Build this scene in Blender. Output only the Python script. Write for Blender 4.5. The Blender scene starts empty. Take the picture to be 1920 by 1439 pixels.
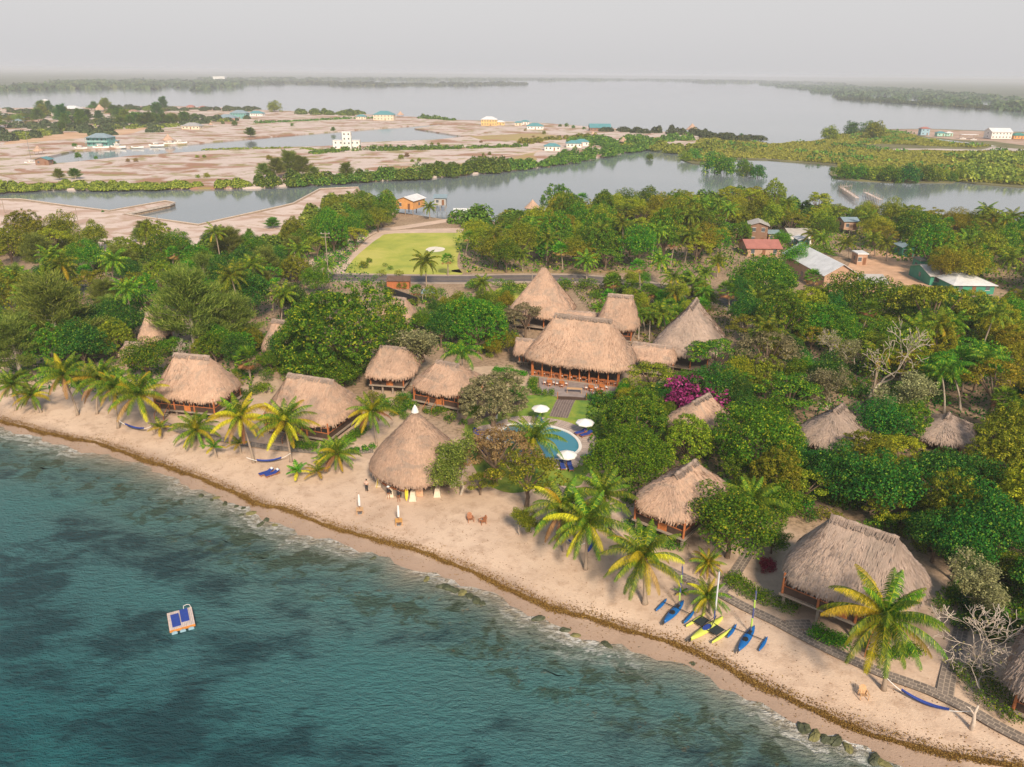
import bpy, math, random
import numpy as np
from mathutils import Matrix, Vector
from mathutils.geometry import tessellate_polygon
R=math.radians
random.seed(7); rng=np.random.default_rng(11)
S=bpy.context.scene
# ---------------------------------------------------------------- camera
CH=50.0; F=1461.0; PITCH=math.degrees(math.atan((719.5-137)/F)); ROLL=0.6
cam=bpy.data.objects.new('camera',bpy.data.cameras.new('camera')); S.collection.objects.link(cam)
cam.data.sensor_fit='HORIZONTAL'; cam.data.sensor_width=36; cam.data.lens=36*F/1920
cam.data.clip_start=1; cam.data.clip_end=40000
CR=Matrix.Rotation(R(90-PITCH),3,'X')@Matrix.Rotation(R(ROLL),3,'Z')
cam.matrix_world=Matrix.Translation((0,0,CH))@CR.to_4x4()
S.camera=cam
# ---------------------------------------------------------------- world, sun, exposure
SUN_EL,SUN_AZ=38,-165      # azimuth the light comes from: behind the camera, slightly right
w=bpy.data.worlds.new('World'); S.world=w; w.use_nodes=True
nt=w.node_tree; bg=nt.nodes['Background']
sky=nt.nodes.new('ShaderNodeTexSky'); sky.sky_type='NISHITA'; sky.sun_disc=False
sky.sun_elevation=R(SUN_EL); sky.sun_rotation=R(165); sky.air_density=1.6; sky.dust_density=3.5; sky.ozone_density=1.0
hs=nt.nodes.new('ShaderNodeHueSaturation'); hs.inputs['Saturation'].default_value=0.32
ov=nt.nodes.new('ShaderNodeMix'); ov.data_type='RGBA'; ov.inputs[0].default_value=0.85
tc=nt.nodes.new('ShaderNodeTexCoord'); sx=nt.nodes.new('ShaderNodeSeparateXYZ'); nt.links.new(tc.outputs['Generated'],sx.inputs[0])
cr=nt.nodes.new('ShaderNodeValToRGB'); cr.color_ramp.elements[0].position=.10; cr.color_ramp.elements[0].color=(1,.985,1,1); cr.color_ramp.elements[1].position=.55; cr.color_ramp.elements[1].color=(.34,.44,.60,1)   # thin overcast: bright milky horizon, cooler overhead
nt.links.new(sx.outputs[2],cr.inputs[0]); vm=nt.nodes.new('ShaderNodeVectorMath'); vm.operation='SCALE'; vm.inputs[3].default_value=5.35
nt.links.new(cr.outputs[0],vm.inputs[0]); nt.links.new(vm.outputs[0],ov.inputs[7])
nt.links.new(sky.outputs[0],hs.inputs['Color']); nt.links.new(hs.outputs[0],ov.inputs[6]); nt.links.new(ov.outputs[2],bg.inputs[0])
bg.inputs[1].default_value=0.12
sun=bpy.data.objects.new('sun',bpy.data.lights.new('sun','SUN')); S.collection.objects.link(sun)
sun.data.energy=4.7; sun.data.angle=R(10); sun.data.color=(1,0.83,0.63)
SD=Vector((math.sin(R(165))*math.cos(R(SUN_EL)),math.cos(R(165))*math.cos(R(SUN_EL)),math.sin(R(SUN_EL))))
sun.rotation_euler=SD.to_track_quat('Z','Y').to_euler()
S.view_settings.view_transform='Standard'; S.view_settings.look='None'; S.view_settings.exposure=0.16; S.view_settings.gamma=1
cy=S.cycles if hasattr(S,'cycles') else None
if cy:
    cy.max_bounces=6; cy.diffuse_bounces=3; cy.glossy_bounces=3; cy.transmission_bounces=3; cy.volume_bounces=1; cy.transparent_max_bounces=6
# ---------------------------------------------------------------- geometry helpers
def ray(u,v):
    return CR@Vector(((u-960)/F,(719.5-v)/F,-1))
def PZ(u,v,z):
    d=ray(u,v); t=(z-CH)/d.z
    return Vector((d.x*t,d.y*t,z))
def proj(p):
    q=CR.transposed()@(Vector(p)-Vector((0,0,CH)))
    return 960+F*q.x/-q.z, 719.5-F*q.y/-q.z, -q.z
# shoreline (photo pixel outline laid on the water plane) -> real-world curve
SHORE=[(0,803),(50,818),(117,837),(167,846),(229,862),(292,882),(354,906),(383,927),(474,960),(583,1007),(700,1040),(790,1068),(887,1101),(950,1132),(1012,1160),(1075,1185),(1137,1208),(1254,1243),(1317,1262),(1408,1314),(1471,1339),(1547,1376),(1605,1408),(1697,1437)]
SH=[PZ(u,v,0) for u,v in SHORE]
A_=Vector((0.88,-0.475,0)).normalized(); N_=Vector((0.475,0.88,0)).normalized()
shs=np.array([p.dot(A_) for p in SH]); sht=np.array([p.dot(N_) for p in SH])
o_=np.argsort(shs); shs=shs[o_]; sht=sht[o_]
shs=np.concatenate([[shs[0]-400],shs,[shs[-1]+300]]); sht=np.concatenate([[sht[0]+60],sht,[sht[-1]-40]])
def sdist(x,y):
    s=x*A_.x+y*A_.y; t=x*N_.x+y*N_.y
    return t-np.interp(s,shs,sht)
G=1.3
def gz(x,y):
    d=sdist(x,y)
    return G*(1-math.exp(-d/4.5)) if d>0 else max(-3.0,0.16*d)
def P(u,v):
    z=G
    for _ in range(12):
        p=PZ(u,v,z); z=0.5*z+0.5*gz(p.x,p.y)
    p=PZ(u,v,z); p.z=gz(p.x,p.y); return p
def solve_z(x,y,v):
    """height above (x,y) whose picture row is v"""
    lo,hi=-5,48
    for _ in range(40):
        m=(lo+hi)/2
        if proj((x,y,m))[1]>v: lo=m
        else: hi=m
    return lo
class MB:
    def __init__(s): s.v=[]; s.f=[]; s.uv=[]; s.mi=[]; s.m=0
    def add(s,vs,fs,uv=None):
        b=len(s.v); s.v.extend([tuple(p) for p in vs]); s.f.extend([tuple(i+b for i in f) for f in fs]); s.mi.extend([s.m]*len(fs))
        s.uv.extend(uv if uv else [(p[0],p[1]) for p in vs]); return s
    def box(s,x0,y0,z0,x1,y1,z1,rz=0,o=(0,0,0)):
        c,n=math.cos(rz),math.sin(rz); vs=[]
        for x,y,z in [(x0,y0,z0),(x1,y0,z0),(x1,y1,z0),(x0,y1,z0),(x0,y0,z1),(x1,y0,z1),(x1,y1,z1),(x0,y1,z1)]:
            vs.append((o[0]+x*c-y*n,o[1]+x*n+y*c,o[2]+z))
        return s.add(vs,[(0,3,2,1),(4,5,6,7),(0,1,5,4),(1,2,6,5),(2,3,7,6),(3,0,4,7)])
    def bar(s,a,b,r,r2=None,n=6):
        a=Vector(a); b=Vector(b); return s.tube([a,b],[r,r if r2 is None else r2],n)
    def tube(s,pts,rs,n=6,cap=True):
        pts=[Vector(p) for p in pts]; vs=[]; fs=[]
        for i,p in enumerate(pts):
            d=(pts[min(i+1,len(pts)-1)]-pts[max(i-1,0)])
            if d.length<1e-6: d=Vector((0,0,1))
            d.normalize(); a=d.orthogonal() if abs(d.z)>.95 else d.cross(Vector((0,0,1))); a.normalize(); b=d.cross(a)
            for k in range(n):
                t=2*math.pi*k/n; vs.append(p+(a*math.cos(t)+b*math.sin(t))*rs[i])
        for i in range(len(pts)-1):
            for k in range(n):
                fs.append((i*n+k,i*n+(k+1)%n,(i+1)*n+(k+1)%n,(i+1)*n+k))
        if cap: fs.append(tuple(range(n))[::-1]); fs.append(tuple(range((len(pts)-1)*n,len(pts)*n)))
        return s.add(vs,fs)
    def lathe(s,prof,n=16,o=(0,0,0)):
        vs=[];fs=[]
        for r,z in prof:
            for k in range(n):
                t=2*math.pi*k/n; vs.append((o[0]+r*math.cos(t),o[1]+r*math.sin(t),o[2]+z))
        for i in range(len(prof)-1):
            for k in range(n): fs.append((i*n+k,i*n+(k+1)%n,(i+1)*n+(k+1)%n,(i+1)*n+k))
        return s.add(vs,fs)
    def quad(s,a,b,c,d,uv=None): return s.add([a,b,c,d],[(0,1,2,3)],uv)
    def quads(s,arr):
        arr=np.asarray(arr); n=len(arr); b=len(s.v)
        s.v.extend(map(tuple,arr.reshape(-1,3).tolist())); s.f.extend([(b+4*i,b+4*i+1,b+4*i+2,b+4*i+3) for i in range(n)]); s.mi.extend([s.m]*n)
        s.uv.extend([(0,0),(1,0),(1,1),(0,1)]*n); return s
    def mesh(s,name,mats,smooth=False):
        me=bpy.data.meshes.new(name); me.from_pydata(s.v,[],s.f)
        for m in (mats if isinstance(mats,(list,tuple)) else [mats]): me.materials.append(m)
        if max(s.mi,default=0)>0: me.polygons.foreach_set('material_index',s.mi)
        ul=me.uv_layers.new(name='UVMap'); li=np.zeros(len(me.loops),dtype=np.int32); me.loops.foreach_get('vertex_index',li)
        ul.data.foreach_set('uv',np.array(s.uv,dtype=np.float32)[li].ravel())
        if smooth: me.polygons.foreach_set('use_smooth',[True]*len(me.polygons))
        me.update(); return me
    def build(s,name,mats,parent=None,smooth=False,loc=None):
        o=bpy.data.objects.new(name,s.mesh(name,mats,smooth)); S.collection.objects.link(o)
        if parent: o.parent=parent
        if loc is not None: o.location=loc
        return o
def tag(o,label=None,cat=None,group=None,kind=None):
    if label: o['label']=label
    if cat: o['category']=cat
    if group: o['group']=group
    if kind: o['kind']=kind
    return o
AUTO=[]   # things whose label gets its place words added at the end
def thing(name,label,cat,loc=(0,0,0),rz=0,group=None,auto=False,sc=1):
    o=bpy.data.objects.new(name,None); S.collection.objects.link(o); o.empty_display_size=.5
    o.location=loc; o.rotation_euler=(0,0,rz); o.scale=(sc,)*3 if not isinstance(sc,tuple) else sc
    tag(o,label,cat,group)
    if auto: AUTO.append(o)
    return o
def meshob(name,me,parent=None,loc=(0,0,0),rz=0):
    o=bpy.data.objects.new(name,me); S.collection.objects.link(o)
    if parent: o.parent=parent
    o.location=loc; o.rotation_euler=(0,0,rz); return o
def copy_tree(root,loc=None,rz=None,sc=None,label=None,group=None,auto=False):
    r=root.copy(); S.collection.objects.link(r)
    if loc is not None: r.location=loc
    if rz is not None: r.rotation_euler=(0,0,rz)
    if sc is not None: r.scale=(sc,)*3
    if label: r['label']=label
    if group: r['group']=group
    if auto: AUTO.append(r)
    def rec(src,dst):
        for ch in KIDS.get(src.name,[]) or [c for c in bpy.data.objects if c.parent==src]:
            c=ch.copy(); S.collection.objects.link(c); c.parent=dst; rec(ch,c)
    rec(root,r); return r
KIDS={}
# ---------------------------------------------------------------- materials
def newmat(name):
    m=bpy.data.materials.new(name); m.use_nodes=True; n=m.node_tree; b=n.nodes['Principled BSDF']; return m,n,b
def N(n,t,**k):
    x=n.nodes.new(t)
    for a,v in k.items():
        if a.startswith('i_'): x.inputs[a[2:].replace('_',' ')].default_value=v
        else: setattr(x,a,v)
    return x
def ramp(n,src,stops,interp='LINEAR'):
    r=n.nodes.new('ShaderNodeValToRGB'); r.color_ramp.interpolation=interp
    e=r.color_ramp.elements
    while len(e)<len(stops): e.new(0.5)
    for k,(p,c) in enumerate(stops): e[k].position=p; e[k].color=tuple(c)+(1,) if len(c)==3 else c
    n.links.new(src,r.inputs[0]); return r
def mixc(n,f,a,b,mode='MIX'):
    m=n.nodes.new('ShaderNodeMix'); m.data_type='RGBA'; m.blend_type=mode
    for i,x in ((0,f),(6,a),(7,b)):
        if isinstance(x,(int,float)): m.inputs[i].default_value=x
        elif isinstance(x,tuple): m.inputs[i].default_value=x if len(x)==4 else x+(1,)
        else: n.links.new(x,m.inputs[i])
    return m.outputs[2]
def mth(n,op,a,b=None):
    m=n.nodes.new('ShaderNodeMath'); m.operation=op
    for i,x in ((0,a),(1,b)):
        if x is None: continue
        if isinstance(x,(int,float)): m.inputs[i].default_value=x
        else: n.links.new(x,m.inputs[i])
    return m.outputs[0]
def texc(n,kind='Object',scale=(1,1,1),rot=0):
    t=n.nodes.new('ShaderNodeTexCoord'); mp=n.nodes.new('ShaderNodeMapping'); mp.inputs['Scale'].default_value=scale; mp.inputs['Rotation'].default_value=(0,0,rot)
    if kind=='World':
        g=n.nodes.new('ShaderNodeNewGeometry'); n.links.new(g.outputs['Position'],mp.inputs[0])
    else: n.links.new(t.outputs[kind],mp.inputs[0])
    return mp.outputs[0]
def noise(n,vec,scale,detail=4,rough=.55,dist=0):
    x=n.nodes.new('ShaderNodeTexNoise'); x.inputs['Scale'].default_value=scale; x.inputs['Detail'].default_value=detail; x.inputs['Roughness'].default_value=rough; x.inputs['Distortion'].default_value=dist
    n.links.new(vec,x.inputs['Vector']); return x.outputs['Fac']
def bump(n,b,h,strength=.5,dist=.05):
    x=n.nodes.new('ShaderNodeBump'); x.inputs['Strength'].default_value=strength; x.inputs['Distance'].default_value=dist
    n.links.new(h,x.inputs['Height']); n.links.new(x.outputs[0],b.inputs['Normal'])
MC={}
def PM(name,col,rough=.7,var=.25,scale=3,bmp=0,metal=0,coords='Object',stretch=(1,1,1)):
    """plain paint / wood / stone with uneven tone"""
    if name in MC: return MC[name]
    m,n,b=newmat(name); v=texc(n,coords,stretch); f=noise(n,v,scale,5,.6)
    a=tuple(c*(1-var) for c in col); c2=tuple(min(1,c*(1+var)) for c in col)
    r=ramp(n,f,[(.3,a),(.7,c2)]); n.links.new(r.outputs[0],b.inputs['Base Color']); b.inputs['Roughness'].default_value=rough; b.inputs['Metallic'].default_value=metal
    if bmp: bump(n,b,f,bmp,.04)
    MC[name]=m; return m
def LEAF(name,c1,c2,tr=.3,c3=None):
    """foliage: each leaf its own tint, widened in tree crowns to paint in sun and shade, each plant its own tone, light passes through"""
    if name in MC: return MC[name]
    m,n,b=newmat(name); g=N(n,'ShaderNodeNewGeometry'); oi=N(n,'ShaderNodeObjectInfo')
    r=ramp(n,g.outputs['Random Per Island'],[(0,c1),(.8,c2),(1,c3 or c2)])
    hsn=N(n,'ShaderNodeHueSaturation'); n.links.new(r.outputs[0],hsn.inputs['Color'])
    n.links.new(mth(n,'ADD',mth(n,'MULTIPLY',oi.outputs['Random'],.06),.47),hsn.inputs['Hue'])
    n.links.new(mth(n,'ADD',mth(n,'MULTIPLY',oi.outputs['Random'],.5),.75),hsn.inputs['Value'])
    n.links.new(hsn.outputs[0],b.inputs['Base Color']); b.inputs['Roughness'].default_value=.55; b.inputs['Specular IOR Level'].default_value=.12
    t=N(n,'ShaderNodeBsdfTranslucent'); n.links.new(hsn.outputs[0],t.inputs[0]); mx=N(n,'ShaderNodeMixShader'); mx.inputs[0].default_value=tr
    n.links.new(b.outputs[0],mx.inputs[1]); n.links.new(t.outputs[0],mx.inputs[2]); n.links.new(mx.outputs[0],n.nodes['Material Output'].inputs[0])
    MC[name]=m; return m
# ================================================================ SETTING: ground, beach, water
def inside(pt,poly):
    x,y=pt[0],pt[1]; c=False; j=len(poly)-1
    for i in range(len(poly)):
        xi,yi=poly[i][0],poly[i][1]; xj,yj=poly[j][0],poly[j][1]
        if (yi>y)!=(yj>y) and x<(xj-xi)*(y-yi)/(yj-yi)+xi: c=not c
        j=i
    return c
def pw(pts,z=G): return [PZ(u,v,z) for u,v in pts]
def sheet(name,pts,mat,z,kind='structure',side=0,parent=None):
    """flat sheet from a world outline, with a skirt of height `side`"""
    vs=[(p[0],p[1],z) for p in pts]; tris=tessellate_polygon([[Vector((p[0],p[1],0)) for p in pts]])
    mb=MB(); fs=[]
    for t in tris:
        a,b,c=[Vector(vs[i]) for i in t]
        fs.append(tuple(t) if (b-a).cross(c-a).z>0 else tuple(t[::-1]))
    mb.add(vs,fs)
    if side:
        n=len(vs); lo=[(p[0],p[1],z-side) for p in pts]; mb.m=0
        mb.add(vs+lo,[(i,(i+1)%n,n+(i+1)%n,n+i) for i in range(n)])
    o=mb.build(name,mat,parent)
    if kind and not parent: o['kind']=kind
    return o
def smooth(pts,k=6,closed=False):
    pts=[Vector(p) for p in pts]; out=[]; n=len(pts)
    rng_=range(n if closed else n-1)
    for i in rng_:
        p0,p1,p2,p3=[pts[(i+j)%n] if closed else pts[min(max(i+j,0),n-1)] for j in (-1,0,1,2)]
        for q in range(k):
            t=q/k; out.append(.5*((2*p1)+(p2-p0)*t+(2*p0-5*p1+4*p2-p3)*t*t+(3*p1-p0-3*p2+p3)*t**3))
    if not closed: out.append(pts[-1])
    return out
# --- sand: beach material (dry, damp towards the water, wrack specks)
def mat_sand():
    m,n,b=newmat('beach_sand'); v=texc(n,'World')
    big=noise(n,v,.09,4,.6,.3); mid=noise(n,v,.7,6,.65); fine=noise(n,v,5,6,.7)
    dry=ramp(n,big,[(.3,(.51,.375,.28)),(.5,(.61,.455,.345)),(.72,(.68,.525,.405))])
    c=mixc(n,mth(n,'MULTIPLY',ramp(n,mid,[(.48,(0,0,0)),(.66,(1,1,1))]).outputs[0],.6),dry.outputs[0],(.40,.27,.19))
    at=N(n,'ShaderNodeAttribute',attribute_name='shore'); d=mth(n,'ADD',at.outputs['Fac'],mth(n,'MULTIPLY',mth(n,'SUBTRACT',mid,.5),2.2))
    wet=ramp(n,mth(n,'MULTIPLY',d,.1),[(0,(1,1,1)),(.16,(.85,.85,.85)),(.34,(0,0,0))])
    c=mixc(n,wet.outputs[0],c,(.36,.255,.19)); n.links.new(c,b.inputs['Base Color'])
    spk=ramp(n,fine,[(.68,(0,0,0)),(.74,(1,1,1))]); c2=mixc(n,mth(n,'MULTIPLY',spk.outputs[0],.28),c,(.22,.14,.08)); n.links.new(c2,b.inputs['Base Color'])
    sa=noise(n,v,.12,5,.6,.5); sf=noise(n,v,1.6,6,.7)
    so=ramp(n,sa,[(.3,(.30,.20,.13)),(.5,(.40,.28,.19)),(.7,(.47,.34,.23))]); so=mixc(n,ramp(n,sf,[(.45,(0,0,0)),(.65,(1,1,1))]).outputs[0],so.outputs[0],(.17,.12,.07))
    inl=ramp(n,mth(n,'MULTIPLY',mth(n,'ADD',at.outputs['Fac'],mth(n,'MULTIPLY',mth(n,'SUBTRACT',sa,.5),26)),.025),[(.52,(0,0,0)),(.80,(1,1,1))])
    c3=mixc(n,inl.outputs[0],c2,so); n.links.new(c3,b.inputs['Base Color'])
    rr=mixc(n,wet.outputs[0],(.9,.9,.9),(.45,.45,.45)); n.links.new(rr,b.inputs['Roughness'])
    bump(n,b,mth(n,'ADD',mid,mth(n,'MULTIPLY',fine,.6)),.8,.12); return m
def mat_soil():
    m,n,b=newmat('garden_soil'); v=texc(n,'World'); a=noise(n,v,.12,5,.6,.5); f=noise(n,v,1.6,6,.7)
    c=ramp(n,a,[(.3,(.30,.20,.13)),(.5,(.40,.28,.19)),(.7,(.47,.34,.23))]); c=mixc(n,ramp(n,f,[(.45,(0,0,0)),(.65,(1,1,1))]).outputs[0],c.outputs[0],(.17,.12,.07))
    n.links.new(c,b.inputs['Base Color']); b.inputs['Roughness'].default_value=.95; bump(n,b,f,.7,.1); return m
def mat_fill(name,pale,brown,grass,s=.02,st=(1,1.25,1),t=(.42,.5,.62)):
    """dredged lots: pale sand broken by brown soil and dry grass"""
    m,n,b=newmat(name); v=texc(n,'World',st); a=noise(n,v,s,7,.62,.9); a2=noise(n,v,s*2.3,6,.6,.4); f=noise(n,v,.5,5,.7)
    c=ramp(n,a,[(t[0],brown),(t[1],tuple(x*.93 for x in pale)),(t[2],pale),(.75,tuple(x*.85 for x in pale))])
    c=mixc(n,mth(n,'MULTIPLY',ramp(n,a2,[(.54,(0,0,0)),(.60,(1,1,1))]).outputs[0],.85),c.outputs[0],grass)
    c=mixc(n,mth(n,'MULTIPLY',f,.35),c,brown)
    n.links.new(c,b.inputs['Base Color']); b.inputs['Roughness'].default_value=.95; bump(n,b,f,.4,.15); return m
SAND=mat_sand(); SOIL=mat_soil()
LOT=mat_fill('dredged_lot_ground',(.66,.57,.53),(.35,.19,.12),(.27,.25,.07),.03,t=(.42,.49,.56))
# beach strip mesh
ss=np.arange(shs[1]-60,shs[-2]+40,1.2); offs=np.concatenate([np.linspace(-22,-3,14),np.arange(-2.4,8,.6),np.arange(8,38,1.6)])
mb=MB(); nv=len(offs); vs=[];sh_=[]
wob=lambda s:0.35*math.sin(s*.9)+.25*math.sin(s*2.3+1)+.3*math.sin(s*.33)
T0=np.interp(ss,shs,sht)
# smoothed shoreline so the edge reads as a curve
kern=np.ones(7)/7; T0s=np.convolve(np.pad(T0,3,mode='edge'),kern,'valid')
shs_,sht_=ss,T0s
def sdist(x,y):
    s=x*A_.x+y*A_.y; t=x*N_.x+y*N_.y
    d=t-np.interp(s,shs_,sht_); return d-wob(s)*(1 if d<5 else max(0,1-(d-5)/10))
for i,s in enumerate(ss):
    for d in offs:
        p=A_*s+N_*(T0s[i]+d+wob(s)*(1 if d<5 else max(0,1-(d-5)/10))); z=G*(1-math.exp(-d/4.5)) if d>0 else max(-3,.16*d)
        if d>19: z=G+.006
        elif d>0: z+=.05*math.sin(s*.5+d)*min(1,d/3)*(1-d/20)
        vs.append((p.x,p.y,z)); sh_.append(d)
fs=[(i*nv+k,(i+1)*nv+k,(i+1)*nv+k+1,i*nv+k+1) for i in range(len(ss)-1) for k in range(nv-1)]
mb.add(vs,fs); beach=mb.build('beach',SAND,smooth=True); beach['kind']='structure'
at=beach.data.attributes.new('shore','FLOAT','POINT'); at.data.foreach_set('value',np.array(sh_,dtype=np.float32))
back=[Vector(vs[i*nv+nv-2]) for i in range(0,len(ss),3)]
# resort ground + dredged quay lots in one outline, quay walls drop to the lagoon
QUAY=[(-420,384),(0,373),(40,373.5),(130,386),(205,395),(310,376.5),(328,380),(318,384),(235,401.5),(300,411),(372,421),(430,408),(480,397),(525,387),(550,381),(600,354),(672,351)]
NSH=[(690,383),(740,397),(850,414),(920,416),(1000,412),(1100,409),(1200,402),(1300,387),(1400,372),(1480,392),(1560,399),(1700,414),(1920,441),(2300,480)]
qw=pw(QUAY,G); nw=pw(NSH,G)
left_=[Vector((-420,qw[0].y,0)),Vector((-420,back[0].y+60,0))]
outl=[p for p in back if True]+[Vector((430,-20,0)),Vector((430,nw[-1].y-30,0))]+nw[::-1]+qw[::-1]+left_[1:]
ground=sheet('ground',outl,SOIL,G,side=3)
# pale fill sheet of the quay lots lying on the ground
lotp=pw([(-420,387),(0,376),(40,376.5),(130,389),(205,397.5),(308,379.5),(321,381),(228,402.5),(300,413.5),(372,424),(430,411),(484,399.5),(528,389.5),(553,383.5),(602,356.5),(668,353.5),(650,372),(592,407),(531,450),(500,470),(440,478),(300,485),(200,478),(120,470),(-10,452),(-300,450)])
sheet('quay_lot',lotp,mat_fill('quay_sand',(.70,.58,.52),(.48,.33,.26),(.42,.30,.20),.05,(1,1.5,1)),G+.004)
# concrete quay caps
def strip(pts,w,z,mat,name,kind='structure',h=0.0,uvs=True,parent=None):
    pts=[Vector((p[0],p[1],0)) for p in pts]; mb=MB(); L=[];Rr=[];acc=0;U=[]
    for i,p in enumerate(pts):
        d=pts[min(i+1,len(pts)-1)]-pts[max(i-1,0)]; d.normalize(); nrm=Vector((-d.y,d.x,0)); ww=w[i] if isinstance(w,(list,tuple)) else w
        L.append(p+nrm*ww/2); Rr.append(p-nrm*ww/2); U.append(acc)
        if i<len(pts)-1: acc+=(pts[i+1]-p).length
    n=len(pts); ww=w if not isinstance(w,(list,tuple)) else w[0]
    vs=[(p.x,p.y,z) for p in L]+[(p.x,p.y,z) for p in Rr]; uv=[(a,0) for a in U]+[(a,ww) for a in U]
    mb.add(vs,[(i,n+i,n+i+1,i+1) for i in range(n-1)],uv)
    if h:
        lo=[(p[0],p[1],z-h) for p in vs]
        mb.add(vs+lo,[(i,i+1,2*n+i+1,2*n+i) for i in range(n-1)]+[(n+i+1,n+i,3*n+i,3*n+i+1) for i in range(n-1)],uv+uv)
    o=mb.build(name,mat,parent)
    if kind: o['kind']=kind
    return o
CONC=PM('quay_concrete',(.62,.53,.46),.85,.2,.8,coords='World')
cap=pw(QUAY,G); strip(cap[1:6],.5,G+.16,CONC,'seawall',h=.6); strip(cap[5:9],.5,G+.16,CONC,'seawall',h=.6); strip(cap[8:17],.5,G+.16,CONC,'seawall',h=.6)
for nm in [o for o in S.collection.objects if o.name.startswith('seawall')]: del nm['kind']
for o,l in zip([o for o in S.collection.objects if o.name.startswith('seawall')],['low concrete seawall along the basin west of the spit','low concrete seawall around the narrow spit jutting into the basin','low concrete seawall from the spit to the quay tip by the mangroves']): tag(o,l,'seawall','concrete seawalls of the quay basin')
# --- sea with wave bumps, seagrass beds, shallow sand
def mat_sea():
    m,n,b=newmat('sea_water'); v=texc(n,'World'); at=N(n,'ShaderNodeAttribute',attribute_name='off'); d=at.outputs['Fac']
    vr=texc(n,'World',(1,1.9,1),R(-28))
    big=noise(n,vr,.034,6,.62,.5); med=noise(n,vr,.11,7,.7,.4); sm=noise(n,v,.45,5,.65,.6)
    base=ramp(n,mth(n,'MULTIPLY',d,.01),[(0,(.36,.30,.225)),(.018,(.20,.22,.18)),(.05,(.10,.185,.175)),(.16,(.060,.165,.18)),(.34,(.014,.118,.138)),(.7,(.001,.086,.104)),(1,(.0,.078,.096))])
    hi=mixc(n,mth(n,'MULTIPLY',ramp(n,big,[(.46,(0,0,0)),(.66,(1,1,1))]).outputs[0],.55),base.outputs[0],(.05,.20,.21))
    gm=ramp(n,mth(n,'ADD',mth(n,'MULTIPLY',big,.55),mth(n,'MULTIPLY',med,.5)),[(.46,(1,1,1)),(.535,(0,0,0))])
    msk=mth(n,'MULTIPLY',gm.outputs[0],ramp(n,mth(n,'MULTIPLY',d,.01),[(.03,(0,0,0)),(.07,(1,1,1)),(.5,(.75,.75,.75)),(.9,(.35,.35,.35))]).outputs[0])
    c=mixc(n,mth(n,'MULTIPLY',msk,.78),hi,(.005,.030,.045))
    # weed and algae close in
    near=ramp(n,mth(n,'MULTIPLY',d,.1),[(.12,(0,0,0)),(.3,(1,1,1)),(.9,(.8,.8,.8)),(1.0,(0,0,0))])
    al=mth(n,'MULTIPLY',ramp(n,mth(n,'ADD',mth(n,'MULTIPLY',sm,.5),mth(n,'MULTIPLY',med,.5)),[(.5,(0,0,0)),(.56,(1,1,1))]).outputs[0],near.outputs[0])
    c=mixc(n,mth(n,'MULTIPLY',al,.75),c,(.035,.055,.025))
    al2=mth(n,'MULTIPLY',ramp(n,noise(n,v,.8,5,.7),[(.60,(0,0,0)),(.68,(1,1,1))]).outputs[0],near.outputs[0])
    c=mixc(n,mth(n,'MULTIPLY',al2,.5),c,(.16,.10,.035))
    # foam: broken lines along the waterline
    fn=noise(n,v,1.1,7,.75,.6); fl=noise(n,v,.05,2,.5)
    band=ramp(n,mth(n,'MULTIPLY',mth(n,'ADD',d,mth(n,'MULTIPLY',mth(n,'SUBTRACT',sm,.5),3.0)),.1),[(0,(1,1,1)),(.05,(1,1,1)),(.10,(.2,.2,.2)),(.17,(.75,.75,.75)),(.20,(.05,.05,.05)),(.28,(.25,.25,.25)),(.31,(0,0,0))])
    fm=mth(n,'MULTIPLY',mth(n,'MULTIPLY',ramp(n,fn,[(.44,(0,0,0)),(.54,(1,1,1))]).outputs[0],band.outputs[0]),ramp(n,fl,[(.46,(.08,.08,.08)),(.58,(1,1,1))]).outputs[0])
    c=mixc(n,mth(n,'MULTIPLY',fm,.8),c,(.8,.8,.78))
    n.links.new(c,b.inputs['Base Color']); b.inputs['Roughness'].default_value=.12; b.inputs['IOR'].default_value=1.33; b.inputs['Specular IOR Level'].default_value=.22
    rr=mixc(n,fm,(.13,.13,.13),(.8,.8,.8)); n.links.new(rr,b.inputs['Roughness'])
    w1=noise(n,texc(n,'World',(1,2.4,1),R(20)),.75,5,.62,.4); w2=noise(n,texc(n,'World',(1,2.0,1),R(-12)),2.4,5,.65,.3); w3=noise(n,v,6,3,.6)
    h=mth(n,'ADD',mth(n,'ADD',mth(n,'MULTIPLY',w1,1.0),mth(n,'MULTIPLY',w2,.42)),mth(n,'MULTIPLY',w3,.05))
    bump(n,b,h,1.0,.75); return m
offs2=np.concatenate([np.array([-6,-3]),np.arange(-1.5,12,.5),np.arange(12,40,2),np.array([45,60,80,110,160,260,420])])
mb=MB(); ss2=np.arange(shs[1]-300,shs[-2]+260,1.2); t2=np.interp(ss2,ss,T0s); vs=[];at_=[]
for i,s in enumerate(ss2):
    for d in offs2:
        p=A_*s+N_*(t2[i]-d+wob(s)*(1 if d<6 else 0)); vs.append((p.x,p.y,0)); at_.append(d)
nv=len(offs2); mb.add(vs,[(i*nv+k,i*nv+k+1,(i+1)*nv+k+1,(i+1)*nv+k) for i in range(len(ss2)-1) for k in range(nv-1)])
sea=mb.build('sea',mat_sea()); sea['kind']='structure'
at=sea.data.attributes.new('off','FLOAT','POINT'); at.data.foreach_set('value',np.array(at_,dtype=np.float32))
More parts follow.
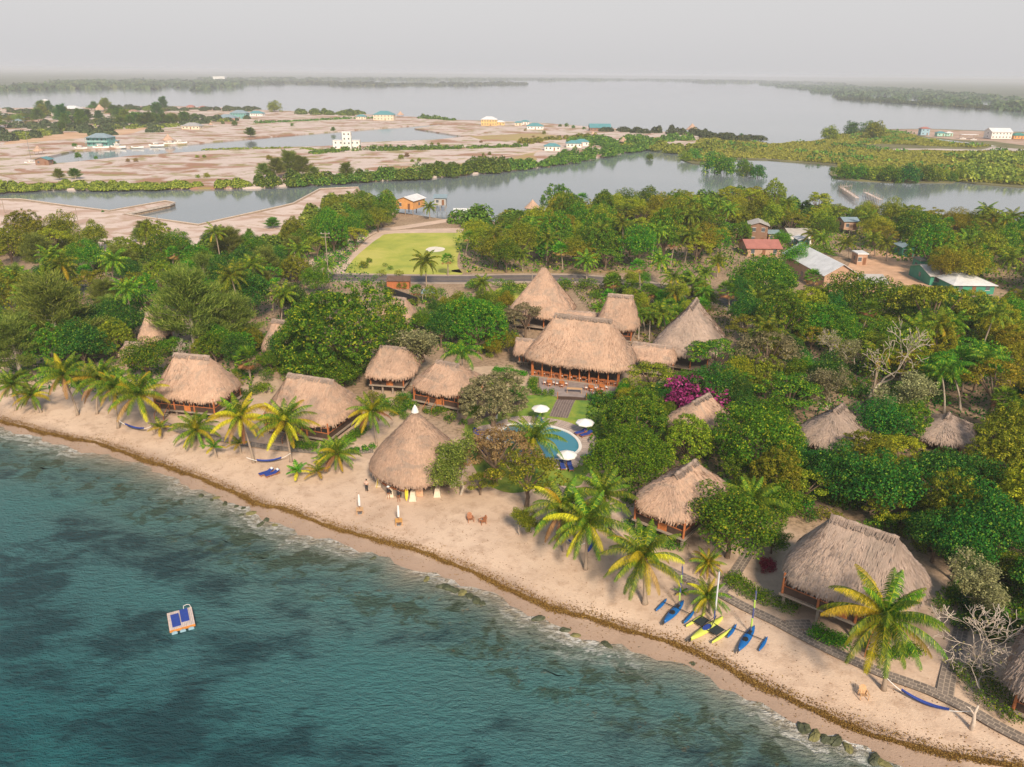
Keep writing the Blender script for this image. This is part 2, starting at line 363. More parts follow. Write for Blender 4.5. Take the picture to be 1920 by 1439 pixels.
# lagoon / bay water reaching the horizon
m,n,b=newmat('lagoon_water'); v=texc(n,'World',(1,1.7,1))
f1=noise(n,v,.9,4,.6); f2=noise(n,v,.004,3,.6)
c=ramp(n,f2,[(.35,(.17,.21,.235)),(.65,(.22,.255,.28))]); n.links.new(c.outputs[0],b.inputs['Base Color']); b.inputs['Roughness'].default_value=.09; b.inputs['IOR'].default_value=1.5
calm=noise(n,v,.02,3,.5); bump(n,b,mth(n,'MULTIPLY',f1,ramp(n,calm,[(.4,(.25,.25,.25)),(.65,(1,1,1))]).outputs[0]),.25,.06)
mb=MB(); mb.add([(-9000,150,-.02),(9000,150,-.02),(9000,13000,-.02),(-9000,13000,-.02)],[(0,1,2,3)]); o=mb.build('lagoon',m); o['kind']='structure'
# --- far peninsula (developed lots) with an open canal cut out of it
LZ=.8
south=[(-500,372),(0,359),(100,354),(250,353),(480,351),(530,347),(630,340),(780,334),(870,326),(960,318),(1060,305),(1160,286),(1197,280),(1225,276),(1255,272),(1285,272),(1310,268)]
north=[(1310,250),(1260,248),(1180,243),(1110,238),(1020,231),(960,228),(842,225),(787,220),(672,214),(555,209),(480,206),(400,201),(300,199),(0,203),(-900,203)]
canal_n=[(75,297),(105,290),(140,282),(347,270),(480,258),(630,246),(755,237),(847,230)]
canal_s=[(847,231.5),(777,241),(872,256),(817,262),(680,267),(605,274.5),(480,277),(250,292),(125,305),(92,307)]
W=lambda L:pw(L,LZ)
# build as two sheets meeting left of the canal mouth: keep the canal open
farN=W([(-900,203)])+[p for p in W(north[::-1])[1:]]+W([(1000,245),(880,252),(872,256),(777,241),(847,231.5),(847,230)])+W(canal_n[::-1])[1:]+W([(30,300),(-500,300)])
farS=W([(-500,300.01),(30,300.01),(75,297.01)])+W(canal_s[::-1])[:-3]+W([(872,256.01),(880,252.01),(1000,245.01),(1310,250.01)])+W(south[::-1])
gn=sheet('far_shore_ground',farN,LOT,LZ,side=2.5); gs=sheet('far_shore_ground',farS,LOT,LZ,side=2.5)
# orange graded field, dry grass strip, dirt road
OR=mat_fill('graded_earth',(.66,.45,.30),(.54,.32,.18),(.50,.36,.20),.03)
sheet('graded_field',W([(10,268),(50,255),(110,250),(200,246),(285,238),(250,250),(200,257),(130,261),(60,267),(5,272)]),OR,LZ+.004)
GR=mat_fill('dry_meadow',(.42,.34,.14),(.40,.25,.13),(.36,.33,.08),.03)
sheet('meadow',W([(720,316),(860,307),(960,296),(1010,282),(1000,291),(1008,300),(960,311),(870,320),(800,325),(690,331)]),GR,LZ+.004)
sheet('meadow',W([(880,256),(1000,250),(1060,256),(1010,268),(960,264),(900,262)]),GR,LZ+.004)
TR=PM('track_dirt',(.60,.45,.36),.95,.15,.3,coords='World')
strip(smooth(W([(700,309),(800,303),(900,297),(1000,286),(1020,281)]),4),4,LZ+.008,TR,'dirt_track')
# marsh peninsula on the right and the strip beyond it
MARSH=PM('marsh_mud',(.16,.15,.06),.9,.4,.05,coords='World')
marsh=[(1252,283),(1285,284),(1275,297),(1297,305),(1317,307),(1345,300),(1370,297),(1440,299),(1570,309),(1560,316),(1555,324),(1565,333),(1610,337),(1665,340),(1787,341),(1795,338),(1830,343),(1920,350),(2400,372),(2400,262),(1920,247),(1740,241),(1640,242),(1575,251),(1530,264),(1440,270),(1380,262),(1335,252),(1310,249.9),(1310,268),(1285,272),(1255,273)]
sheet('marsh_ground',W(marsh),MARSH,LZ*.5,side=2)
sheet('salt_flat',W([(1655,281),(1740,280),(1800,282),(1920,284),(2000,285),(2000,277),(1920,279),(1860,275),(1840,280),(1760,278),(1680,278)]),mat_fill('salt_flat_sand',(.62,.52,.48),(.45,.40,.38),(.5,.42,.36),.03),LZ*.5+.004)
sheet('sand_bank',W([(1640,243),(1740,242),(1920,248.5),(2100,252),(2100,276),(1920,272),(1860,264),(1800,262),(1740,256),(1690,249)]),mat_fill('bank_sand',(.52,.38,.31),(.38,.24,.17),(.34,.25,.13),.03),LZ*.5+.004)
sheet('creek',W([(1692,252),(1740,258),(1800,265),(1850,270),(1870,274),(1850,274),(1790,268),(1735,261)]),bpy.data.materials['lagoon_water'],LZ*.5+.012)
# distant coast and islands
COAST=PM('far_coast_ground',(.10,.12,.06),.9,.3,.002,coords='World')
sheet('far_coast',W([(-1500,185),(0,169),(250,156),(355,152.5),(480,152),(985,151),(1210,150.5),(1335,154),(1440,155),(1512,158),(1537,160.5),(1690,172),(1815,186),(1920,192),(2600,235),(2600,160),(1920,149.5),(960,140.2),(0,131.5),(-1500,118)]),COAST,LZ,side=2)
sheet('far_island',W([(355,157),(480,158.5),(560,157.8),(605,157),(680,161.5),(790,161),(960,159),(984,158),(960,155.5),(700,155),(500,154.8),(370,155)]),COAST,LZ,side=2)
sheet('far_island',W([(1570,185),(1640,190),(1715,195),(1860,204.5),(1850,201),(1720,190),(1640,185)]),COAST,LZ,side=2)
sheet('far_island',W([(1872,205),(1930,208.5),(2050,216),(2050,208),(1930,202),(1890,201)]),COAST,LZ,side=2)
# ---------------------------------------------------------------- haze
hz=MB().box(-8800,-60,-4.2,8800,12500,55.5).build('haze',None); hz['kind']='stuff'
hm=bpy.data.materials.new('haze_air'); hm.use_nodes=True; n=hm.node_tree; n.nodes.clear()
vo=n.nodes.new('ShaderNodeVolumePrincipled'); vo.inputs['Color'].default_value=(.84,.87,.96,1); vo.inputs['Density'].default_value=.00018; vo.inputs['Anisotropy'].default_value=0
oo=n.nodes.new('ShaderNodeOutputMaterial'); n.links.new(vo.outputs[0],oo.inputs['Volume'])
hz.data.materials.clear(); hz.data.materials.append(hm)
# ================================================================ THATCHED BUILDINGS
def mat_thatch(name,a,b_,c_):
    m,n,b=newmat(name); t=N(n,'ShaderNodeTexCoord'); oi=N(n,'ShaderNodeObjectInfo')
    mp=N(n,'ShaderNodeMapping'); mp.inputs['Scale'].default_value=(7,.9,1); n.links.new(t.outputs['UV'],mp.inputs[0])
    st=noise(n,mp.outputs[0],1.0,7,.75,.25); big=noise(n,texc(n,'World'),.28,5,.62,.6); mp2=N(n,'ShaderNodeMapping'); mp2.inputs['Scale'].default_value=(1.2,1.0,1); n.links.new(t.outputs['UV'],mp2.inputs[0])
    md=noise(n,mp2.outputs[0],1.3,6,.7,.3)
    c=ramp(n,mth(n,'ADD',mth(n,'MULTIPLY',big,.6),mth(n,'MULTIPLY',md,.4)),[(.36,a),(.5,b_),(.66,c_)])
    c=mixc(n,mth(n,'MULTIPLY',ramp(n,st,[(.36,(1,1,1)),(.52,(0,0,0))]).outputs[0],.55),c.outputs[0],(.27,.18,.13))
    wz=noise(n,texc(n,'World',(1,1,1.6)),.33,5,.7,1.2); c=mixc(n,mth(n,'MULTIPLY',ramp(n,wz,[(.50,(0,0,0)),(.62,(1,1,1))]).outputs[0],.55),c,(.29,.245,.215))
    g=N(n,'ShaderNodeNewGeometry'); c=mixc(n,mth(n,'MULTIPLY',g.outputs['Random Per Island'],.22),c,(.62,.45,.31))
    hsn=N(n,'ShaderNodeHueSaturation'); n.links.new(c,hsn.inputs['Color']); n.links.new(mth(n,'ADD',mth(n,'MULTIPLY',oi.outputs['Random'],.18),.9),hsn.inputs['Value'])
    n.links.new(hsn.outputs[0],b.inputs['Base Color']); b.inputs['Roughness'].default_value=.9; b.inputs['Specular IOR Level'].default_value=.2
    bump(n,b,mth(n,'ADD',st,mth(n,'MULTIPLY',md,.8)),1.0,.22); return m
THT=mat_thatch('palm_thatch',(.37,.26,.205),(.56,.37,.275),(.69,.465,.34))
THG=mat_thatch('grey_palm_thatch',(.31,.255,.23),(.43,.335,.29),(.53,.41,.35))
WOOD=PM('red_hardwood',(.42,.14,.05),.6,.3,2,.2,stretch=(1,1,4)); WOODD=PM('dark_timber',(.07,.040,.028),.75,.3,2,.2); GREYW=PM('weathered_wood',(.32,.26,.21),.8,.25,3,.3,stretch=(6,1,1))
SCREEN=PM('insect_screen',(.018,.016,.018),.35,.3,2); ORW=PM('orange_wood',(.50,.17,.05),.55,.25,3); WALLY=PM('ochre_wall',(.42,.33,.17),.85,.15,1)
STONE=None
def rrect(L,W_,r,n=112):
    """rounded rectangle outline, parametrised by angle"""
    pts=[]; hx,hy=L/2-r,W_/2-r
    per=[]; 
    for k in range(n):
        t=2*math.pi*k/n
        c,s=math.cos(t),math.sin(t); e=5.0
        q=(abs(c)/(L/2))**e+(abs(s)/(W_/2))**e; q=q**(-1/e); pts.append((c*q,s*q))
    return pts
def thatch(root,L,W_,zr,ze,rl,mat=THT,e=3.6,shape=1.0,cap=True,fringe=1.0,seed=0,ry=0,roof_name='roof',bell=0,axis=0):
    if axis: L,W_=W_,L
    """hip roof shell from a ridge line down to a shaggy rounded eave (local z)"""
    rg=np.random.default_rng(seed+5); n=120; m=16; rows=[]; a,b=L/2,W_/2
    ph=rg.uniform(0,6,6); edge=[]
    for k in range(n):
        t=2*math.pi*k/n; c,s=math.cos(t),math.sin(t); q=((abs(c)/a)**e+(abs(s)/b)**e)**(-1/e)
        q*=1+.012*math.sin(5*t+ph[0])+.010*math.sin(11*t+ph[1])+.006*math.sin(23*t+ph[2])
        edge.append((c*q,s*q,.10*math.sin(4*t+ph[3])+.07*math.sin(13*t+ph[4])))
    vs=[];uv=[];U=0
    us=[0]
    for k in range(1,n+1): us.append(us[-1]+math.hypot(edge[k%n][0]-edge[k-1][0],edge[k%n][1]-edge[k-1][1]))
    sl=math.hypot(min(a,b),zr-ze)
    def pos(k,v):
        x,y,dz=edge[k%n]; rx=max(-rl/2,min(rl/2,x*(rl/2)/(a*.55))) if rl>0 else 0
        px=rx+(x-rx)*v; py=ry*(1-v)+y*v
        f=.86*v+.14*v**8 if bell else .95*v+.05*v**8
        f=max(0,f+(.04 if bell else .035)*math.sin(math.pi*v))
        z=zr-(zr-ze)*f+dz*v; z-= .15*max(0,v-.85)/.15*(v-.85)/.15*1.0
        return Vector((px,py,z))
    for i in range(m+1):
        v=i/m
        for k in range(n+1):
            p=pos(k,v); vs.append(p+Vector((0,0,rg.uniform(-.03,.03))) if 0<i<m and k<n else p); uv.append((us[k],v*sl))
    for (ins,dz) in ((.0,-.16),(.05,-.42),(.45,-.40),(1.2,-.05)):
        for k in range(n+1):
            x,y,d=edge[k%n]; r=math.hypot(x,y); f=(r-ins)/r; p=pos(k,1); vs.append(Vector((p.x*f,p.y*f,p.z+dz))); uv.append((us[k],sl+.3+ins))
    rr=m+4; fs=[(i*(n+1)+k,(i+1)*(n+1)+k,(i+1)*(n+1)+k+1,i*(n+1)+k+1) for i in range(rr) for k in range(n)]
    mb=MB(); mb.add(vs,fs,uv)
    # fringe blades at the eave and loose straw on the slope
    Q=[];
    for _ in range(int(n*7*fringe)):
        k=rg.uniform(0,n); k0=int(k); p=pos(k0,1).lerp(pos(k0+1,1),k-k0); o=Vector((p.x,p.y,0)).normalized(); t=Vector((-o.y,o.x,0))*rg.uniform(.04,.10)
        l=rg.uniform(.30,.75); st=p-o*rg.uniform(0,.35)+Vector((0,0,rg.uniform(-.05,.12))); en=st+o*rg.uniform(0,.28)+Vector((rg.uniform(-.1,.1),rg.uniform(-.1,.1),-l))
        Q.append([st-t,st+t,en+t*.3,en-t*.3])
    nst=int(L*W_*16*fringe)
    for _ in range(nst):
        k=rg.uniform(0,n); k0=int(k); v=math.sqrt(rg.uniform(.01,.98)); p=pos(k0,v).lerp(pos(k0+1,v),k-k0); v2=min(1,v+.6/sl); q=pos(k0,v2).lerp(pos(k0+1,v2),k-k0)
        d=(q-p); 
        if d.length<1e-4: continue
        d.normalize(); o=Vector((p.x,p.y,0)).normalized() if (p.x or p.y) else Vector((1,0,0)); t=d.cross(o); t=(Vector((-o.y,o.x,0)))*rg.uniform(.03,.08); up=Vector((o.x*.5,o.y*.5,1)).normalized(); l=rg.uniform(.3,.7)
        a0=p+up*rg.uniform(.0,.03); b0=a0+d*l+up*rg.uniform(.02,.10)+Vector((rg.uniform(-.06,.06),rg.uniform(-.06,.06),0)); Q.append([a0-t,a0+t,b0+t,b0-t])
    mb.uv_=0; b_=len(mb.v); mb.quads(np.array([[tuple(x) for x in q] for q in Q]))
    for i in range(len(Q)):
        u0=rg.uniform(0,30); w0=rg.uniform(0,9)
        mb.uv[b_+4*i:b_+4*i+4]=[(u0,w0),(u0+.06,w0),(u0+.06,w0+.5),(u0,w0+.5)]
    ro=mb.build(roof_name,mat,root,smooth=False)
    for p in ro.data.polygons[:(rr*n)]: p.use_smooth=True
    ro.rotation_euler=(0,0,axis*math.pi/2)
    if cap and rl>0.4:
        mb=MB(); pts=[];rs=[]
        for i in range(15):
            x=-rl/2-.05+(rl+.1)*i/14; pts.append((x,ry,zr-.02+.05*math.sin(i*2.1+seed))); rs.append(.20+.05*math.sin(i*1.7+seed))
        mb.tube(pts,rs,8); Q=[]
        for _ in range(int(rl*40)):
            x=rg.uniform(-rl/2-.2,rl/2+.2); s=rg.choice([-1,1]); p=Vector((x,ry,zr+.20)); e2=p+Vector((rg.uniform(-.1,.1),s*rg.uniform(.4,.7),-rg.uniform(.45,.75))); t=Vector((.05,0,0)); Q.append([p-t,p+t,e2+t,e2-t])
        mb.quads(np.array([[tuple(x) for x in q] for q in Q])); c=mb.build('ridge_cap',THG,root); c.rotation_euler=(0,0,axis*math.pi/2)
    return ro
def body(root,L,W_,ze,floor=.9,wall=WOODD,open_=False,posts=True,door=True,stairs=None,sill=.85):
    """raised timber cabin: stilts, deck, low boards, screens with mullions, posts, door, stairs. front is local -y"""
    a,b=L/2,W_/2
    if floor>.5:
        for x in np.linspace(-a+.2,a-.2,4):
            for y in (-b+.2,b-.2): MB().box(x-.12,y-.12,-.2,x+.12,y+.12,floor-.2).build('stilt',GREYW,root)
    MB().box(-a-.25,-b-.25,floor-.2,a+.25,b+.25,floor).build('deck',GREYW,root)
    if not open_:
        mb=MB(); t=.08
        mb.box(-a,-b,floor,a,-b+t,floor+sill).box(-a,b-t,floor,a,b,ze+.1).box(-a,-b+t,floor,-a+t,b-t,floor+sill).box(a-t,-b+t,floor,a,b-t,floor+sill)
        mb.box(-a+t,b*.1,floor,a-t,b*.1+t,ze+.3); mb.build('wall',wall,root)
        sc=MB(); fr=MB()
        sc.box(-a+.1,-b+.03,floor+sill,a-.1,-b+.05,ze+.3).box(-a+.03,-b+.1,floor+sill,-a+.05,b-.1,ze+.3).box(a-.05,-b+.1,floor+sill,a-.03,b-.1,ze+.3); sc.build('screen',SCREEN,root)
        for x in np.arange(-a+.2,a,1.0): fr.box(x-.035,-b-.02,floor+sill,x+.035,-b+.02,ze+.3)
        for y in np.arange(-b+.2,b,1.0):
            for sx in (-a,a): fr.box(sx-.03,y-.035,floor+sill,sx+.03,y+.035,ze+.3)
        fr.box(-a,-b-.04,floor+sill-.04,a,-b+.02,floor+sill+.06).box(-a,-b-.025,floor+sill+.72,a,-b+.021,floor+sill+.78)
        for sx in (-a,a): fr.box(sx-.035,-b,floor+sill-.04,sx+.035,b,floor+sill+.06).box(sx-.025,-b,floor+sill+.72,sx+.025,b,floor+sill+.78)
        fr.build('screen_frame',WOOD,root)
        if door:
            d=MB().box(-.05,-b-.07,floor,1.0,-b-.025,floor+2.05).build('door',ORW,root)
            MB().box(.1,-b-.085,floor+.9,.85,-b-.072,floor+1.9).build('pane',SCREEN,d)
    if posts:
        xs=[-a,-a/3,a/3,a] if L>7 else [-a,0,a]
        for x in xs: MB().tube([(x,-b-.06,floor),(x,-b-.06,ze+.4)],[.13,.11],8).build('post',WOOD,root)
        for x in (-a,a): MB().tube([(x,b,floor),(x,b,ze+.3)],[.13,.11],8).build('post',WOOD,root)
    if stairs is not None:
        mb=MB(); n=5
        for i in range(n): mb.box(stairs-.7,-b-.3-.32*(i+1),floor-.16-.17*i-.06,stairs+.7,-b-.3-.32*i,floor-.16-.17*i)
        s=mb.build('stairs',GREYW,root)
        for sx in (-.75,.75): MB().bar((stairs+sx,-b-.3,floor+.8),(stairs+sx,-b-.3-.32*n,.75),.045).bar((stairs+sx,-b-.3,floor-.1),(stairs+sx,-b-.3,floor+.85),.05).bar((stairs+sx,-b-.3-.32*n,-.05),(stairs+sx,-b-.3-.32*n,.8),.05).build('handrail',WOOD,s)
ZONES=[]      # (x,y,radius) kept clear of trees
RECTS=[]      # (u0,v0,u1,v1,depth) picture rows that must stay visible
def fit(FL,FR,BR,ridge,ze=3.9):
    """three eave corners and a ridge seen in the photo -> centre, yaw, size, ridge height in metres"""
    a,b,c=[PZ(u,v,ze) for u,v in (FL,FR,BR)]; ce=(a+c)/2
    x=(b-a); y=(c-b); ax=math.atan2(x.y,x.x); ay=math.atan2(y.y,y.x)-math.pi/2
    yaw=(ax*x.length+ay*y.length)/(x.length+y.length)
    X=Vector((math.cos(yaw),math.sin(yaw),0)); Y=Vector((-X.y,X.x,0)); L=abs((c-a).dot(X)); W_=abs((c-a).dot(Y))
    r=((ridge[0][0]+ridge[1][0])/2,(ridge[0][1]+ridge[1][1])/2); zr=solve_z(ce.x,ce.y,r[1])
    p,q=PZ(*ridge[0],zr),PZ(*ridge[1],zr); rl=abs((q-p).dot(X))
    return ce,yaw,L,W_,zr,rl
HUTS=[]
def hut(name,label,FL,FR,BR,ridge,ze=3.9,mat=THT,L=None,W_=None,zr=None,rl=None,shrink=2.2,group='thatched cabins of the resort',floor=.9,stairs=0,roof_kw={},body_kw={},yaw=None,vis=None,cat='cabin',at=None):
    ce,yw,l,w_,z,r=fit(FL,FR,BR,ridge,ze)
    print('HUT',label[:34],'yaw %.0f L %.1f W %.1f zr %.1f rl %.1f'%(math.degrees(yw),l,w_,z,r))
    yw=R(yaw) if yaw is not None else yw; L=L or l; W_=W_ or w_; zr=zr or z; rl=r if rl is None else rl
    if at:
        q=PZ(*at[:3]); ce=q+Vector((-math.sin(yw),math.cos(yw),0))*at[3]
    t=thing(name,label,cat,(ce.x,ce.y,G),yw,group)
    thatch(t,L*1.05,W_*1.05,zr-G,ze-G+.50,rl,mat,seed=len(HUTS),**roof_kw)
    body(t,L-shrink,W_-shrink,ze-G,floor=floor,stairs=stairs,**body_kw)
    HUTS.append(t); ZONES.append((ce.x,ce.y,max(L,W_)*.55))
    us=[FL[0],FR[0],BR[0]]; vs_=[ridge[0][1],ridge[1][1],FL[1],FR[1],BR[1]]
    RECTS.append(vis or (min(us)+8,min(vs_),max(us)-8,max(vs_)+10,proj((ce.x,ce.y,G))[2])); return t
hut('thatched_hut','thatched cabin with red posts nearest the left beach palms',(274,745),(408,764),(461,717),((318,662),(376,670)),stairs=-3.2,shrink=1.5,ze=4.2)
hut('thatched_hut','wide thatched cabin behind the two tallest beach palms',(482,782),(622,812),(690,752),((540,701),(622,714)),stairs=-2,shrink=1.5,ze=4.2)
hut('thatched_hut','small thatched cabin with an orange shutter behind the frangipani tree',(678,708),(762,712),(800,668),((690,648),(738,654)),ze=4.4,stairs=None,floor=1.6)
hut('thatched_hut','thatched cabin with orange double door behind the conical bar roof',(773,733),(850,752),(905,706),((840,677),(882,683)),stairs=-.5,L=9.3,W_=9.2,shrink=1.4,ze=4.2)
hut('thatched_hut','thatched cabin on stilts beside the beach palm with two hammocks',(1182,948),(1288,998),(1372,915),((1262,888),(1304,866)),ze=4.9,stairs=None,floor=1.7,shrink=1.4,mat=THT,L=7.6,rl=4.6,roof_kw=dict(axis=1))
hut('thatched_hut','largest weathered grey thatched cabin above the trimarans',(1452,1082),(1690,1172),(1752,1080),((1552,976),(1688,1000)),ze=4.9,mat=THG,stairs=4.2,floor=1.7,shrink=1.5)
hut('thatched_hut','thatched cabin roof cut off by the right edge of the photo',(1878,1292),(2090,1372),(2130,1225),((1975,1122),(2065,1150)),ze=4.4,mat=THG,stairs=None,vis=(1874,1140,1919,1300,70))
hut('thatched_hut','thatched roof peeping out below the magenta bougainvillea',(1238,806),(1305,842),(1378,780),((1290,757),(1330,736)),stairs=None,L=7.5,W_=9.5,rl=4.5,yaw=-42,roof_kw=dict(axis=1))
hut('thatched_hut','grey thatched roof below the bare pale tree',(1510,832),(1562,866),(1614,806),((1560,768),(1580,760)),mat=THG,stairs=None,L=8.4,W_=9.6,rl=3,yaw=-40,roof_kw=dict(axis=1,e=5),vis=(1524,762,1600,806,120))
hut('thatched_hut','rightmost small grey thatched roof deep among the trees',(1732,812),(1782,842),(1808,812),((1752,781),(1770,779)),mat=THG,stairs=None,L=7.2,W_=8.2,rl=2.2,yaw=-35,roof_kw=dict(axis=1,e=5),vis=(1740,782,1800,810,120))
hut('thatched_hut','thatched roof tip left of the broad rosette tree',(484,655),(540,668),(575,640),((515,600),(545,602)),stairs=None,vis=(488,602,526,652,140))
hut('thatched_hut','small thatched lean-to left of the leftmost thatched cabin',(218,668),(262,682),(285,650),((238,641),(262,644)),stairs=None,vis=(222,644,245,668,130))
hut('thatched_hut','thatched roof half hidden below the tall feathery casuarina',(254,640),(312,650),(335,612),((285,585),(312,588)),stairs=None,vis=(262,592,302,628,140))
hut('thatched_hut','thatched roof behind the broad rosette tree by the dark wall',(700,600),(760,612),(792,590),((715,556),(748,560)),stairs=None,vis=(745,562,788,592,150))
# --- main lodge group
lodge=hut('thatched_lodge','great thatched dining hall facing the pool terrace',(981,676),(1176,704),(1196,664),((1040,591),(1148,598)),ze=4.6,floor=.35,shrink=2.4,stairs=None,group='thatched lodge buildings',body_kw=dict(open_=True),cat='lodge',roof_kw=dict(e=4.5))
hut('thatched_lodge','steep thatched pyramid roof standing tallest by the road',(962,590),(1056,606),(1072,572),((1028,502),(1040,503)),ze=4.6,stairs=None,group='thatched lodge buildings',body_kw=dict(open_=True),cat='lodge',L=11.6,W_=11,rl=.9,roof_kw=dict(e=7,cap=False))
hut('thatched_lodge','thatched pyramid roof right of the dining hall',(1232,668),(1300,692),(1356,648),((1304,557),(1314,559)),ze=4.6,mat=THG,stairs=None,group='thatched lodge buildings',body_kw=dict(open_=True),cat='lodge',L=11,W_=15,yaw=-22,rl=6.5,zr=12.2,at=(1306,560,12.2,-3.3),roof_kw=dict(e=5,cap=True,axis=1))
hut('thatched_lodge','thatched roof behind the dining hall among slender palms',(1108,618),(1196,626),(1210,594),((1132,551),(1190,556)),ze=4.6,L=8,W_=8.6,rl=4.6,stairs=None,group='thatched lodge buildings',cat='lodge')
hut('thatched_lodge','low thatched annex at the left end of the dining hall',(960,664),(1004,671),(1012,650),((966,635),(1004,637)),ze=3.8,stairs=None,group='thatched lodge buildings',body_kw=dict(open_=True),cat='annex')
hut('thatched_lodge','low thatched passage joining the dining hall to the right pyramid',(1172,674),(1262,686),(1270,664),((1185,642),(1255,650)),ze=4.3,stairs=None,group='thatched lodge buildings',body_kw=dict(open_=True,posts=False),cat='passage',roof_kw=dict(e=6))
hut('thatched_lodge','low thatched passage running back to the tallest pyramid roof',(1040,604),(1120,612),(1124,592),((1054,583),(1120,586)),ze=4.0,stairs=None,group='thatched lodge buildings',body_kw=dict(open_=True,posts=False),cat='passage',roof_kw=dict(e=6))
# lodge interior: floor, red furniture row
RL=lodge
# --- round beach bar with bell-shaped roof
pl,pr=PZ(696,868,3.7),PZ(868,880,3.7); bc=PZ(782,868,3.7); rad=(pr-pl).length/2
bar=thing('beach_bar','round beach bar under a tall conical thatched roof with white finial','bar',(bc.x,bc.y,gz(bc.x,bc.y)),0)
zr=solve_z(bc.x,bc.y,768)-gz(bc.x,bc.y); print('BAR r %.1f zr %.1f'%(rad,zr))
thatch(bar,rad*2,rad*2,zr,2.75,0,THT,e=2,bell=.42,seed=40,cap=False)
MB().lathe([(.0,.75),(.16,.55),(.34,.2),(.48,-.25),(.42,-.3)],14,(0,0,zr-.1)).build('finial',PM('white_plaster',(.78,.75,.70),.7,.08),bar)
PLA=PM('cream_plaster',(.66,.58,.46),.85,.15,2); YEL=PM('yellow_board',(.75,.58,.05),.5,.1)
for k in range(10):
    t=2*math.pi*(k+.5)/10; x,y=math.cos(t)*(rad-1.0),math.sin(t)*(rad-1.0)
    po=MB().tube([(x,y,0),(x,y,3.2)],[.16,.14],8).build('post',GREYW,bar)
    f=MB(); vs=[]; 
    for (h,z) in ((.48,-.3),(.26,1.1)):
        for sx,sy in ((-1,-1),(1,-1),(1,1),(-1,1)): vs.append((x+sx*h,y+sy*h,z))
    f.add(vs,[(0,1,5,4),(1,2,6,5),(2,3,7,6),(3,0,4,7),(4,5,6,7)]).build('footing',PLA,po)
# counter of upright sticks at the left front
mb=MB()
for k in range(44):
    t=math.radians(198+k*1.5); x,y=math.cos(t)*(rad-1.15),math.sin(t)*(rad-1.15); mb.tube([(x,y,0),(x,y,1.05+.05*math.sin(k*3))],[.05,.045],5)
ct=mb.build('counter',GREYW,bar)
mb=MB()
for k in range(22):
    t=math.radians(198+k*3); a=(math.cos(t)*(rad-.85),math.sin(t)*(rad-.85)); b=(math.cos(t)*(rad-1.5),math.sin(t)*(rad-1.5)); t2=math.radians(198+(k+1)*3)
    a2=(math.cos(t2)*(rad-.85),math.sin(t2)*(rad-.85)); b2=(math.cos(t2)*(rad-1.5),math.sin(t2)*(rad-1.5))
    mb.add([(*a,1.1),(*b,1.1),(*b2,1.1),(*a2,1.1),(*a,1.17),(*b,1.17),(*b2,1.17),(*a2,1.17)],[(4,7,6,5),(0,1,2,3),(0,3,7,4),(1,5,6,2)])
mb.build('counter_top',WOOD,ct)
MB().tube([(0,0,0),(0,0,zr-.6)],[.22,.16],8).build('centre_post',GREYW,bar)
MB().box(-.8,-.4,0,.9,.5,2.1).build('cupboard',WOODD,bar)
MB().box(-.5,-.3,0,.55,.25,1.5,0,(.6,-4.0,0)).build('cabinet',PM('pine_board',(.62,.38,.24),.7,.12,3),bar)
ZONES.append((bc.x,bc.y,rad+.5)); RECTS.append((698,765,812,940,proj(bc)[2]))
# ================================================================ VEGETATION
def leafq(c,nrm,size,asp=.6,rg=rng):
    """leaf-shaped quads at points c facing nrm"""
    c=np.asarray(c,float); n=len(c); nrm=nrm/np.maximum(np.linalg.norm(nrm,axis=1,keepdims=True),1e-6)
    r=rg.normal(size=(n,3)); t=np.cross(nrm,r); t/=np.maximum(np.linalg.norm(t,axis=1,keepdims=True),1e-6); b=np.cross(nrm,t)
    s=(size*rg.uniform(.6,1.3,n))[:,None]; 
    return np.stack([c-t*s*.5,c+b*s*asp*.5+nrm*s*.06,c+t*s*.5,c-b*s*asp*.5+nrm*s*.06],axis=1)
def shell(lobes,dens,size,asp=.6,spread=.55,rg=rng,up=.35,inner=.25,cut=-.45):
    out=[]
    for (cx,cy,cz,rx,ry,rz) in lobes:
        n=int(dens*(rx*ry+rx*rz+ry*rz)/3*4); d=rg.normal(size=(n,3)); d/=np.linalg.norm(d,axis=1,keepdims=True)
        keep=(d[:,2]>cut)|(rg.random(n)<.25); d=d[keep]; n=len(d)
        rr=1-np.abs(rg.normal(size=n))*.16; k=rg.random(n)<inner; rr[k]=rg.uniform(.3,.9,k.sum())
        p=np.array([cx,cy,cz])+d*np.array([rx,ry,rz])*rr[:,None]
        out.append(leafq(p,d+rg.normal(size=(n,3))*spread+np.array([0,0,up]),size,asp,rg))
    return np.concatenate(out)
def dome(n,R_,H,z0,r,rg,flat=1,lo=-.25,jit=.18):
    L=[]; ph=rg.uniform(0,6,4)
    for i in range(n):
        z=1-(1-lo)*(i+.5)/n; t=i*2.39996+rg.uniform(-.25,.25); q=math.sqrt(max(0,1-z*z)); k=1+.16*math.sin(2*t+ph[0])+.10*math.sin(3*t+ph[1])+rg.uniform(-jit,jit)
        rr=r*rg.uniform(.7,1.3); L.append((q*math.cos(t)*R_*k,q*math.sin(t)*R_*k,z0+z*H*k,rr,rr,rr*flat))
    return L
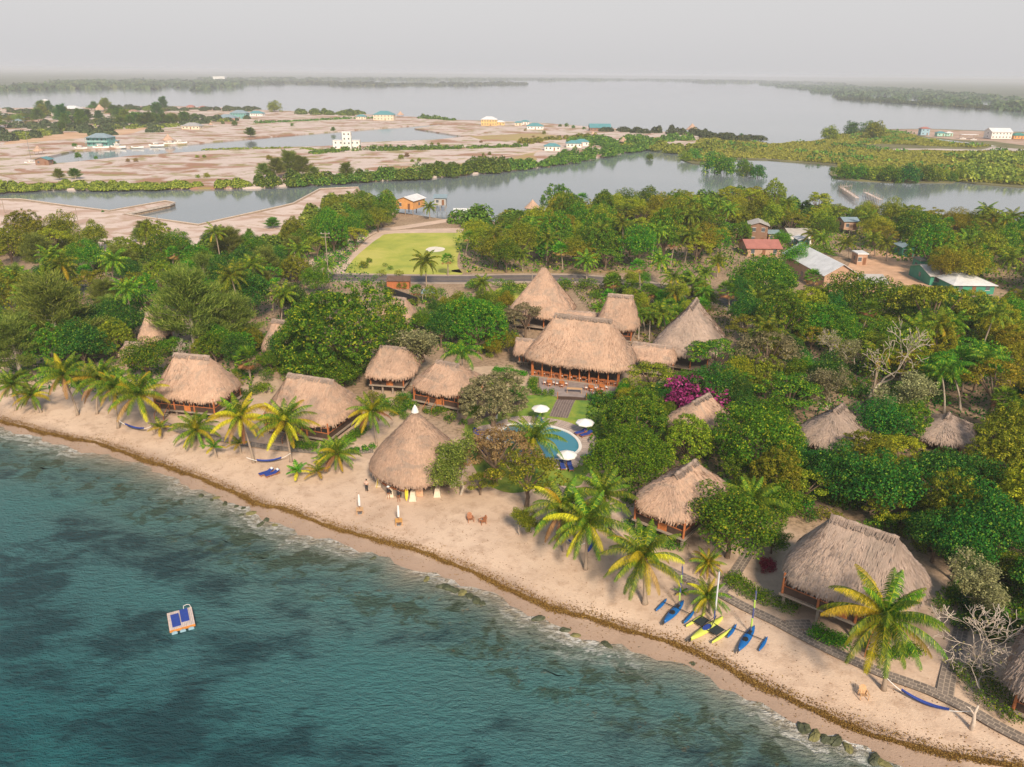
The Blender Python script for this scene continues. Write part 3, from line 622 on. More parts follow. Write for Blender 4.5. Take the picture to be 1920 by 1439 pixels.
def branches(mb,p,d,l,r,depth,rg,tips,spread=.6,n=(2,3),up=.15,wig=.18,segs=3,shr=.72,minr=.02,tipall=False):
    pts=[Vector(p)]; rs=[r]; dd=Vector(d).normalized()
    for i in range(segs):
        dd=(dd+Vector(rg.normal(size=3))*wig+Vector((0,0,up*.3))).normalized(); pts.append(pts[-1]+dd*l/segs); rs.append(max(minr,r*(1-.35*(i+1)/segs)))
    mb.tube(pts,rs,5 if r>.06 else 4,cap=False)
    if tipall or depth<=0: tips.append((pts[-1],dd))
    if depth<=0: return
    k=rg.integers(n[0],n[1]+1); a0=rg.uniform(0,6.28)
    for j in range(k):
        o=dd.orthogonal().normalized(); o.rotate(Matrix.Rotation(a0+j*6.283/k+rg.uniform(-.4,.4),3,dd)); nd=(dd+o*spread*rg.uniform(.7,1.3)+Vector((0,0,up))).normalized()
        branches(mb,pts[-1],nd,l*shr*rg.uniform(.8,1.2),rs[-1]*.72,depth-1,rg,tips,spread,n,up,wig,segs,shr,minr,tipall)
BARK=PM('brown_bark',(.16,.11,.075),.9,.35,4,.4); BARKG=PM('pale_bark',(.42,.36,.30),.85,.25,4,.3); BARKW=PM('bleached_wood',(.54,.46,.39),.85,.2,4,.3); PBARK=PM('palm_bark',(.33,.26,.20),.9,.3,6,.5,stretch=(1,1,5))
LM={'dark':LEAF('leaf_dark',(.008,.062,.012),(.055,.185,.018),.25,(.26,.36,.03)),  # ramp ends also paint in dark crown gaps and sunlit yellow tips
 'green':LEAF('leaf_green',(.014,.085,.008),(.125,.28,.014),.3,(.48,.50,.03)),
 'olive':LEAF('leaf_olive',(.05,.10,.008),(.28,.33,.018),.3,(.58,.54,.04)),
 'yellow':LEAF('leaf_yellow',(.09,.14,.010),(.42,.42,.02),.35,(.68,.58,.04)),
 'khaki':LEAF('leaf_khaki',(.12,.125,.055),(.33,.31,.14),.3,(.48,.44,.24)),
 'casu':LEAF('leaf_casuarina',(.08,.14,.025),(.30,.38,.06),.4,(.46,.50,.11)),
 'bright':LEAF('leaf_bright',(.02,.12,.008),(.13,.33,.012),.3,(.36,.48,.03)),
 'dry':LEAF('leaf_dry',(.20,.13,.05),(.38,.27,.10),.25,(.45,.36,.16)),
 'magenta':LEAF('bracts_magenta',(.22,.02,.10),(.50,.06,.24),.35,(.60,.14,.35)),
 'red':LEAF('bracts_red',(.20,.015,.04),(.42,.04,.09),.3)}
TREE={}
def proto(kind,var,seed):
    key=(kind,var,seed)
    if key in TREE: return TREE[key]
    rg=np.random.default_rng(seed*17+3); tb=MB(); cb=MB(); bark=BARK; tips=[]
    if kind=='round':        # dense broadleaf crown of many clumps, R=4 H=8
        for k in range(5):
            a=k*1.257+rg.uniform(-.3,.3); tb.tube([(0,0,1.8),(math.cos(a)*1.2,math.sin(a)*1.2,3.6),(math.cos(a)*2.6,math.sin(a)*2.6,5.2)],[.16,.11,.04],5,False)
        tb.tube([(0,0,-.3),(.1,.05,1),(0,0,2.4),(.1,0,5)],[.30,.22,.18,.06],7,False)
        L=dome(30,3.15,3.2,4.4,1.12,rg,.8)+dome(11,1.9,1.9,4.2,1.3,rg,.85)
        q=shell(L,52,.27,.62,.6,rg)
    elif kind=='rosette':    # terminal tufts, strongly clumped
        for k in range(5):
            a=k*1.257; tb.tube([(0,0,1.5),(math.cos(a)*1.4,math.sin(a)*1.4,3.6),(math.cos(a)*2.8,math.sin(a)*2.8,5.0)],[.18,.12,.05],5,False)
        tb.tube([(0,0,-.3),(0,0,2),(0,0,5)],[.34,.24,.08],7,False)
        L=dome(135,3.5,3.6,4.0,.46,rg,.75,-.35,.10)
        q=np.concatenate([shell(L,95,.31,.42,.35,rg,.6),shell(dome(12,2.1,2.2,3.9,1.2,rg),14,.4,.6,.6,rg)])
    elif kind=='bigrosette':
        for k in range(8):
            a=k*.79+rg.uniform(-.3,.3); tb.tube([(0,0,1.6),(math.cos(a)*3,math.sin(a)*3,4.8),(math.cos(a)*5.6,math.sin(a)*5.6,6.8)],[.30,.19,.07],6,False)
        tb.tube([(0,0,-.3),(0,0,3),(0,0,8)],[.5,.36,.1],8,False)
        q=np.concatenate([shell(dome(330,7.3,5.6,5.2,.62,rg,.8,-.3,.10),40,.40,.42,.35,rg,.6),shell(dome(24,4.6,3.8,4.8,2.0,rg),7,.5,.6,.6,rg)])
    elif kind=='biground':
        for k in range(8):
            a=k*.79+rg.uniform(-.3,.3); tb.tube([(0,0,1.4),(math.cos(a)*2.8,math.sin(a)*2.8,3.8),(math.cos(a)*5.4,math.sin(a)*5.4,5.6)],[.28,.18,.06],6,False)
        tb.tube([(0,0,-.3),(0,0,2.4),(0,0,7)],[.45,.32,.1],8,False)
        q=np.concatenate([shell(dome(120,6.8,4.8,4.6,1.25,rg,.75,-.3,.14),26,.36,.62,.6,rg),shell(dome(20,4.2,3.2,4.2,1.9,rg),7,.45,.6,.6,rg)])
    elif kind=='spread':     # layered umbrella crown with limbs showing
        for k in range(7):
            a=k*.9+rg.uniform(-.3,.3); r=rg.uniform(2.4,3.6); pts=[(0,0,1.6+.1*k),(math.cos(a)*r*.35,math.sin(a)*r*.35,3.2),(math.cos(a)*r*.8,math.sin(a)*r*.8,4.8+.2*(k%3))]; tb.tube(pts,[.17,.11,.04],5,False)
        tb.tube([(0,0,-.3),(.1,.1,1.2),(0,0,2.2),(0,.2,5)],[.28,.21,.18,.05],7,False)
        L=[]
        for k in range(46):
            a=rg.uniform(0,6.28); r=3.8*math.sqrt(rg.random()); h=5.6-.11*r*r+rg.uniform(-.8,.5); s=rg.uniform(.5,1.05); L.append((math.cos(a)*r,math.sin(a)*r,h,s,s,s*.38))
        q=shell(L,90,.25,.6,.5,rg,.8,.3,-.2)
    elif kind in('sparse','bare'):
        bark=BARKG if kind=='sparse' else BARKW
        branches(tb,(0,0,-.3),(0,0,1),2.1,.22,5 if kind=='sparse' else 6,rg,tips,.60,(2,3),.12,.22,3,.80,.018 if kind=='sparse' else .024,True)
        c=np.array([tuple(t[0]) for t in tips]); zz=c[:,2]; c=c[zz>2.4]
        if kind=='bare': c=c[rg.random(len(c))<(.5 if var=='olive' else .12)]; m_=6 if var=='olive' else 3
        else: m_=max(7,int(8200/len(c)))
        p=np.repeat(c,m_,axis=0)+rg.normal(size=(len(c)*m_,3))*(.34,.34,.24); q=leafq(p,rg.normal(size=p.shape)*.6+np.array([0,0,1]),.25,.6,rg)
    elif kind=='casu':       # feathery casuarina H=12
        bark=BARKG; tb.tube([(0,0,-.3),(.1,0,4),(0,.1,8),(.1,.1,11.3)],[.24,.17,.10,.03],6,False); P_=[];Dn=[]
        for k in range(34):
            h=2.6+8.2*k/34; a=k*2.4+rg.uniform(-.4,.4); r=(3.3*(1-((h-2.2)/10)**1.4))*rg.uniform(.65,1.15)+.5; rise=rg.uniform(.9,1.9)
            o=Vector((math.cos(a),math.sin(a),0)); pts=[Vector((0,0,h)),Vector((0,0,h))+o*r*.5+Vector((0,0,rise*.35)),Vector((0,0,h))+o*r+Vector((0,0,rise))]
            tb.tube(pts,[.07,.045,.015],4,False)
            for j in range(7):
                f=.3+.7*j/6; c=pts[1].lerp(pts[2],(f-.5)*2) if f>.5 else pts[0].lerp(pts[1],f*2)
                m_=64; sp=rg.normal(size=(m_,3))*(.34,.34,.30); base=np.array(tuple(c))+sp
                P_.append(base); Dn.append(np.array([o.x*.55,o.y*.55,1.0])+rg.normal(size=(m_,3))*.35)
        P_.append(np.array([[.1,.1,11.2]])+rg.normal(size=(60,3))*(.3,.3,.6)); Dn.append(np.array([0,0,1.])+rg.normal(size=(60,3))*.2)
        c=np.concatenate(P_); d=np.concatenate(Dn); d/=np.linalg.norm(d,axis=1,keepdims=True); l=rg.uniform(.3,.75,len(c))[:,None]; s=np.cross(d,rg.normal(size=c.shape)); s/=np.linalg.norm(s,axis=1,keepdims=True); s*=.034
        q=np.stack([c-s,c+s,c+d*l+s*.4,c+d*l-s*.4],axis=1)
    elif kind=='shrub':
        tb.tube([(0,0,-.2),(0,0,.9)],[.06,.03],5,False)
        for k in range(4): tb.tube([(0,0,0),(math.cos(k*1.6)*.7,math.sin(k*1.6)*.7,1.0)],[.04,.02],4,False)
        q=shell(dome(16,1.05,.85,.85,.45,rg,.8,-.5),60,.22,.6,.6,rg)
    elif kind=='bush':       # mangrove / rounded mass reaching the ground, R=3 H=4
        tb.tube([(0,0,-.6),(0,0,2.4)],[.12,.04],5,False)
        q=shell(dome(22,2.3,2.5,1.4,.95,rg,.85,-.45)+dome(6,1.2,1.2,1.4,1.1,rg),36,.34,.65,.6,rg)
    cb.quads(q)
    me=(tb.mesh('trunk',bark,True),cb.mesh('crown',LM[var])); TREE[key]=me; return me
NAMES={'bigrosette':('almond_tree','tree'),'biground':('broadleaf_tree','tree'),'round':('broadleaf_tree','tree'),'rosette':('almond_tree','tree'),'spread':('umbrella_tree','tree'),'sparse':('branchy_tree','tree'),'bare':('bare_tree','tree'),'casu':('casuarina_tree','tree'),'shrub':('shrub','shrub'),'bush':('mangrove_bush','bush')}
DESC={'bigrosette':'broad tufted','biground':'broad rounded','round':'rounded','rosette':'tufted','spread':'flat-topped','sparse':'open branchy','bare':'pale bare-branched','casu':'feathery','shrub':'low','bush':'rounded'}
CDESC={'dark':'dark green','green':'green','olive':'olive green','yellow':'yellow green','khaki':'khaki','casu':'grey green','bright':'bright green','dry':'brownish','magenta':'magenta','red':'red'}
WID={'bigrosette':15.6,'biground':15.6,'round':8.4,'rosette':7.6,'spread':8.2,'sparse':8,'bare':8,'casu':6.6,'shrub':2.8,'bush':6.2}
HGT={'bigrosette':11,'biground':9.6,'round':8.3,'rosette':8,'spread':6.3,'sparse':9,'bare':9,'casu':12,'shrub':2,'bush':4.6}
def tree_at(p,kind,var,R_,seed=None,zs=1,label=None,group=None,rz=None):
    seed=random.randint(0,2) if seed is None else seed
    tm,cm=proto(kind,var,seed); nm,cat=NAMES[kind]; s=R_*2/WID[kind]
    if kind=='shrub' and R_<.75: nm='shrub'
    lab=label or ('%s %s %s'%(DESC[kind],CDESC[var],{'bush':'mangrove bush'}.get(kind,cat)))
    t=thing(nm,lab,cat,p,rz if rz is not None else random.uniform(0,6.28),group or {'tree':'trees of the resort woodland','shrub':'garden shrubs','bush':'mangrove bushes'}[cat],auto=label is None,sc=(s,s,s*zs))
    meshob('trunk',tm,t); meshob('crown',cm,t); return t
TP=[]     # trees placed (x,y,r)
def tree_px(u,v,wpx,kind,var,label=None,seed=None,hm=None,group=None):
    """crown centred on picture (u,v), wpx wide: solve ground spot and size"""
    z=5
    if kind=='casu': hm=(hm or 1)*.52
    if kind in('round','rosette') and wpx/F*proj(PZ(u,v,5))[2]/2>5.2: kind='big'+kind; seed=0
    for _ in range(15):
        p=PZ(u,v,z); dep=proj(p)[2]; Rr=wpx/F*dep/2; s=Rr*2/WID[kind]; hc=HGT[kind]*s*(hm or 1)*.60
        z=.5*z+.5*(G+hc)
    p=PZ(u,v,z); zs=hm or 1
    t=tree_at((p.x,p.y,gz(p.x,p.y)),kind,var,Rr,seed,zs,label,group); TP.append((p.x,p.y,Rr)); return t
# ---- palms
def frond_quads(L,e0,e1,rg,nl=44,lw=.060,ll=.95,hang=.75,az=0,base=(0,0,0),tw=0):
    """one pinnate frond: arching rachis with drooping leaflets; e0,e1 = start/end elevation"""
    N_s=12; pts=[Vector((0,0,0))]; dirs=[]
    for i in range(N_s):
        e=e0+(e1-e0)*((i+.5)/N_s)**1.15; d=Vector((math.cos(e),0,math.sin(e))); dirs.append(d); pts.append(pts[-1]+d*L/N_s)
    Q=[]
    for i in range(N_s):
        w0,w1=.05*(1-i/N_s)+.012,.05*(1-(i+1)/N_s)+.012; s=Vector((0,1,0)); Q.append([pts[i]-s*w0,pts[i]+s*w0,pts[i+1]+s*w1,pts[i+1]-s*w1])
    for k in range(nl):
        f=.10+.88*k/(nl-1); i=min(N_s-1,int(f*N_s)); p=pts[i].lerp(pts[i+1],f*N_s-i); d=dirs[i]; l=ll*(math.sin(math.pi*min(1,f*.86+.12))**.6)*rg.uniform(.85,1.1)
        for sg in (-1,1):
            o=(Vector((0,sg,0))*.85+d*.5+Vector((0,0,-hang+rg.uniform(-.15,.15)))).normalized(); mid=p+o*l*.5; o2=(o+Vector((0,0,-.6))).normalized(); end=mid+o2*l*.5
            wv=d*lw; Q.append([p-wv*.5,p+wv*.6,mid+wv*.7,mid-wv*.5]); Q.append([mid-wv*.5,mid+wv*.7,end+wv*.12,end-wv*.05])
    a=np.array([[tuple(x) for x in q] for q in Q]); c,s=math.cos(az),math.sin(az); M_=np.array([[c,-s,0],[s,c,0],[0,0,1]]); return a@M_.T+np.array(base)
PF=LEAF('palm_frond',(.025,.09,.012),(.20,.31,.016),.3,(.52,.48,.03)); PFY=LEAF('palm_frond_yellow',(.32,.29,.015),(.66,.54,.025),.35,(.80,.64,.05)); PFD=LEAF('palm_frond_dry',(.22,.11,.04),(.42,.24,.09),.2)
NUT=PM('coconut_husk',(.40,.22,.05),.6,.3,5)
FR={}
def frond_lib():
    rg=np.random.default_rng(5)
    for i,(e0,e1,L) in enumerate([(1.35,.45,3.9),(1.05,-.15,4.5),(.70,-.6,4.8),(.35,-.85,4.8),(0.0,-1.1,4.6),(-.45,-1.3,4.0)]):
        for v in (0,1):
            q=frond_quads(L*(1+.04*v),e0+.06*v,e1-.1*v,rg,46,.058,.85,.72)
            for nm,mt in (('g',PF),('y',PFY),('d',PFD)):
                me=MB().quads(q).mesh('frond',mt); FR[(i,v,nm)]=me
frond_lib()
def trunk_pts(lean,h,n=8,curve=.5):
    lx,ly=lean; return [(lx*(t**(1+curve)),ly*(t**(1+curve)),h*t-.2*(1-t)) for t in [i/(n-1) for i in range(n)]]
CROWNS={}
def crown_mesh(kind,seed):
    key=(kind,seed)
    if key in CROWNS: return CROWNS[key]
    rg=np.random.default_rng(seed+90); mb=MB()
    if kind=='coco':
        n=22
        for k in range(n):
            t=k/(n-1); e0=1.35-1.75*t+rg.uniform(-.1,.1); q=frond_quads(4.2*rg.uniform(.85,1.05),e0,e0-1.15-.2*t,rg,24,.11,.95,.55,k*2.4+rg.uniform(-.2,.2)); mb.m=1 if t>.86 and seed%2 else 0; mb.quads(q)
        me=mb.mesh('crown',[PF,PFY])
    elif kind=='royal':
        n=16
        for k in range(n):
            t=k/(n-1); e0=1.25-1.15*t; mb.quads(frond_quads(3.6,e0,e0-1.6,rg,34,.06,.85,.55,k*2.4))
        me=mb.mesh('crown',[LM['green']])
    elif kind=='sap':
        n=10
        for k in range(n):
            t=k/(n-1); e0=1.35-1.2*t; mb.m=1 if k>=n-1-(seed%3)*2 else 0; mb.quads(frond_quads(2.2*rg.uniform(.8,1.1),e0,e0-1.0,rg,20,.07,.55,.35,k*2.4))
        me=mb.mesh('crown',[LM['bright'] if seed%2 else PF,PFY])
    elif kind=='fan':        # round fan leaves on stalks with a dry skirt
        n=46
        for k in range(n):
            t=k/(n-1); e=1.3-2.0*t; a=k*2.4; d=Vector((math.cos(a)*math.cos(e),math.sin(a)*math.cos(e),math.sin(e))); p=d*rg.uniform(.8,1.15); mb.m=1 if t>.78 else 0
            s=d.cross(Vector((0,0,1))).normalized(); up=s.cross(d); Q=[[Vector((0,0,0))-s*.015,s*.015,p+s*.015,p-s*.015]]
            for j in range(11):
                b=(j-5)*.27; r=(d*math.cos(b)+s*math.sin(b)+Vector((0,0,-.35))*abs(math.sin(b))*.6).normalized(); w_=r.cross(up).normalized()*.055; e_=p+r*.78; Q.append([p-w_*.3,p+w_*.3,e_*.6+p*.4+w_,e_-Vector((0,0,.08))])
            mb.quads(np.array([[tuple(x) for x in q] for q in Q]))
        me=mb.mesh('crown',[LM['bright'],PFD])
    CROWNS[key]=me; return me
TRK={}
def trunk_mesh(lx,ly,h,r=.17,mat=None,base=True):
    key=(round(lx,1),round(ly,1),round(h,1),r,mat)
    if key in TRK: return TRK[key]
    mb=MB(); p=trunk_pts((lx,ly),h,10); rs=[r*(1.9 if i==0 and base else 1.25 if i==1 and base else 1-.35*i/9) for i in range(10)]; mb.tube(p,rs,8)
    TRK[key]=mb.mesh('trunk',mat or PBARK,True); return TRK[key]
def palm(base_uv,crown_uv,kind='coco',label=None,R_=None,detail=False,seed=0,yellow=0,r=.17,skip=0,h=None):
    """trunk foot and crown heart given where the photo shows them"""
    b=P(*base_uv); 
    z=solve_z(b.x,b.y,crown_uv[1]); z=max(z,b.z+.4); c=PZ(crown_uv[0],crown_uv[1],z)
    c=Vector((c.x,b.y+(c.y-b.y)*.0,z)) if abs(c.y-b.y)>3 else c
    hh=z-b.z; sc=(R_ or 4.2)/4.2*1.06
    nm={'coco':'coconut_palm','royal':'royal_palm','fan':'fan_palm','sap':'young_palm'}[kind]
    t=thing(nm,label or {'coco':'coconut palm','royal':'slender palm','fan':'fan palm with shaggy skirt','sap':'young palm'}[kind],'palm',b,0,{'coco':'coconut palms','royal':'slender palms','fan':'fan palms','sap':'young palms on the sand'}[kind],auto=label is None)
    hd=Vector((c.x-b.x,c.y-b.y,hh))
    if kind!='sap' or hh>.6: meshob('trunk',trunk_mesh(hd.x,hd.y,hh,r,BARKG if kind=='royal' else None),t)
    if detail:
        rg=np.random.default_rng(seed+3); n=34
        for k in range(n):
            f=k/(n-1); i=min(5,int(f*5.6)); nmx='y' if rg.random()<yellow*(.3+f) else 'g'
            if f>.84 and rg.random()<.4: nmx='d'
            fr=meshob('frond',FR[(i,int(rg.integers(0,2)),nmx)],t,hd,k*2.39996+rg.uniform(-.25,.25)); fr.scale=(sc*rg.uniform(.88,1.05),)*3
            if nmx=='y' and yellow<.6: fr['label']='yellowing old frond'
            if nmx=='d': fr['label']='dry brown frond'
        mb=MB()
        for k in range(8): mb.lathe([(0,-.14),(.11,-.06),(.13,.03),(.06,.13),(0,.14)],7,(hd.x+math.cos(k*.8)*.28,hd.y+math.sin(k*.8)*.28,hd.z-.15-.12*(k%2)))
        mb.build('coconuts',NUT,t,smooth=True)
    else:
        cr=meshob('crown',crown_mesh(kind,seed%3),t,hd,random.uniform(0,6.28)); cr.scale=((R_ or {'coco':4.2,'royal':3,'sap':2.2,'fan':1.9}[kind])/{'coco':4.2,'royal':3.0,'sap':2.2,'fan':1.9}[kind],)*3
        if kind=='royal': MB().tube([(hd.x,hd.y,hd.z-1.0),(hd.x,hd.y,hd.z+.1)],[.15,.09],8).build('crownshaft',LM['bright'],t,True)
    ZONES.append((b.x,b.y,1.2)) if kind!='sap' else None
    return t
# ---------------------------------------------------------------- things that must stay visible (photo windows -> depth)
def vis(u0,v0,u1,v1,vb=None): RECTS.append((u0,v0,u1,v1,proj(P((u0+u1)/2,vb or v1))[2]))
vis(640,432,868,520); vis(590,515,1110,537,530); vis(905,780,1110,885); vis(955,740,1130,800); vis(1015,702,1150,740)
vis(750,362,838,405,412); vis(845,396,912,416); vis(1370,425,1462,470); vis(1478,430,1530,458); vis(1490,460,1600,535); vis(1575,406,1606,436); vis(1740,495,1868,545); vis(1600,490,1720,540)
vis(985,376,1016,390,400); vis(1240,640,1350,690); vis(725,540,772,562,570)
SANDP=[(0,735),(60,770),(250,800),(300,790),(470,860),(560,880),(700,870),(700,930),(880,940),(960,1010),(1060,990),(1110,1010),(1250,1040),(1400,1120),(1500,1190),(1920,1400),(1920,1439),(1500,1439),(0,1439)]
def sandy(u,v): return inside((u,v),SANDP)
# ---------------------------------------------------------------- palms placed one by one
D=dict(detail=True)
palm((77,773),(58,742),label='short leaning palm, farthest left on the sand',R_=2.6,seed=1,yellow=.35,**D)
palm((146,779),(118,703),label='tall palm leaning left, beside the leftmost short palm',R_=3.9,seed=2,yellow=.2,**D)
palm((182,776),(186,712),label='dense green palm between the leaning palm and the hammock palm',R_=4.0,seed=3,yellow=.1,**D)
palm((222,803),(214,726),label='palm holding the left end of the leftmost hammock',R_=3.4,seed=4,yellow=.15,**D)
palm((290,810),(258,741),label='spreading palm in front of the left cabin eave',R_=4.3,seed=5,yellow=.25,**D)
palm((30,770),(22,722),label='shaded dark palm at the left edge of the beach',R_=3,seed=6,**D)
palm((476,868),(450,784),label='bright yellow palm between the two beachfront cabins',R_=3.9,seed=7,yellow=1.0,**D)
palm((546,866),(534,792),label='green palm right in front of the wide thatched cabin',R_=4.2,seed=8,yellow=.35,**D)
palm((706,832),(697,773),label='yellow green palm between the wide cabin and the conical bar',R_=3.3,seed=9,yellow=.6,r=.12,**D)
palm((374,832),(368,806),label='low spreading palm beside the yellow palm',R_=3.3,seed=10,yellow=.2,**D)
palm((632,884),(632,851),label='squat palm on the sand left of the conical bar',R_=2.9,seed=11,yellow=.1,**D)
palm((1058,1034),(1056,955),label='palm behind the two-hammock palm, at the left hammock end',R_=3.9,seed=12,yellow=.25,**D)
palm((1098,1068),(1101,982),label='palm with two hammocks tied to its trunk',R_=4.1,seed=13,yellow=.4,**D)
palm((1150,1000),(1130,930),label='upright green palm left of the stilt cabin',R_=3.6,seed=14,**D)
palm((1209,1132),(1206,1046),label='palm standing alone in front of the stilt cabin',R_=4.0,seed=15,yellow=.35,r=.22,**D)
palm((1657,1294),(1660,1160),label='tallest foreground palm in front of the largest cabin',R_=4.6,seed=16,yellow=.55,r=.17,**D)
palm((1430,1010),(1410,941),label='palm crown rising over the broad tree right of the stilt cabin',R_=3.6,seed=17,**D)
palm((1000,885),(1001,823),label='palm leaning over the near edge of the pool',R_=4.0,seed=18,yellow=.2,**D)
palm((1330,1148),(1328,1118),label='young dark green palm between trimaran masts',R_=2.1,seed=19,yellow=.2,r=.14,**D)
palm((1329,1073),(1328,1056),label='young yellow palm beside the stone path',R_=1.9,seed=20,yellow=.8,r=.13,**D)
for b,c,l in [((559,898),(557,884),'small yellow palm right of the beach loungers'),((602,900),(596,884),'small yellow green palm, second from the beach loungers'),((406,858),(400,838),'small palm seedling in front of the low spreading palm'),((452,851),(448,832),'small green palm at the foot of the yellow palm'),((1279,1118),(1278,1110),'tiny palm seedling behind the left blue trimaran'),((302,818),(300,802),'little palm at the right end of the leftmost hammock'),((612,872),(608,862),'small palm behind the yellow green sapling')]:
    palm(b,c,'sap',l,R_=1.9 if 'tiny' not in l else .9,seed=b[0])
palm((868,738),(866,662),'royal','slender royal palm with green crownshaft beside the orange-door cabin',R_=3.4,r=.13)
palm((1197,637),(1200,588),'royal','slender pale-trunked palm behind the roof passage',R_=2.2,r=.12)
palm((1217,640),(1219,592),'royal','slender palm nearest the right pyramid roof',R_=2.2,r=.12)
for b,c,k,l,rr in [((800,540),(797,490),'coco','full coconut palm between the lawn and the road',4.4),((840,517),(840,487),'fan','fan palm with dry skirt at the lawn corner',2.2),((1055,510),(1052,468),'fan','fan palm with dry skirt across the road behind the tallest roof',2.6),((1100,524),(1099,488),'coco','coconut palm on the verge right of the tallest roof',4.0),((980,510),(978,478),'coco','coconut palm before the woodland left of the tallest roof',3.6),((1240,535),(1238,488),'coco','yellowish coconut palm above the back garden',4.0),((1270,555),(1262,520),'coco','coconut palm behind the back garden',3.8),((1312,555),(1306,530),'coco','coconut palm just above the right pyramid apex',3.8),((1367,592),(1365,545),'fan','tall fan palm right of the right pyramid roof',2.9),((1527,568),(1525,520),'fan','fan palm before the long white metal roof',2.6),((1422,600),(1420,560),'coco','coconut palm right of the tall fan palm',3.8),((610,525),(612,498),'coco','coconut palm left of the lawn by the road',3.4),((785,565),(782,545),'fan','fan palm beside the little pavilion',2),((1150,560),(1150,528),'fan','bright fan palm beside the road bend',2.6),((1185,575),(1184,540),'fan','bushy fan palm above the rear thatched roof',2.6),((1215,580),(1215,548),'fan','bushy fan palm between the rear roof and the pyramid',2.6),((1125,600),(1124,578),'coco','short palm between the dining hall ridge and rear roof',2.4),((1172,600),(1168,572),'royal','thin palm in the inner courtyard',2),((905,555),(905,530),'coco','feathery palm on the near verge of the road',3.2),((470,715),(466,672),'fan','brownish fan palm cluster right of the left cabin',2.8),((1200,560),(1198,500),'fan','fan palm over the bend',2.4),((1095,402),(1092,374),'fan','fan palm on the lagoon shore',3.2),((1136,400),(1134,370),'fan','second fan palm on the lagoon shore',3.4),((730,402),(727,372),'coco','palm left of the orange house',3),((806,412),(805,388),'coco','palm in front of the orange house',3.6),
 ((1568,430),(1565,400),'coco','palm before the pale blue roof',4),((1632,445),(1630,410),'coco','tall palm right of the pale blue roof',4.4),((1545,480),(1542,448),'coco','yellow green palm above the long white roof',4.2),((1592,485),(1588,456),'coco','palm in the yard right of the long white roof',4),((1662,490),(1660,455),'coco','leaning palm over the dirt yard',4.2),((1528,470),(1522,440),'coco','palm right of the teal gable',3.8),((1640,480),(1636,448),'coco','palm above the dirt yard',3.8),
 ((1800,770),(1782,690),'royal','dark slender palm clump deep in the right woodland',3.4),((1770,775),(1765,700),'royal','left stem of the dark palm clump',3),((1860,760),(1850,672),'coco','bright yellow palm high in the right woodland',3.4),((1322,545),(1322,512),'coco','palm behind the right pyramid apex',3.4),((1440,625),(1438,585),'fan','fan palm in the woodland right of the pyramid',2.3),((1468,580),(1465,545),'fan','fan palm left of the long white roof',2.2),((1345,520),(1345,490),'coco','palm at the woodland edge above the right pyramid',3.6),((1385,610),(1382,585),'coco','low palm beside the tall fan palm',2.8),((1210,470),(1208,440),'coco','palm rising from the middle woodland',3.4),((1262,600),(1258,575),'fan','fan palm in front of the road bend',2.4),((1235,610),(1235,580),'fan','fan palm left of the pyramid roof',2.2),((1300,548),(1290,522),'fan','fan palm at the road side',2.4)]:
    palm(b,c,k,l,R_=rr,seed=b[0])
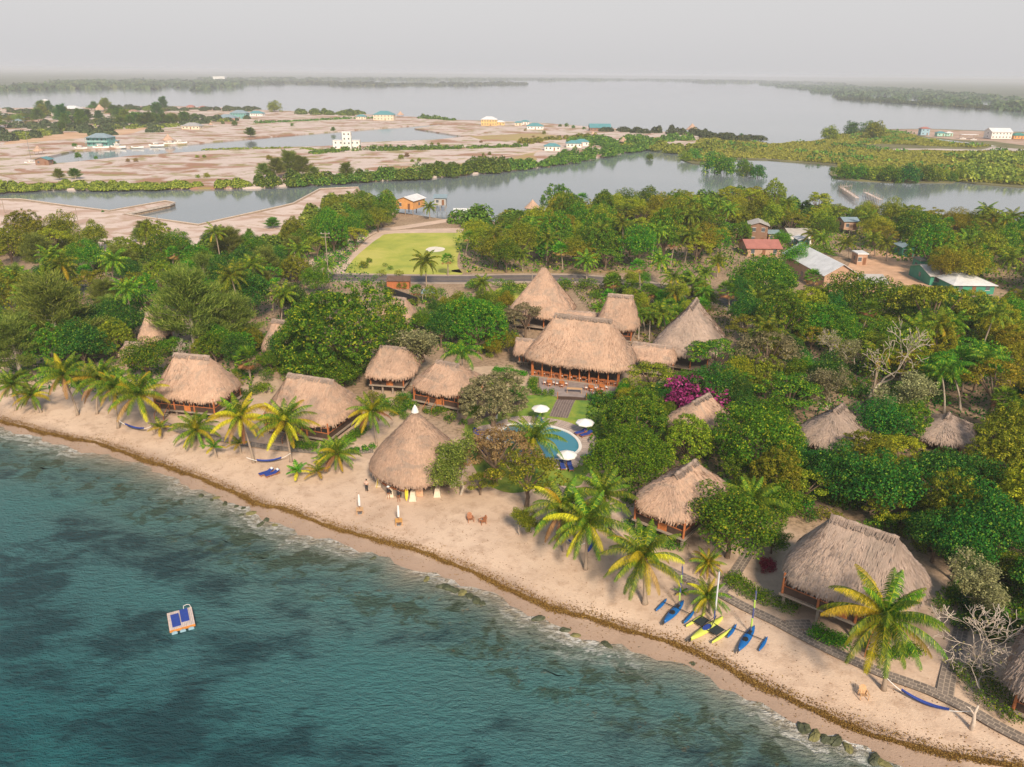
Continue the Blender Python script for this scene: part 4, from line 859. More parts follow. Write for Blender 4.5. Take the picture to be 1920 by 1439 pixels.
# ---------------------------------------------------------------- trees placed one by one
HT=[(95,580,140,'casu','casu','broad feathery casuarina at the left edge',1.15),(352,570,135,'casu','casu','tall feathery casuarina above the left cabin',1.25),(435,590,95,'casu','casu','feathery casuarina right of the tallest one',1.1),(25,640,120,'casu','casu','drooping casuarina low on the left edge',1),(200,600,120,'round','dark','dark broad tree between the casuarinas',1),(150,640,100,'round','dark',None,1),
(640,612,232,'rosette','green','broadest tufted tree, between the cabins and the road',1),(560,640,120,'round','dark','dark tree under the left side of the broad tufted tree',1),(610,690,130,'round','bright','bright green domed tree in front of the broad tufted tree',.8),(893,600,128,'rosette','green','bright tufted tree left of the dining hall',1),(985,595,84,'spread','khaki','khaki tree touching the left slope of the tallest roofs',1.1),(766,645,145,'sparse','khaki','open pale-limbed frangipani tree over the orange-shutter cabin',.85),(925,742,128,'rosette','khaki','speckled khaki tree left of the pool lawn',.8),(970,738,50,'round','bright','small bright green crown beside the speckled khaki tree',.8),
(862,850,118,'sparse','casu','wispy grey green tree leaning on the conical bar',1.1),(930,848,170,'spread','dry','brownish open tree between the bar and the pool',.9),(988,890,150,'spread','olive','open olive tree in front of the pool deck',1),(900,905,70,'spread','olive','low olive tree right of the bar entrance',.8),(975,960,70,'sparse','olive','thin twisted tree alone on the sand below the pool',1),(925,840,70,'rosette','dry','rust-tinged tree at the left end of the pool',.8),
(270,668,88,'round','green','dense green tree behind the left cabin',.9),(350,650,60,'bare','khaki','bone-white dead tree behind the left cabin',.9),(525,555,90,'spread','khaki','flat khaki tree above the broad tufted tree',1),(590,520,60,'round','bright',None,1),(1195,778,140,'rosette','green','tufted tree right of the pool lawn',.95),(1222,708,100,'spread','olive','airy olive tree below the roof passage',1),(1345,668,110,'spread','green','green tree in front of the right pyramid roof',1),(1178,852,168,'round','bright','glossy bright tree right of the pool',.85),(1292,820,98,'rosette','olive','olive domed tree behind the stilt cabin',1),(1420,825,190,'round','green','large dark-shadowed green tree left of the grey cabins',1.05),(1372,975,175,'round','green','broad green tree leaning on the stilt cabin',.8),(1340,930,80,'round','dark',None,.9),(1450,1010,70,'round','green',None,.8),
(1440,660,130,'spread','khaki','pale flat tree right of the pyramid roof',1.1),(1480,740,140,'spread','green','spreading green tree above the grey cabin roof',1),(1650,640,150,'bare','olive','great bare pale tree rising from the right woodland',1.15),(1690,720,130,'sparse','khaki','open khaki tree below the great bare tree',1),(1560,640,80,'bare','olive','smaller bare tree left of the great bare tree',1),(1620,560,150,'round','green',None,1),(1750,580,150,'spread','olive','spreading yellow-tinged tree below the dirt yard',1.1),(1840,590,120,'rosette','yellow','bright yellow green tree near the right edge',1),(1870,720,140,'spread','yellow','golden flat-topped tree above the rightmost cabin roof',1.1),(1650,790,110,'round','dark',None,1),(1560,720,110,'sparse','khaki',None,1),
(1660,905,150,'round','dark',None,1),(1570,880,120,'round','dark',None,1),(1660,950,90,'spread','yellow','yellow green tree just above the largest cabin ridge',1),(1790,900,170,'round','dark',None,1.1),(1880,860,120,'rosette','olive',None,1.1),(1850,980,160,'round','dark',None,1.1),(1760,1000,110,'round','dark',None,1),(1815,1075,140,'sparse','khaki','pale-flowered open tree right of the largest cabin',.85),(1890,1060,90,'spread','green',None,1),(1838,1175,200,'bare','khaki','leafless twisted tree above the right end of the path',.8),(1868,1262,130,'bare','khaki','leafless tree leaning on the right-edge cabin',.7),(1690,850,110,'spread','yellow',None,1),(1900,780,90,'round','green',None,1),(1700,790,90,'rosette','green',None,1),
(1330,720,100,'round','dark',None,1),(1380,720,90,'spread','green',None,1),(1290,790,50,'round','green',None,.8),(1500,480,70,'round','bright','clipped round green tree by the red roof',.8),(1465,448,44,'round','bright','small round tree beside the red metal roof',.8),(1432,520,125,'round','green','broad green tree left of the long white roof',1),(1540,600,110,'round','green',None,1),(1700,560,90,'spread','yellow',None,1),(1730,430,110,'round','green','broad green tree above the dirt yard',1),(1780,470,90,'rosette','yellow','yellowish tree right of the dirt yard',.9),(1850,470,100,'spread','olive',None,1.1),(1660,640,80,'sparse','olive',None,1),
(1285,735,0,'','',None,1)]
for u,v,w_,k,va,l,hm in HT:
    if w_: tree_px(u,v,w_,k,va,l,None,hm)
vis(1262,716,1352,752,770); vis(1600,572,1705,690,760); vis(1805,1135,1880,1290,1330); vis(1530,595,1590,670,700)
t=tree_px(1304,737,128,'bush','magenta','magenta bougainvillea behind a thatched roof',0,.8,'flowering shrubs'); t.name='bougainvillea'; t['category']='bougainvillea'
t=tree_px(1440,1055,36,'bush','red','dark red bougainvillea left of the largest cabin',0,.8,'flowering shrubs'); t.name='bougainvillea'; t['category']='bougainvillea'
# ---------------------------------------------------------------- woodland fill: individual trees where the photo shows canopy
LAWNP=[(660,520),(640,505),(700,436),(870,432),(905,436),(868,470),(850,500),(845,520)]
DIRTP=[(1590,500),(1640,470),(1720,480),(1740,540),(1600,545)]
CASU=.62
def blocked(u,v,p,Rr,h):
    if sandy(u,v) or inside((u,v),LAWNP) or inside((u,v),DIRTP): return True
    if 512<v<540 and 560<u<1420: return True
    for (x,y,r) in ZONES:
        if (p.x-x)**2+(p.y-y)**2<(r+Rr*.75)**2: return True
    for (x,y,r) in TP:
        if (p.x-x)**2+(p.y-y)**2<((r+Rr)*.52)**2: return True
    dep=proj(p)[2]; hw=Rr*F/dep*.9; top=proj((p.x,p.y,p.z+h*.92))[1]
    for (u0,v0,u1,v1,dd) in RECTS:
        if dep<dd+2 and u+hw>u0 and u-hw<u1 and top<v1 and v>v0: return True
    return False
def fill(poly,n,kinds,rmin,rmax,tries=60,hs=(.85,1.3)):
    """poly: ground outline in photo pixels"""
    W_=[P(u,v) for u,v in poly]; xs=[p.x for p in W_]; ys=[p.y for p in W_]; made=0
    for _ in range(n*tries):
        if made>=n: break
        x,y=random.uniform(min(xs),max(xs)),random.uniform(min(ys),max(ys))
        if not inside((x,y),W_): continue
        k,va=random.choice(kinds); Rr=random.uniform(rmin,rmax); zs=random.uniform(*hs)*(.55 if k=='casu' else 1); p=Vector((x,y,gz(x,y))); u,v,_d=proj(p); h=HGT[k]*Rr*2/WID[k]*zs
        if blocked(u,v,p,Rr,h): continue
        tree_at(p,k,va,Rr,None,zs); TP.append((x,y,Rr)); made+=1
    return made
MIX=[('round','dark'),('round','green'),('round','green'),('rosette','green'),('spread','olive'),('spread','green'),('round','dark'),('rosette','olive')]
YMIX=[('round','green'),('spread','olive'),('rosette','olive'),('round','yellow'),('spread','green'),('rosette','green'),('spread','yellow'),('round','olive')]
a=fill([(845,455),(900,425),(1000,415),(1200,408),(1300,398),(1400,384),(1480,402),(1480,470),(1400,480),(1370,520),(1130,520),(870,516)],110,YMIX,3.6,5.6)
b=fill([(1480,402),(1560,408),(1700,424),(1920,452),(2000,470),(2000,620),(1750,560),(1600,540),(1480,480)],58,YMIX,3.6,5.4)
MIX2=MIX+[('spread','yellow'),('spread','olive'),('sparse','khaki'),('rosette','yellow')]
c=fill([(1370,540),(1480,545),(1620,560),(1760,570),(1960,600),(2000,1060),(1760,980),(1520,930),(1500,760),(1380,640)],95,MIX2,2.8,4.6)
d=fill([(-60,520),(100,505),(250,475),(480,470),(560,455),(640,520),(700,545),(720,620),(480,670),(300,640),(200,690),(-40,760)],62,MIX+[('casu','casu'),('casu','casu')],3.0,4.4)
e=fill([(595,425),(650,400),(740,400),(740,425),(690,445),(650,480),(590,500),(540,480),(560,452)],26,YMIX,3.2,4.6)
f=fill([(-60,455),(0,452),(120,460),(205,475),(205,500),(120,505),(-60,500)],16,[('spread','yellow'),('round','olive'),('rosette','olive')],3.5,5)
g=fill([(1250,700),(1500,700),(1520,930),(1440,1040),(1300,830)],20,MIX,2.4,3.6)
h_=fill([(700,560),(960,560),(960,700),(900,660),(700,640)],8,MIX,2.4,3.6)
k_=fill([(1760,1010),(1960,1010),(1960,1160),(1860,1110),(1780,1090)],8,MIX,2.6,3.6)
SM=[('round','green'),('rosette','olive'),('round','bright'),('spread','olive'),('round','dark'),('round','yellow')]
l_=fill([(1060,540),(1130,520),(1240,525),(1330,560),(1350,590),(1270,640),(1190,640),(1120,580)],34,SM,1.4,2.4)
m_=fill([(700,555),(960,550),(975,690),(900,665),(720,650)],24,SM,1.4,2.6)
n__=fill([(460,640),(700,650),(700,700),(560,700),(500,720),(460,700)],16,SM,1.3,2.2)
o__=fill([(1090,720),(1260,690),(1400,700),(1380,780),(1250,830),(1180,800)],20,SM,1.6,2.8)
p__=fill([(1380,1000),(1560,960),(1780,1030),(1760,960),(1500,900),(1380,940)],16,SM,1.6,2.6)
q__=fill([(200,640),(480,640),(480,690),(300,680),(120,700),(60,700)],22,MIX,2,3.2)
def fill_palms(poly,n,h0,h1,kinds=('coco','coco','fan')):
    W_=[P(u,v) for u,v in poly]; xs=[p.x for p in W_]; ys=[p.y for p in W_]; made=0
    for _ in range(n*60):
        if made>=n: break
        x,y=random.uniform(min(xs),max(xs)),random.uniform(min(ys),max(ys)); p=Vector((x,y,G))
        if not inside((x,y),W_) or any((x-a)**2+(y-b)**2<(r+1.2)**2 for a,b,r in ZONES): continue
        k=random.choice(kinds); h=random.uniform(h0,h1)*(.75 if k=='fan' else 1); u,v,dep=proj(p); tp=proj((x,y,h+1.5)); hw=3.6*F/dep
        if inside((u,v),LAWNP) or inside((u,v),DIRTP) or any(dep<dd+2 and u+hw>u0 and u-hw<u1 and tp[1]<v1 and v>v0 for (u0,v0,u1,v1,dd) in RECTS): continue
        cu=proj((x+random.uniform(-1.5,1.5),y,h)); palm((u,v),(cu[0],cu[1]),k,None,R_=random.uniform(3.4,4.4) if k=='coco' else 2.4,seed=made); made+=1
    return made
print('PALMS',fill_palms([(870,470),(1000,430),(1300,420),(1480,420),(1460,500),(1130,512),(870,508)],22,8.5,11.5),fill_palms([(1480,440),(1900,450),(1940,560),(1750,540),(1500,500)],14,8,11),fill_palms([(1380,560),(1900,580),(1940,900),(1560,900),(1400,700)],14,9,12),fill_palms([(0,560),(480,480),(640,530),(700,560),(480,660),(60,720)],16,9,12),fill_palms([(1070,540),(1330,560),(1330,640),(1200,640),(1120,590)],9,5,7.5,('coco','fan','royal')))
print(l_,m_,n__,o__,p__,q__)
print('FILL',a,b,c,d,e,f,g,h_,k_)
# shrubs of the gardens
def shrubs(poly,n,vars_,rmin=.6,rmax=1.3):
    W_=[P(u,v) for u,v in poly]; xs=[p.x for p in W_]; ys=[p.y for p in W_]; made=0
    for _ in range(n*40):
        if made>=n: break
        x,y=random.uniform(min(xs),max(xs)),random.uniform(min(ys),max(ys))
        if not inside((x,y),W_): continue
        p=Vector((x,y,gz(x,y))); u,v,_d=proj(p)
        if sandy(u,v) or any((x-a)**2+(y-b)**2<(r+.4)**2 for a,b,r in ZONES): continue
        tree_at(p,'shrub',random.choice(vars_),random.uniform(rmin,rmax)); made+=1
scatter_later=1
shrubs([(300,770),(720,820),(900,790),(880,720),(480,680)],26,['green','bright','dark','olive'])
shrubs([(900,700),(980,680),(980,720),(930,750)],8,['bright','olive','green'],.5,.9)
shrubs([(1120,760),(1250,870),(1180,960),(1120,930)],10,['dark','green'])
shrubs([(1780,1120),(1880,1180),(1900,1300),(1840,1300)],9,['dark','green'],.8,1.3)
shrubs([(660,480),(860,536),(860,560),(700,545)],12,['bright','green','olive'],.8,1.5)
shrubs([(1380,930),(1560,930),(1760,980),(1800,1060),(1740,1040),(1500,975),(1380,1010)],34,['green','bright','dark','olive'],.9,1.7)
shrubs([(1580,690),(1720,690),(1790,770),(1700,780),(1560,740)],45,['green','dark','olive'],1.0,2.0)
shrubs([(560,705),(700,690),(800,740),(760,790),(700,770),(690,730),(600,700)],30,['green','bright','dark','olive'],.7,1.4)
shrubs([(780,770),(900,740),(960,700),(985,700),(930,760),(870,800)],20,['green','bright','dark','olive'],.6,1.2)
shrubs([(860,534),(1000,540),(1130,540),(1130,562),(860,556)],20,['green','bright','olive'],1.2,2.2)
shrubs([(700,560),(960,560),(980,690),(900,670),(720,650)],34,['green','bright','dark','olive'],.8,1.6)
shrubs([(1750,1090),(1860,1110),(1870,1200),(1800,1190),(1760,1150)],12,['green','bright'],.8,1.4)
shrubs([(0,690),(300,690),(300,740),(120,735),(0,720)],22,['green','dark'],.8,1.5)
shrubs([(1090,700),(1180,700),(1240,760),(1150,800),(1110,770)],14,['green','dark','bright'],.8,1.4)
# ---------------------------------------------------------------- undergrowth (uncountable)
def scatter(name,poly,n,mat,size,h,zb=None,z=G,kind='stuff',flat=.7,mask=None,s=.05):
    W_=[PZ(u,v,z) for u,v in poly]; x0,x1=min(p.x for p in W_),max(p.x for p in W_); y0,y1=min(p.y for p in W_),max(p.y for p in W_)
    pts=rng.uniform((x0,y0),(x1,y1),(n*4,2)); P2=[(p.x,p.y) for p in W_]
    x,y=pts[:,0],pts[:,1]; c=np.zeros(len(pts),bool); j=len(P2)-1
    for i in range(len(P2)):
        xi,yi=P2[i]; xj,yj=P2[j]; cc=((yi>y)!=(yj>y))&(x<(xj-xi)*(y-yi)/(yj-yi+1e-9)+xi); c^=cc; j=i
    pts=pts[c]
    ph=np.sin(pts[:,0]*s*2.1+1)*np.sin(pts[:,1]*s*1.3)+.6*np.sin(pts[:,0]*s*5.3+pts[:,1]*s*3.1)+.4*np.sin(pts[:,1]*s*9.7-pts[:,0]*s*7)
    if mask: pts,ph=pts[ph>mask],ph[ph>mask]
    pts,ph=pts[:n],ph[:n]
    if mask is None:
        keep=np.ones(len(pts),bool)
        for (a,b_,r) in ZONES: keep&=((pts[:,0]-a)**2+(pts[:,1]-b_)**2)>(r*.95)**2
        pts,ph=pts[keep],ph[keep]
    hh=h*(.55+.45*np.clip(ph,-1,1)); zz=z+hh*rng.uniform(.15,1,len(pts))**.6
    c3=np.column_stack([pts,zz]); nr=rng.normal(size=c3.shape)*flat+np.array([0,-.1,.8]); q=leafq(c3,nr,size,.7)
    o=MB().quads(q).build(name,mat); o['kind']=kind; return o
scatter('undergrowth',[(-100,540),(250,480),(600,450),(720,540),(700,640),(480,690),(200,700),(60,745),(-100,720)],15000,LM['dark'],.5,1.6,s=.4)
scatter('undergrowth',[(1380,560),(1960,560),(2000,1080),(1760,1020),(1500,930),(1300,850),(1380,700)],16000,LM['dark'],.5,1.6,s=.4)
scatter('undergrowth',[(850,450),(1000,410),(1400,380),(1940,440),(1940,560),(1600,470),(1380,515),(870,512)],26000,LM['green'],.7,2.2,s=.3)
scatter('undergrowth',[(590,430),(690,395),(740,402),(690,445),(640,505),(590,500)],4000,LM['green'],.6,2,s=.3)

scatter('undergrowth',[(1060,530),(1340,545),(1380,620),(1350,700),(1260,700),(1190,650),(1110,590)],9000,LM['green'],.42,1.2,s=.5)
scatter('undergrowth',[(700,560),(960,550),(975,650),(900,670),(700,650)],7000,LM['green'],.42,1.1,s=.5,mask=-.2)
scatter('undergrowth',[(480,640),(700,650),(690,700),(560,712),(480,700)],5000,LM['bright'],.4,.9,s=.5,mask=-.1)
scatter('undergrowth',[(1100,760),(1260,700),(1420,720),(1420,1000),(1300,1030),(1180,960),(1110,880)],9000,LM['green'],.42,1.2,s=.5)
scatter('undergrowth',[(1780,1040),(1960,1060),(1960,1200),(1850,1200),(1800,1120)],5000,LM['green'],.4,1.2,s=.5)
scatter('undergrowth',[(100,690),(480,690),(470,740),(300,730),(130,730)],4500,LM['green'],.4,1.0,s=.5,mask=-.1)
# ================================================================ GARDEN GROUND, POOL, PATHS
def mat_grass(name,a,b_,c_,s=.35):
    m,n,b=newmat(name); v=texc(n,'World'); f=noise(n,v,s,5,.65,.4); g=noise(n,v,4,5,.7)
    c=ramp(n,f,[(.35,a),(.5,b_),(.68,c_)]); c=mixc(n,mth(n,'MULTIPLY',g,.4),c.outputs[0],tuple(x*.5 for x in a)); n.links.new(c,b.inputs['Base Color']); b.inputs['Roughness'].default_value=.9; bump(n,b,g,.8,.08); return m
LAWN=mat_grass('pool_lawn_grass',(.10,.22,.03),(.22,.33,.035),(.38,.40,.05)); FIELD=mat_grass('field_grass',(.30,.37,.05),(.46,.48,.07),(.62,.56,.14),.09)
def mat_stone(name,col,mortar,sx=.9,sy=.6):
    m,n,b=newmat(name); t=N(n,'ShaderNodeTexCoord'); br=N(n,'ShaderNodeTexBrick'); br.inputs['Scale'].default_value=1; br.inputs['Brick Width'].default_value=sx; br.inputs['Row Height'].default_value=sy; br.inputs['Mortar Size'].default_value=.035
    br.inputs['Color1'].default_value=col+(1,); br.inputs['Color2'].default_value=tuple(c*.62 for c in col)+(1,); br.inputs['Mortar'].default_value=mortar+(1,); n.links.new(t.outputs['UV'],br.inputs['Vector'])
    f=noise(n,texc(n,'World'),1.5,5,.7); c=mixc(n,mth(n,'MULTIPLY',f,.5),br.outputs['Color'],tuple(x*.5 for x in col)); n.links.new(c,b.inputs['Base Color']); b.inputs['Roughness'].default_value=.9; bump(n,b,f,.5,.05); return m
STONE=mat_stone('stone_path',(.26,.215,.185),(.50,.41,.33),.55,.42); COB=mat_stone('cobble_path',(.20,.15,.14),(.42,.33,.28),.5,.4); DECKM=mat_stone('deck_planks',(.72,.58,.50),(.14,.10,.09),6,.22)
Z1=G+.012
def wp(L,z=G): return [P(u,v) if z is None else PZ(u,v,z) for u,v in L]
sheet('lawn',smooth(wp([(880,775),(955,748),(1000,741),(1070,744),(1125,753),(1180,800),(1170,840),(1105,885),(1085,912),(1030,910),(960,925),(905,900),(875,840)]),4,True),LAWN,Z1)
sheet('playing_field',smooth(wp([(642,516),(655,497),(668,478),(690,459),(712,443),(745,437),(800,434),(872,434),(905,437),(880,455),(860,475),(858,500),(862,518),(760,524),(690,521)]),3,True),FIELD,Z1)
sheet('bare_patch',smooth(wp([(798,469),(806,464),(820,463),(834,466),(830,471),(812,473)]),3,True),PM('white_sand',(.75,.70,.62),.9,.1,.5),Z1+.004)
sheet('roadside_grass',smooth(wp([(935,540),(985,533),(990,560),(960,568),(930,556)]),3,True),FIELD,Z1)
sheet('roadside_grass',smooth(wp([(862,505),(1000,506),(1200,508),(1190,512),(1000,512),(862,512)]),3,True),mat_grass('verge',(.35,.24,.12),(.42,.30,.15),(.38,.34,.12),.2),Z1)
sheet('dirt_yard',smooth(wp([(1590,500),(1610,478),(1650,468),(1700,480),(1740,505),(1790,540),(1700,560),(1640,545),(1600,530)]),3,True),PM('orange_dirt',(.58,.36,.23),.95,.2,.3,coords='World'),Z1)
sheet('sand_garden',smooth(wp([(470,700),(520,712),(520,760),(488,742)]),3,True),PM('path_sand',(.50,.37,.26),.95,.15,.8,coords='World'),Z1)
sheet('sand_garden',smooth(wp([(690,720),(770,740),(790,830),(740,850),(690,840),(740,790)]),3,True),MC['path_sand'],Z1)
sheet('sand_garden',smooth(wp([(880,690),(985,690),(1000,715),(960,745),(930,745),(900,720)]),3,True),MC['path_sand'],Z1)
sheet('sand_garden',smooth(wp([(1230,715),(1380,715),(1400,730),(1300,735),(1230,740)]),3,True),MC['path_sand'],Z1)
sheet('dirt_track',smooth(wp([(590,510),(640,490),(672,465),(700,441),(740,432),(890,428),(905,436),(740,438),(712,446),(690,462),(668,481),(652,500),(640,516)]),3,True),TR,Z1+.003)
strip(smooth(wp([(560,505),(640,470),(668,450),(700,434),(760,426),(850,412)]),5),5,Z1+.006,TR,'dirt_track')
# asphalt road with centre line and kerb
def mat_road():
    m,n,b=newmat('asphalt'); f=noise(n,texc(n,'World'),.6,6,.7); r=ramp(n,f,[(.3,(.10,.085,.085)),(.7,(.17,.145,.14))]); n.links.new(r.outputs[0],b.inputs['Base Color']); b.inputs['Roughness'].default_value=.85; return m
rc=smooth(wp([(-300,620),(300,520),(480,512),(600,519),(700,522),(860,524),(960,522),(1090,523),(1180,532),(1290,548),(1350,562),(1420,590),(1480,640)]),8)
strip(rc,9.5,Z1+.008,PM('road_shoulder',(.42,.33,.26),.95,.15,.4,coords='World'),'road_shoulder'); strip(rc,6.4,Z1+.014,mat_road(),'road')
strip(rc,.16,Z1+.019,PM('worn_yellow_line',(.45,.33,.14),.8,.2),'road_marking')
# stone and board paths
PATHS=[([(1140,990),(1180,1028),(1240,1062),(1290,1086),(1340,1108),(1400,1140),(1455,1166),(1500,1190),(1563,1222),(1610,1243),(1658,1264),(1705,1281),(1750,1298),(1816,1330),(1868,1360),(1918,1386),(1990,1420)],1.25),([(1350,1112),(1372,1085),(1392,1055),(1420,1010)],1.2),([(1772,1304),(1778,1270),(1788,1230),(1800,1190),(1812,1130)],1.3),([(1478,1172),(1522,1171)],1.3),([(300,792),(350,812),(420,825),(500,838),(560,845),(640,850),(700,846)],1.3),([(1030,905),(1100,950),(1140,990)],1.1)]
for i,(pp,w_) in enumerate(PATHS): strip(smooth(wp(pp),6),w_,Z1+.030+.004*i,STONE,'stone_path')
strip(smooth(wp([(985,752),(950,762),(910,778),(872,795)]),5),1.6,Z1+.02,PM('dark_mulch',(.16,.11,.09),.95,.3,2),'mulch_path')
strip(smooth(wp([(1067,742),(1058,757),(1047,783)]),5),2.9,Z1+.026,COB,'cobble_path'); strip(smooth(wp([(1000,738),(1060,741),(1130,754)]),5),1.1,Z1+.022,COB,'cobble_path')
sheet('terrace',wp([(1010,708),(1155,728),(1150,742),(1098,748),(1042,744),(1012,738)]),PM('grey_terrace_stone',(.30,.25,.24),.8,.2,1.2,coords='World'),G+.22,side=.3)
# pool and deck
pool_o=smooth(wp([(944,812),(953,801),(977,797),(1020,800),(1057,810),(1077,823),(1085,838),(1078,850),(1048,862),(1003,860),(965,846),(948,828)]),5,True)
deck_o=smooth(wp([(892,806),(925,796),(960,784),(985,782),(1020,785),(1052,790),(1077,798),(1102,810),(1120,826),(1114,850),(1095,872),(1057,881),(1028,876),(985,872),(935,862),(903,842)]),5,True)
pc=Vector((sum(p.x for p in pool_o)/len(pool_o),sum(p.y for p in pool_o)/len(pool_o),0))
def ring(name,outer,inner,z,mat,h=0,parent=None,uv=None):
    """flat ring between two outlines (matched by angle)"""
    n=128; mb=MB()
    def at(poly,t):
        d=Vector((math.cos(t),math.sin(t),0)); best=0
        for i in range(len(poly)):
            a=poly[i]-pc; b=poly[(i+1)%len(poly)]-pc; a=Vector((a.x,a.y,0)); e=Vector((b.x,b.y,0))-a; den=d.x*e.y-d.y*e.x
            if abs(den)<1e-9: continue
            s=(a.x*e.y-a.y*e.x)/den; q=(a.x*d.y-a.y*d.x)/den
            if s>0 and -1e-6<=q<=1+1e-6: best=max(best,s)
        return best
    O=[at(outer,2*math.pi*k/n) if not isinstance(outer,(int,float)) else 0 for k in range(n)]; I=[at(inner,2*math.pi*k/n) for k in range(n)]
    if uv=='grow': O=[i+outer_w for i in I]
    return O,I,at
n_=128; AT=ring('x',deck_o,pool_o,0,None); Od,Ip=AT[0],AT[1]
def ringmesh(name,r1,r0,z,mat,parent=None,h=0):
    mb=MB(); vs=[];uv=[]
    for k in range(n_+1):
        t=2*math.pi*k/n_; c,s=math.cos(t),math.sin(t)
        for r in (r0[k%n_],r1[k%n_]): vs.append((pc.x+c*r,pc.y+s*r,z)); uv.append((r,t*7))
    mb.add(vs,[(2*k,2*k+1,2*k+3,2*k+2) for k in range(n_)],uv)
    if h:
        vs2=[]
        for k in range(n_+1):
            t=2*math.pi*k/n_; c,s=math.cos(t),math.sin(t); vs2+= [(pc.x+c*r1[k%n_],pc.y+s*r1[k%n_],z),(pc.x+c*r1[k%n_],pc.y+s*r1[k%n_],z-h),(pc.x+c*r0[k%n_],pc.y+s*r0[k%n_],z),(pc.x+c*r0[k%n_],pc.y+s*r0[k%n_],z-h)]
        mb.add(vs2,[(4*k,4*k+1,4*k+5,4*k+4) for k in range(n_)]+[(4*k+3,4*k+2,4*k+6,4*k+7) for k in range(n_)])
    return mb.build(name,mat,parent)
DKM=bpy.data.materials['deck_planks']
dk=ringmesh('pool_deck',Od,[r+.45 for r in Ip],G+.16,DKM,None,.2); dk['kind']='structure'
pool=thing('swimming_pool','curved blue swimming pool with a white rim in the wooden deck','pool',(0,0,0))
ringmesh('rim',[r+.45 for r in Ip],Ip,G+.20,PM('white_tile',(.78,.76,.72),.4,.05),pool,.5)
m,n,b=newmat('pool_water'); f=noise(n,texc(n,'World'),1.2,4,.6); b.inputs['Base Color'].default_value=(.05,.23,.32,1); b.inputs['Roughness'].default_value=.06; bump(n,b,f,.25,.05)
mb=MB(); vs=[(pc.x,pc.y,G+.08)]+[(pc.x+math.cos(2*math.pi*k/n_)*(Ip[k]),pc.y+math.sin(2*math.pi*k/n_)*(Ip[k]),G+.08) for k in range(n_)]; mb.add(vs,[(0,k+1,(k+1)%n_+1) for k in range(n_)]); mb.build('pool_water',m,pool)
# ---------------------------------------------------------------- hedges
def hedge(pts,w_,h,label,var='bright',n=20,z=G):
    pts=smooth(wp(pts),4); c=pts[0]; t=thing('hedge',label,'hedge',(c.x,c.y,z),0,'clipped garden hedges'); L=[]; rg=np.random.default_rng(int(pts[0].x*10)%999); tot=0
    for i in range(len(pts)-1):
        d=(pts[i+1]-pts[i]); k=max(1,int(d.length/.55)); nr=Vector((-d.y,d.x,0)).normalized()
        for j in range(k):
            for s in (-.5,0,.5):
                p=pts[i]+d*(j/k)+nr*s*w_*.75-c; r=rg.uniform(.38,.62); L.append((p.x,p.y,h-r*.8+rg.uniform(-.15,.1),r,r,r*.9)); L.append((p.x,p.y,h*.35,r,r,h*.4))
    MB().quads(shell(L,80,.17,.6,.6,rg)).build('leaves',LM[var],t)
    sb=MB()
    for q in pts[::2]: sb.bar((q.x-c.x,q.y-c.y,-.05),(q.x-c.x,q.y-c.y,h*.6),.03)
    sb.build('stems',BARK,t)
hedge([(1372,1088),(1400,1112),(1440,1130),(1498,1150)],2.0,1.0,'long green hedge between the path and the largest cabin')
hedge([(1528,1188),(1560,1203),(1592,1212)],1.6,.9,'short green hedge below the steps of the largest cabin')
hedge([(1630,1222),(1680,1228),(1725,1218)],1.3,.8,'low green hedge behind the tallest foreground palm','green')
hedge([(556,836),(606,842),(650,830),(688,800)],1.6,.9,'green hedge wrapping the right corner of the wide cabin','bright')
hedge([(660,848),(708,838)],.9,.7,'small hedge beside the boardwalk left of the bar','green')
hedge([(366,786),(408,780),(440,762)],1.3,.8,'hedge in front of the left cabin screens','bright')
hedge([(452,748),(478,738),(498,722)],1.8,1.0,'hedge right of the left cabin','green')
hedge([(1000,716),(1002,738),(1042,742)],1.2,1.1,'clipped hedge at the left corner of the dining terrace','green')
hedge([(1104,748),(1150,752)],1.3,.9,'dark hedge at the right corner of the dining terrace','dark')
hedge([(1818,1262),(1850,1308),(1925,1352)],3.0,1.3,'broad hedge at the foot of the right-edge cabin','green')
hedge([(1180,985),(1225,1015),(1290,1030)],2.0,1.0,'hedge along the stilts of the stilt cabin','green')
hedge([(800,775),(850,768)],1.2,.8,'small hedge below the orange-door cabin','green')
hedge([(930,695),(990,705)],1.0,.8,'flower bed hedge left of the dining hall','bright')
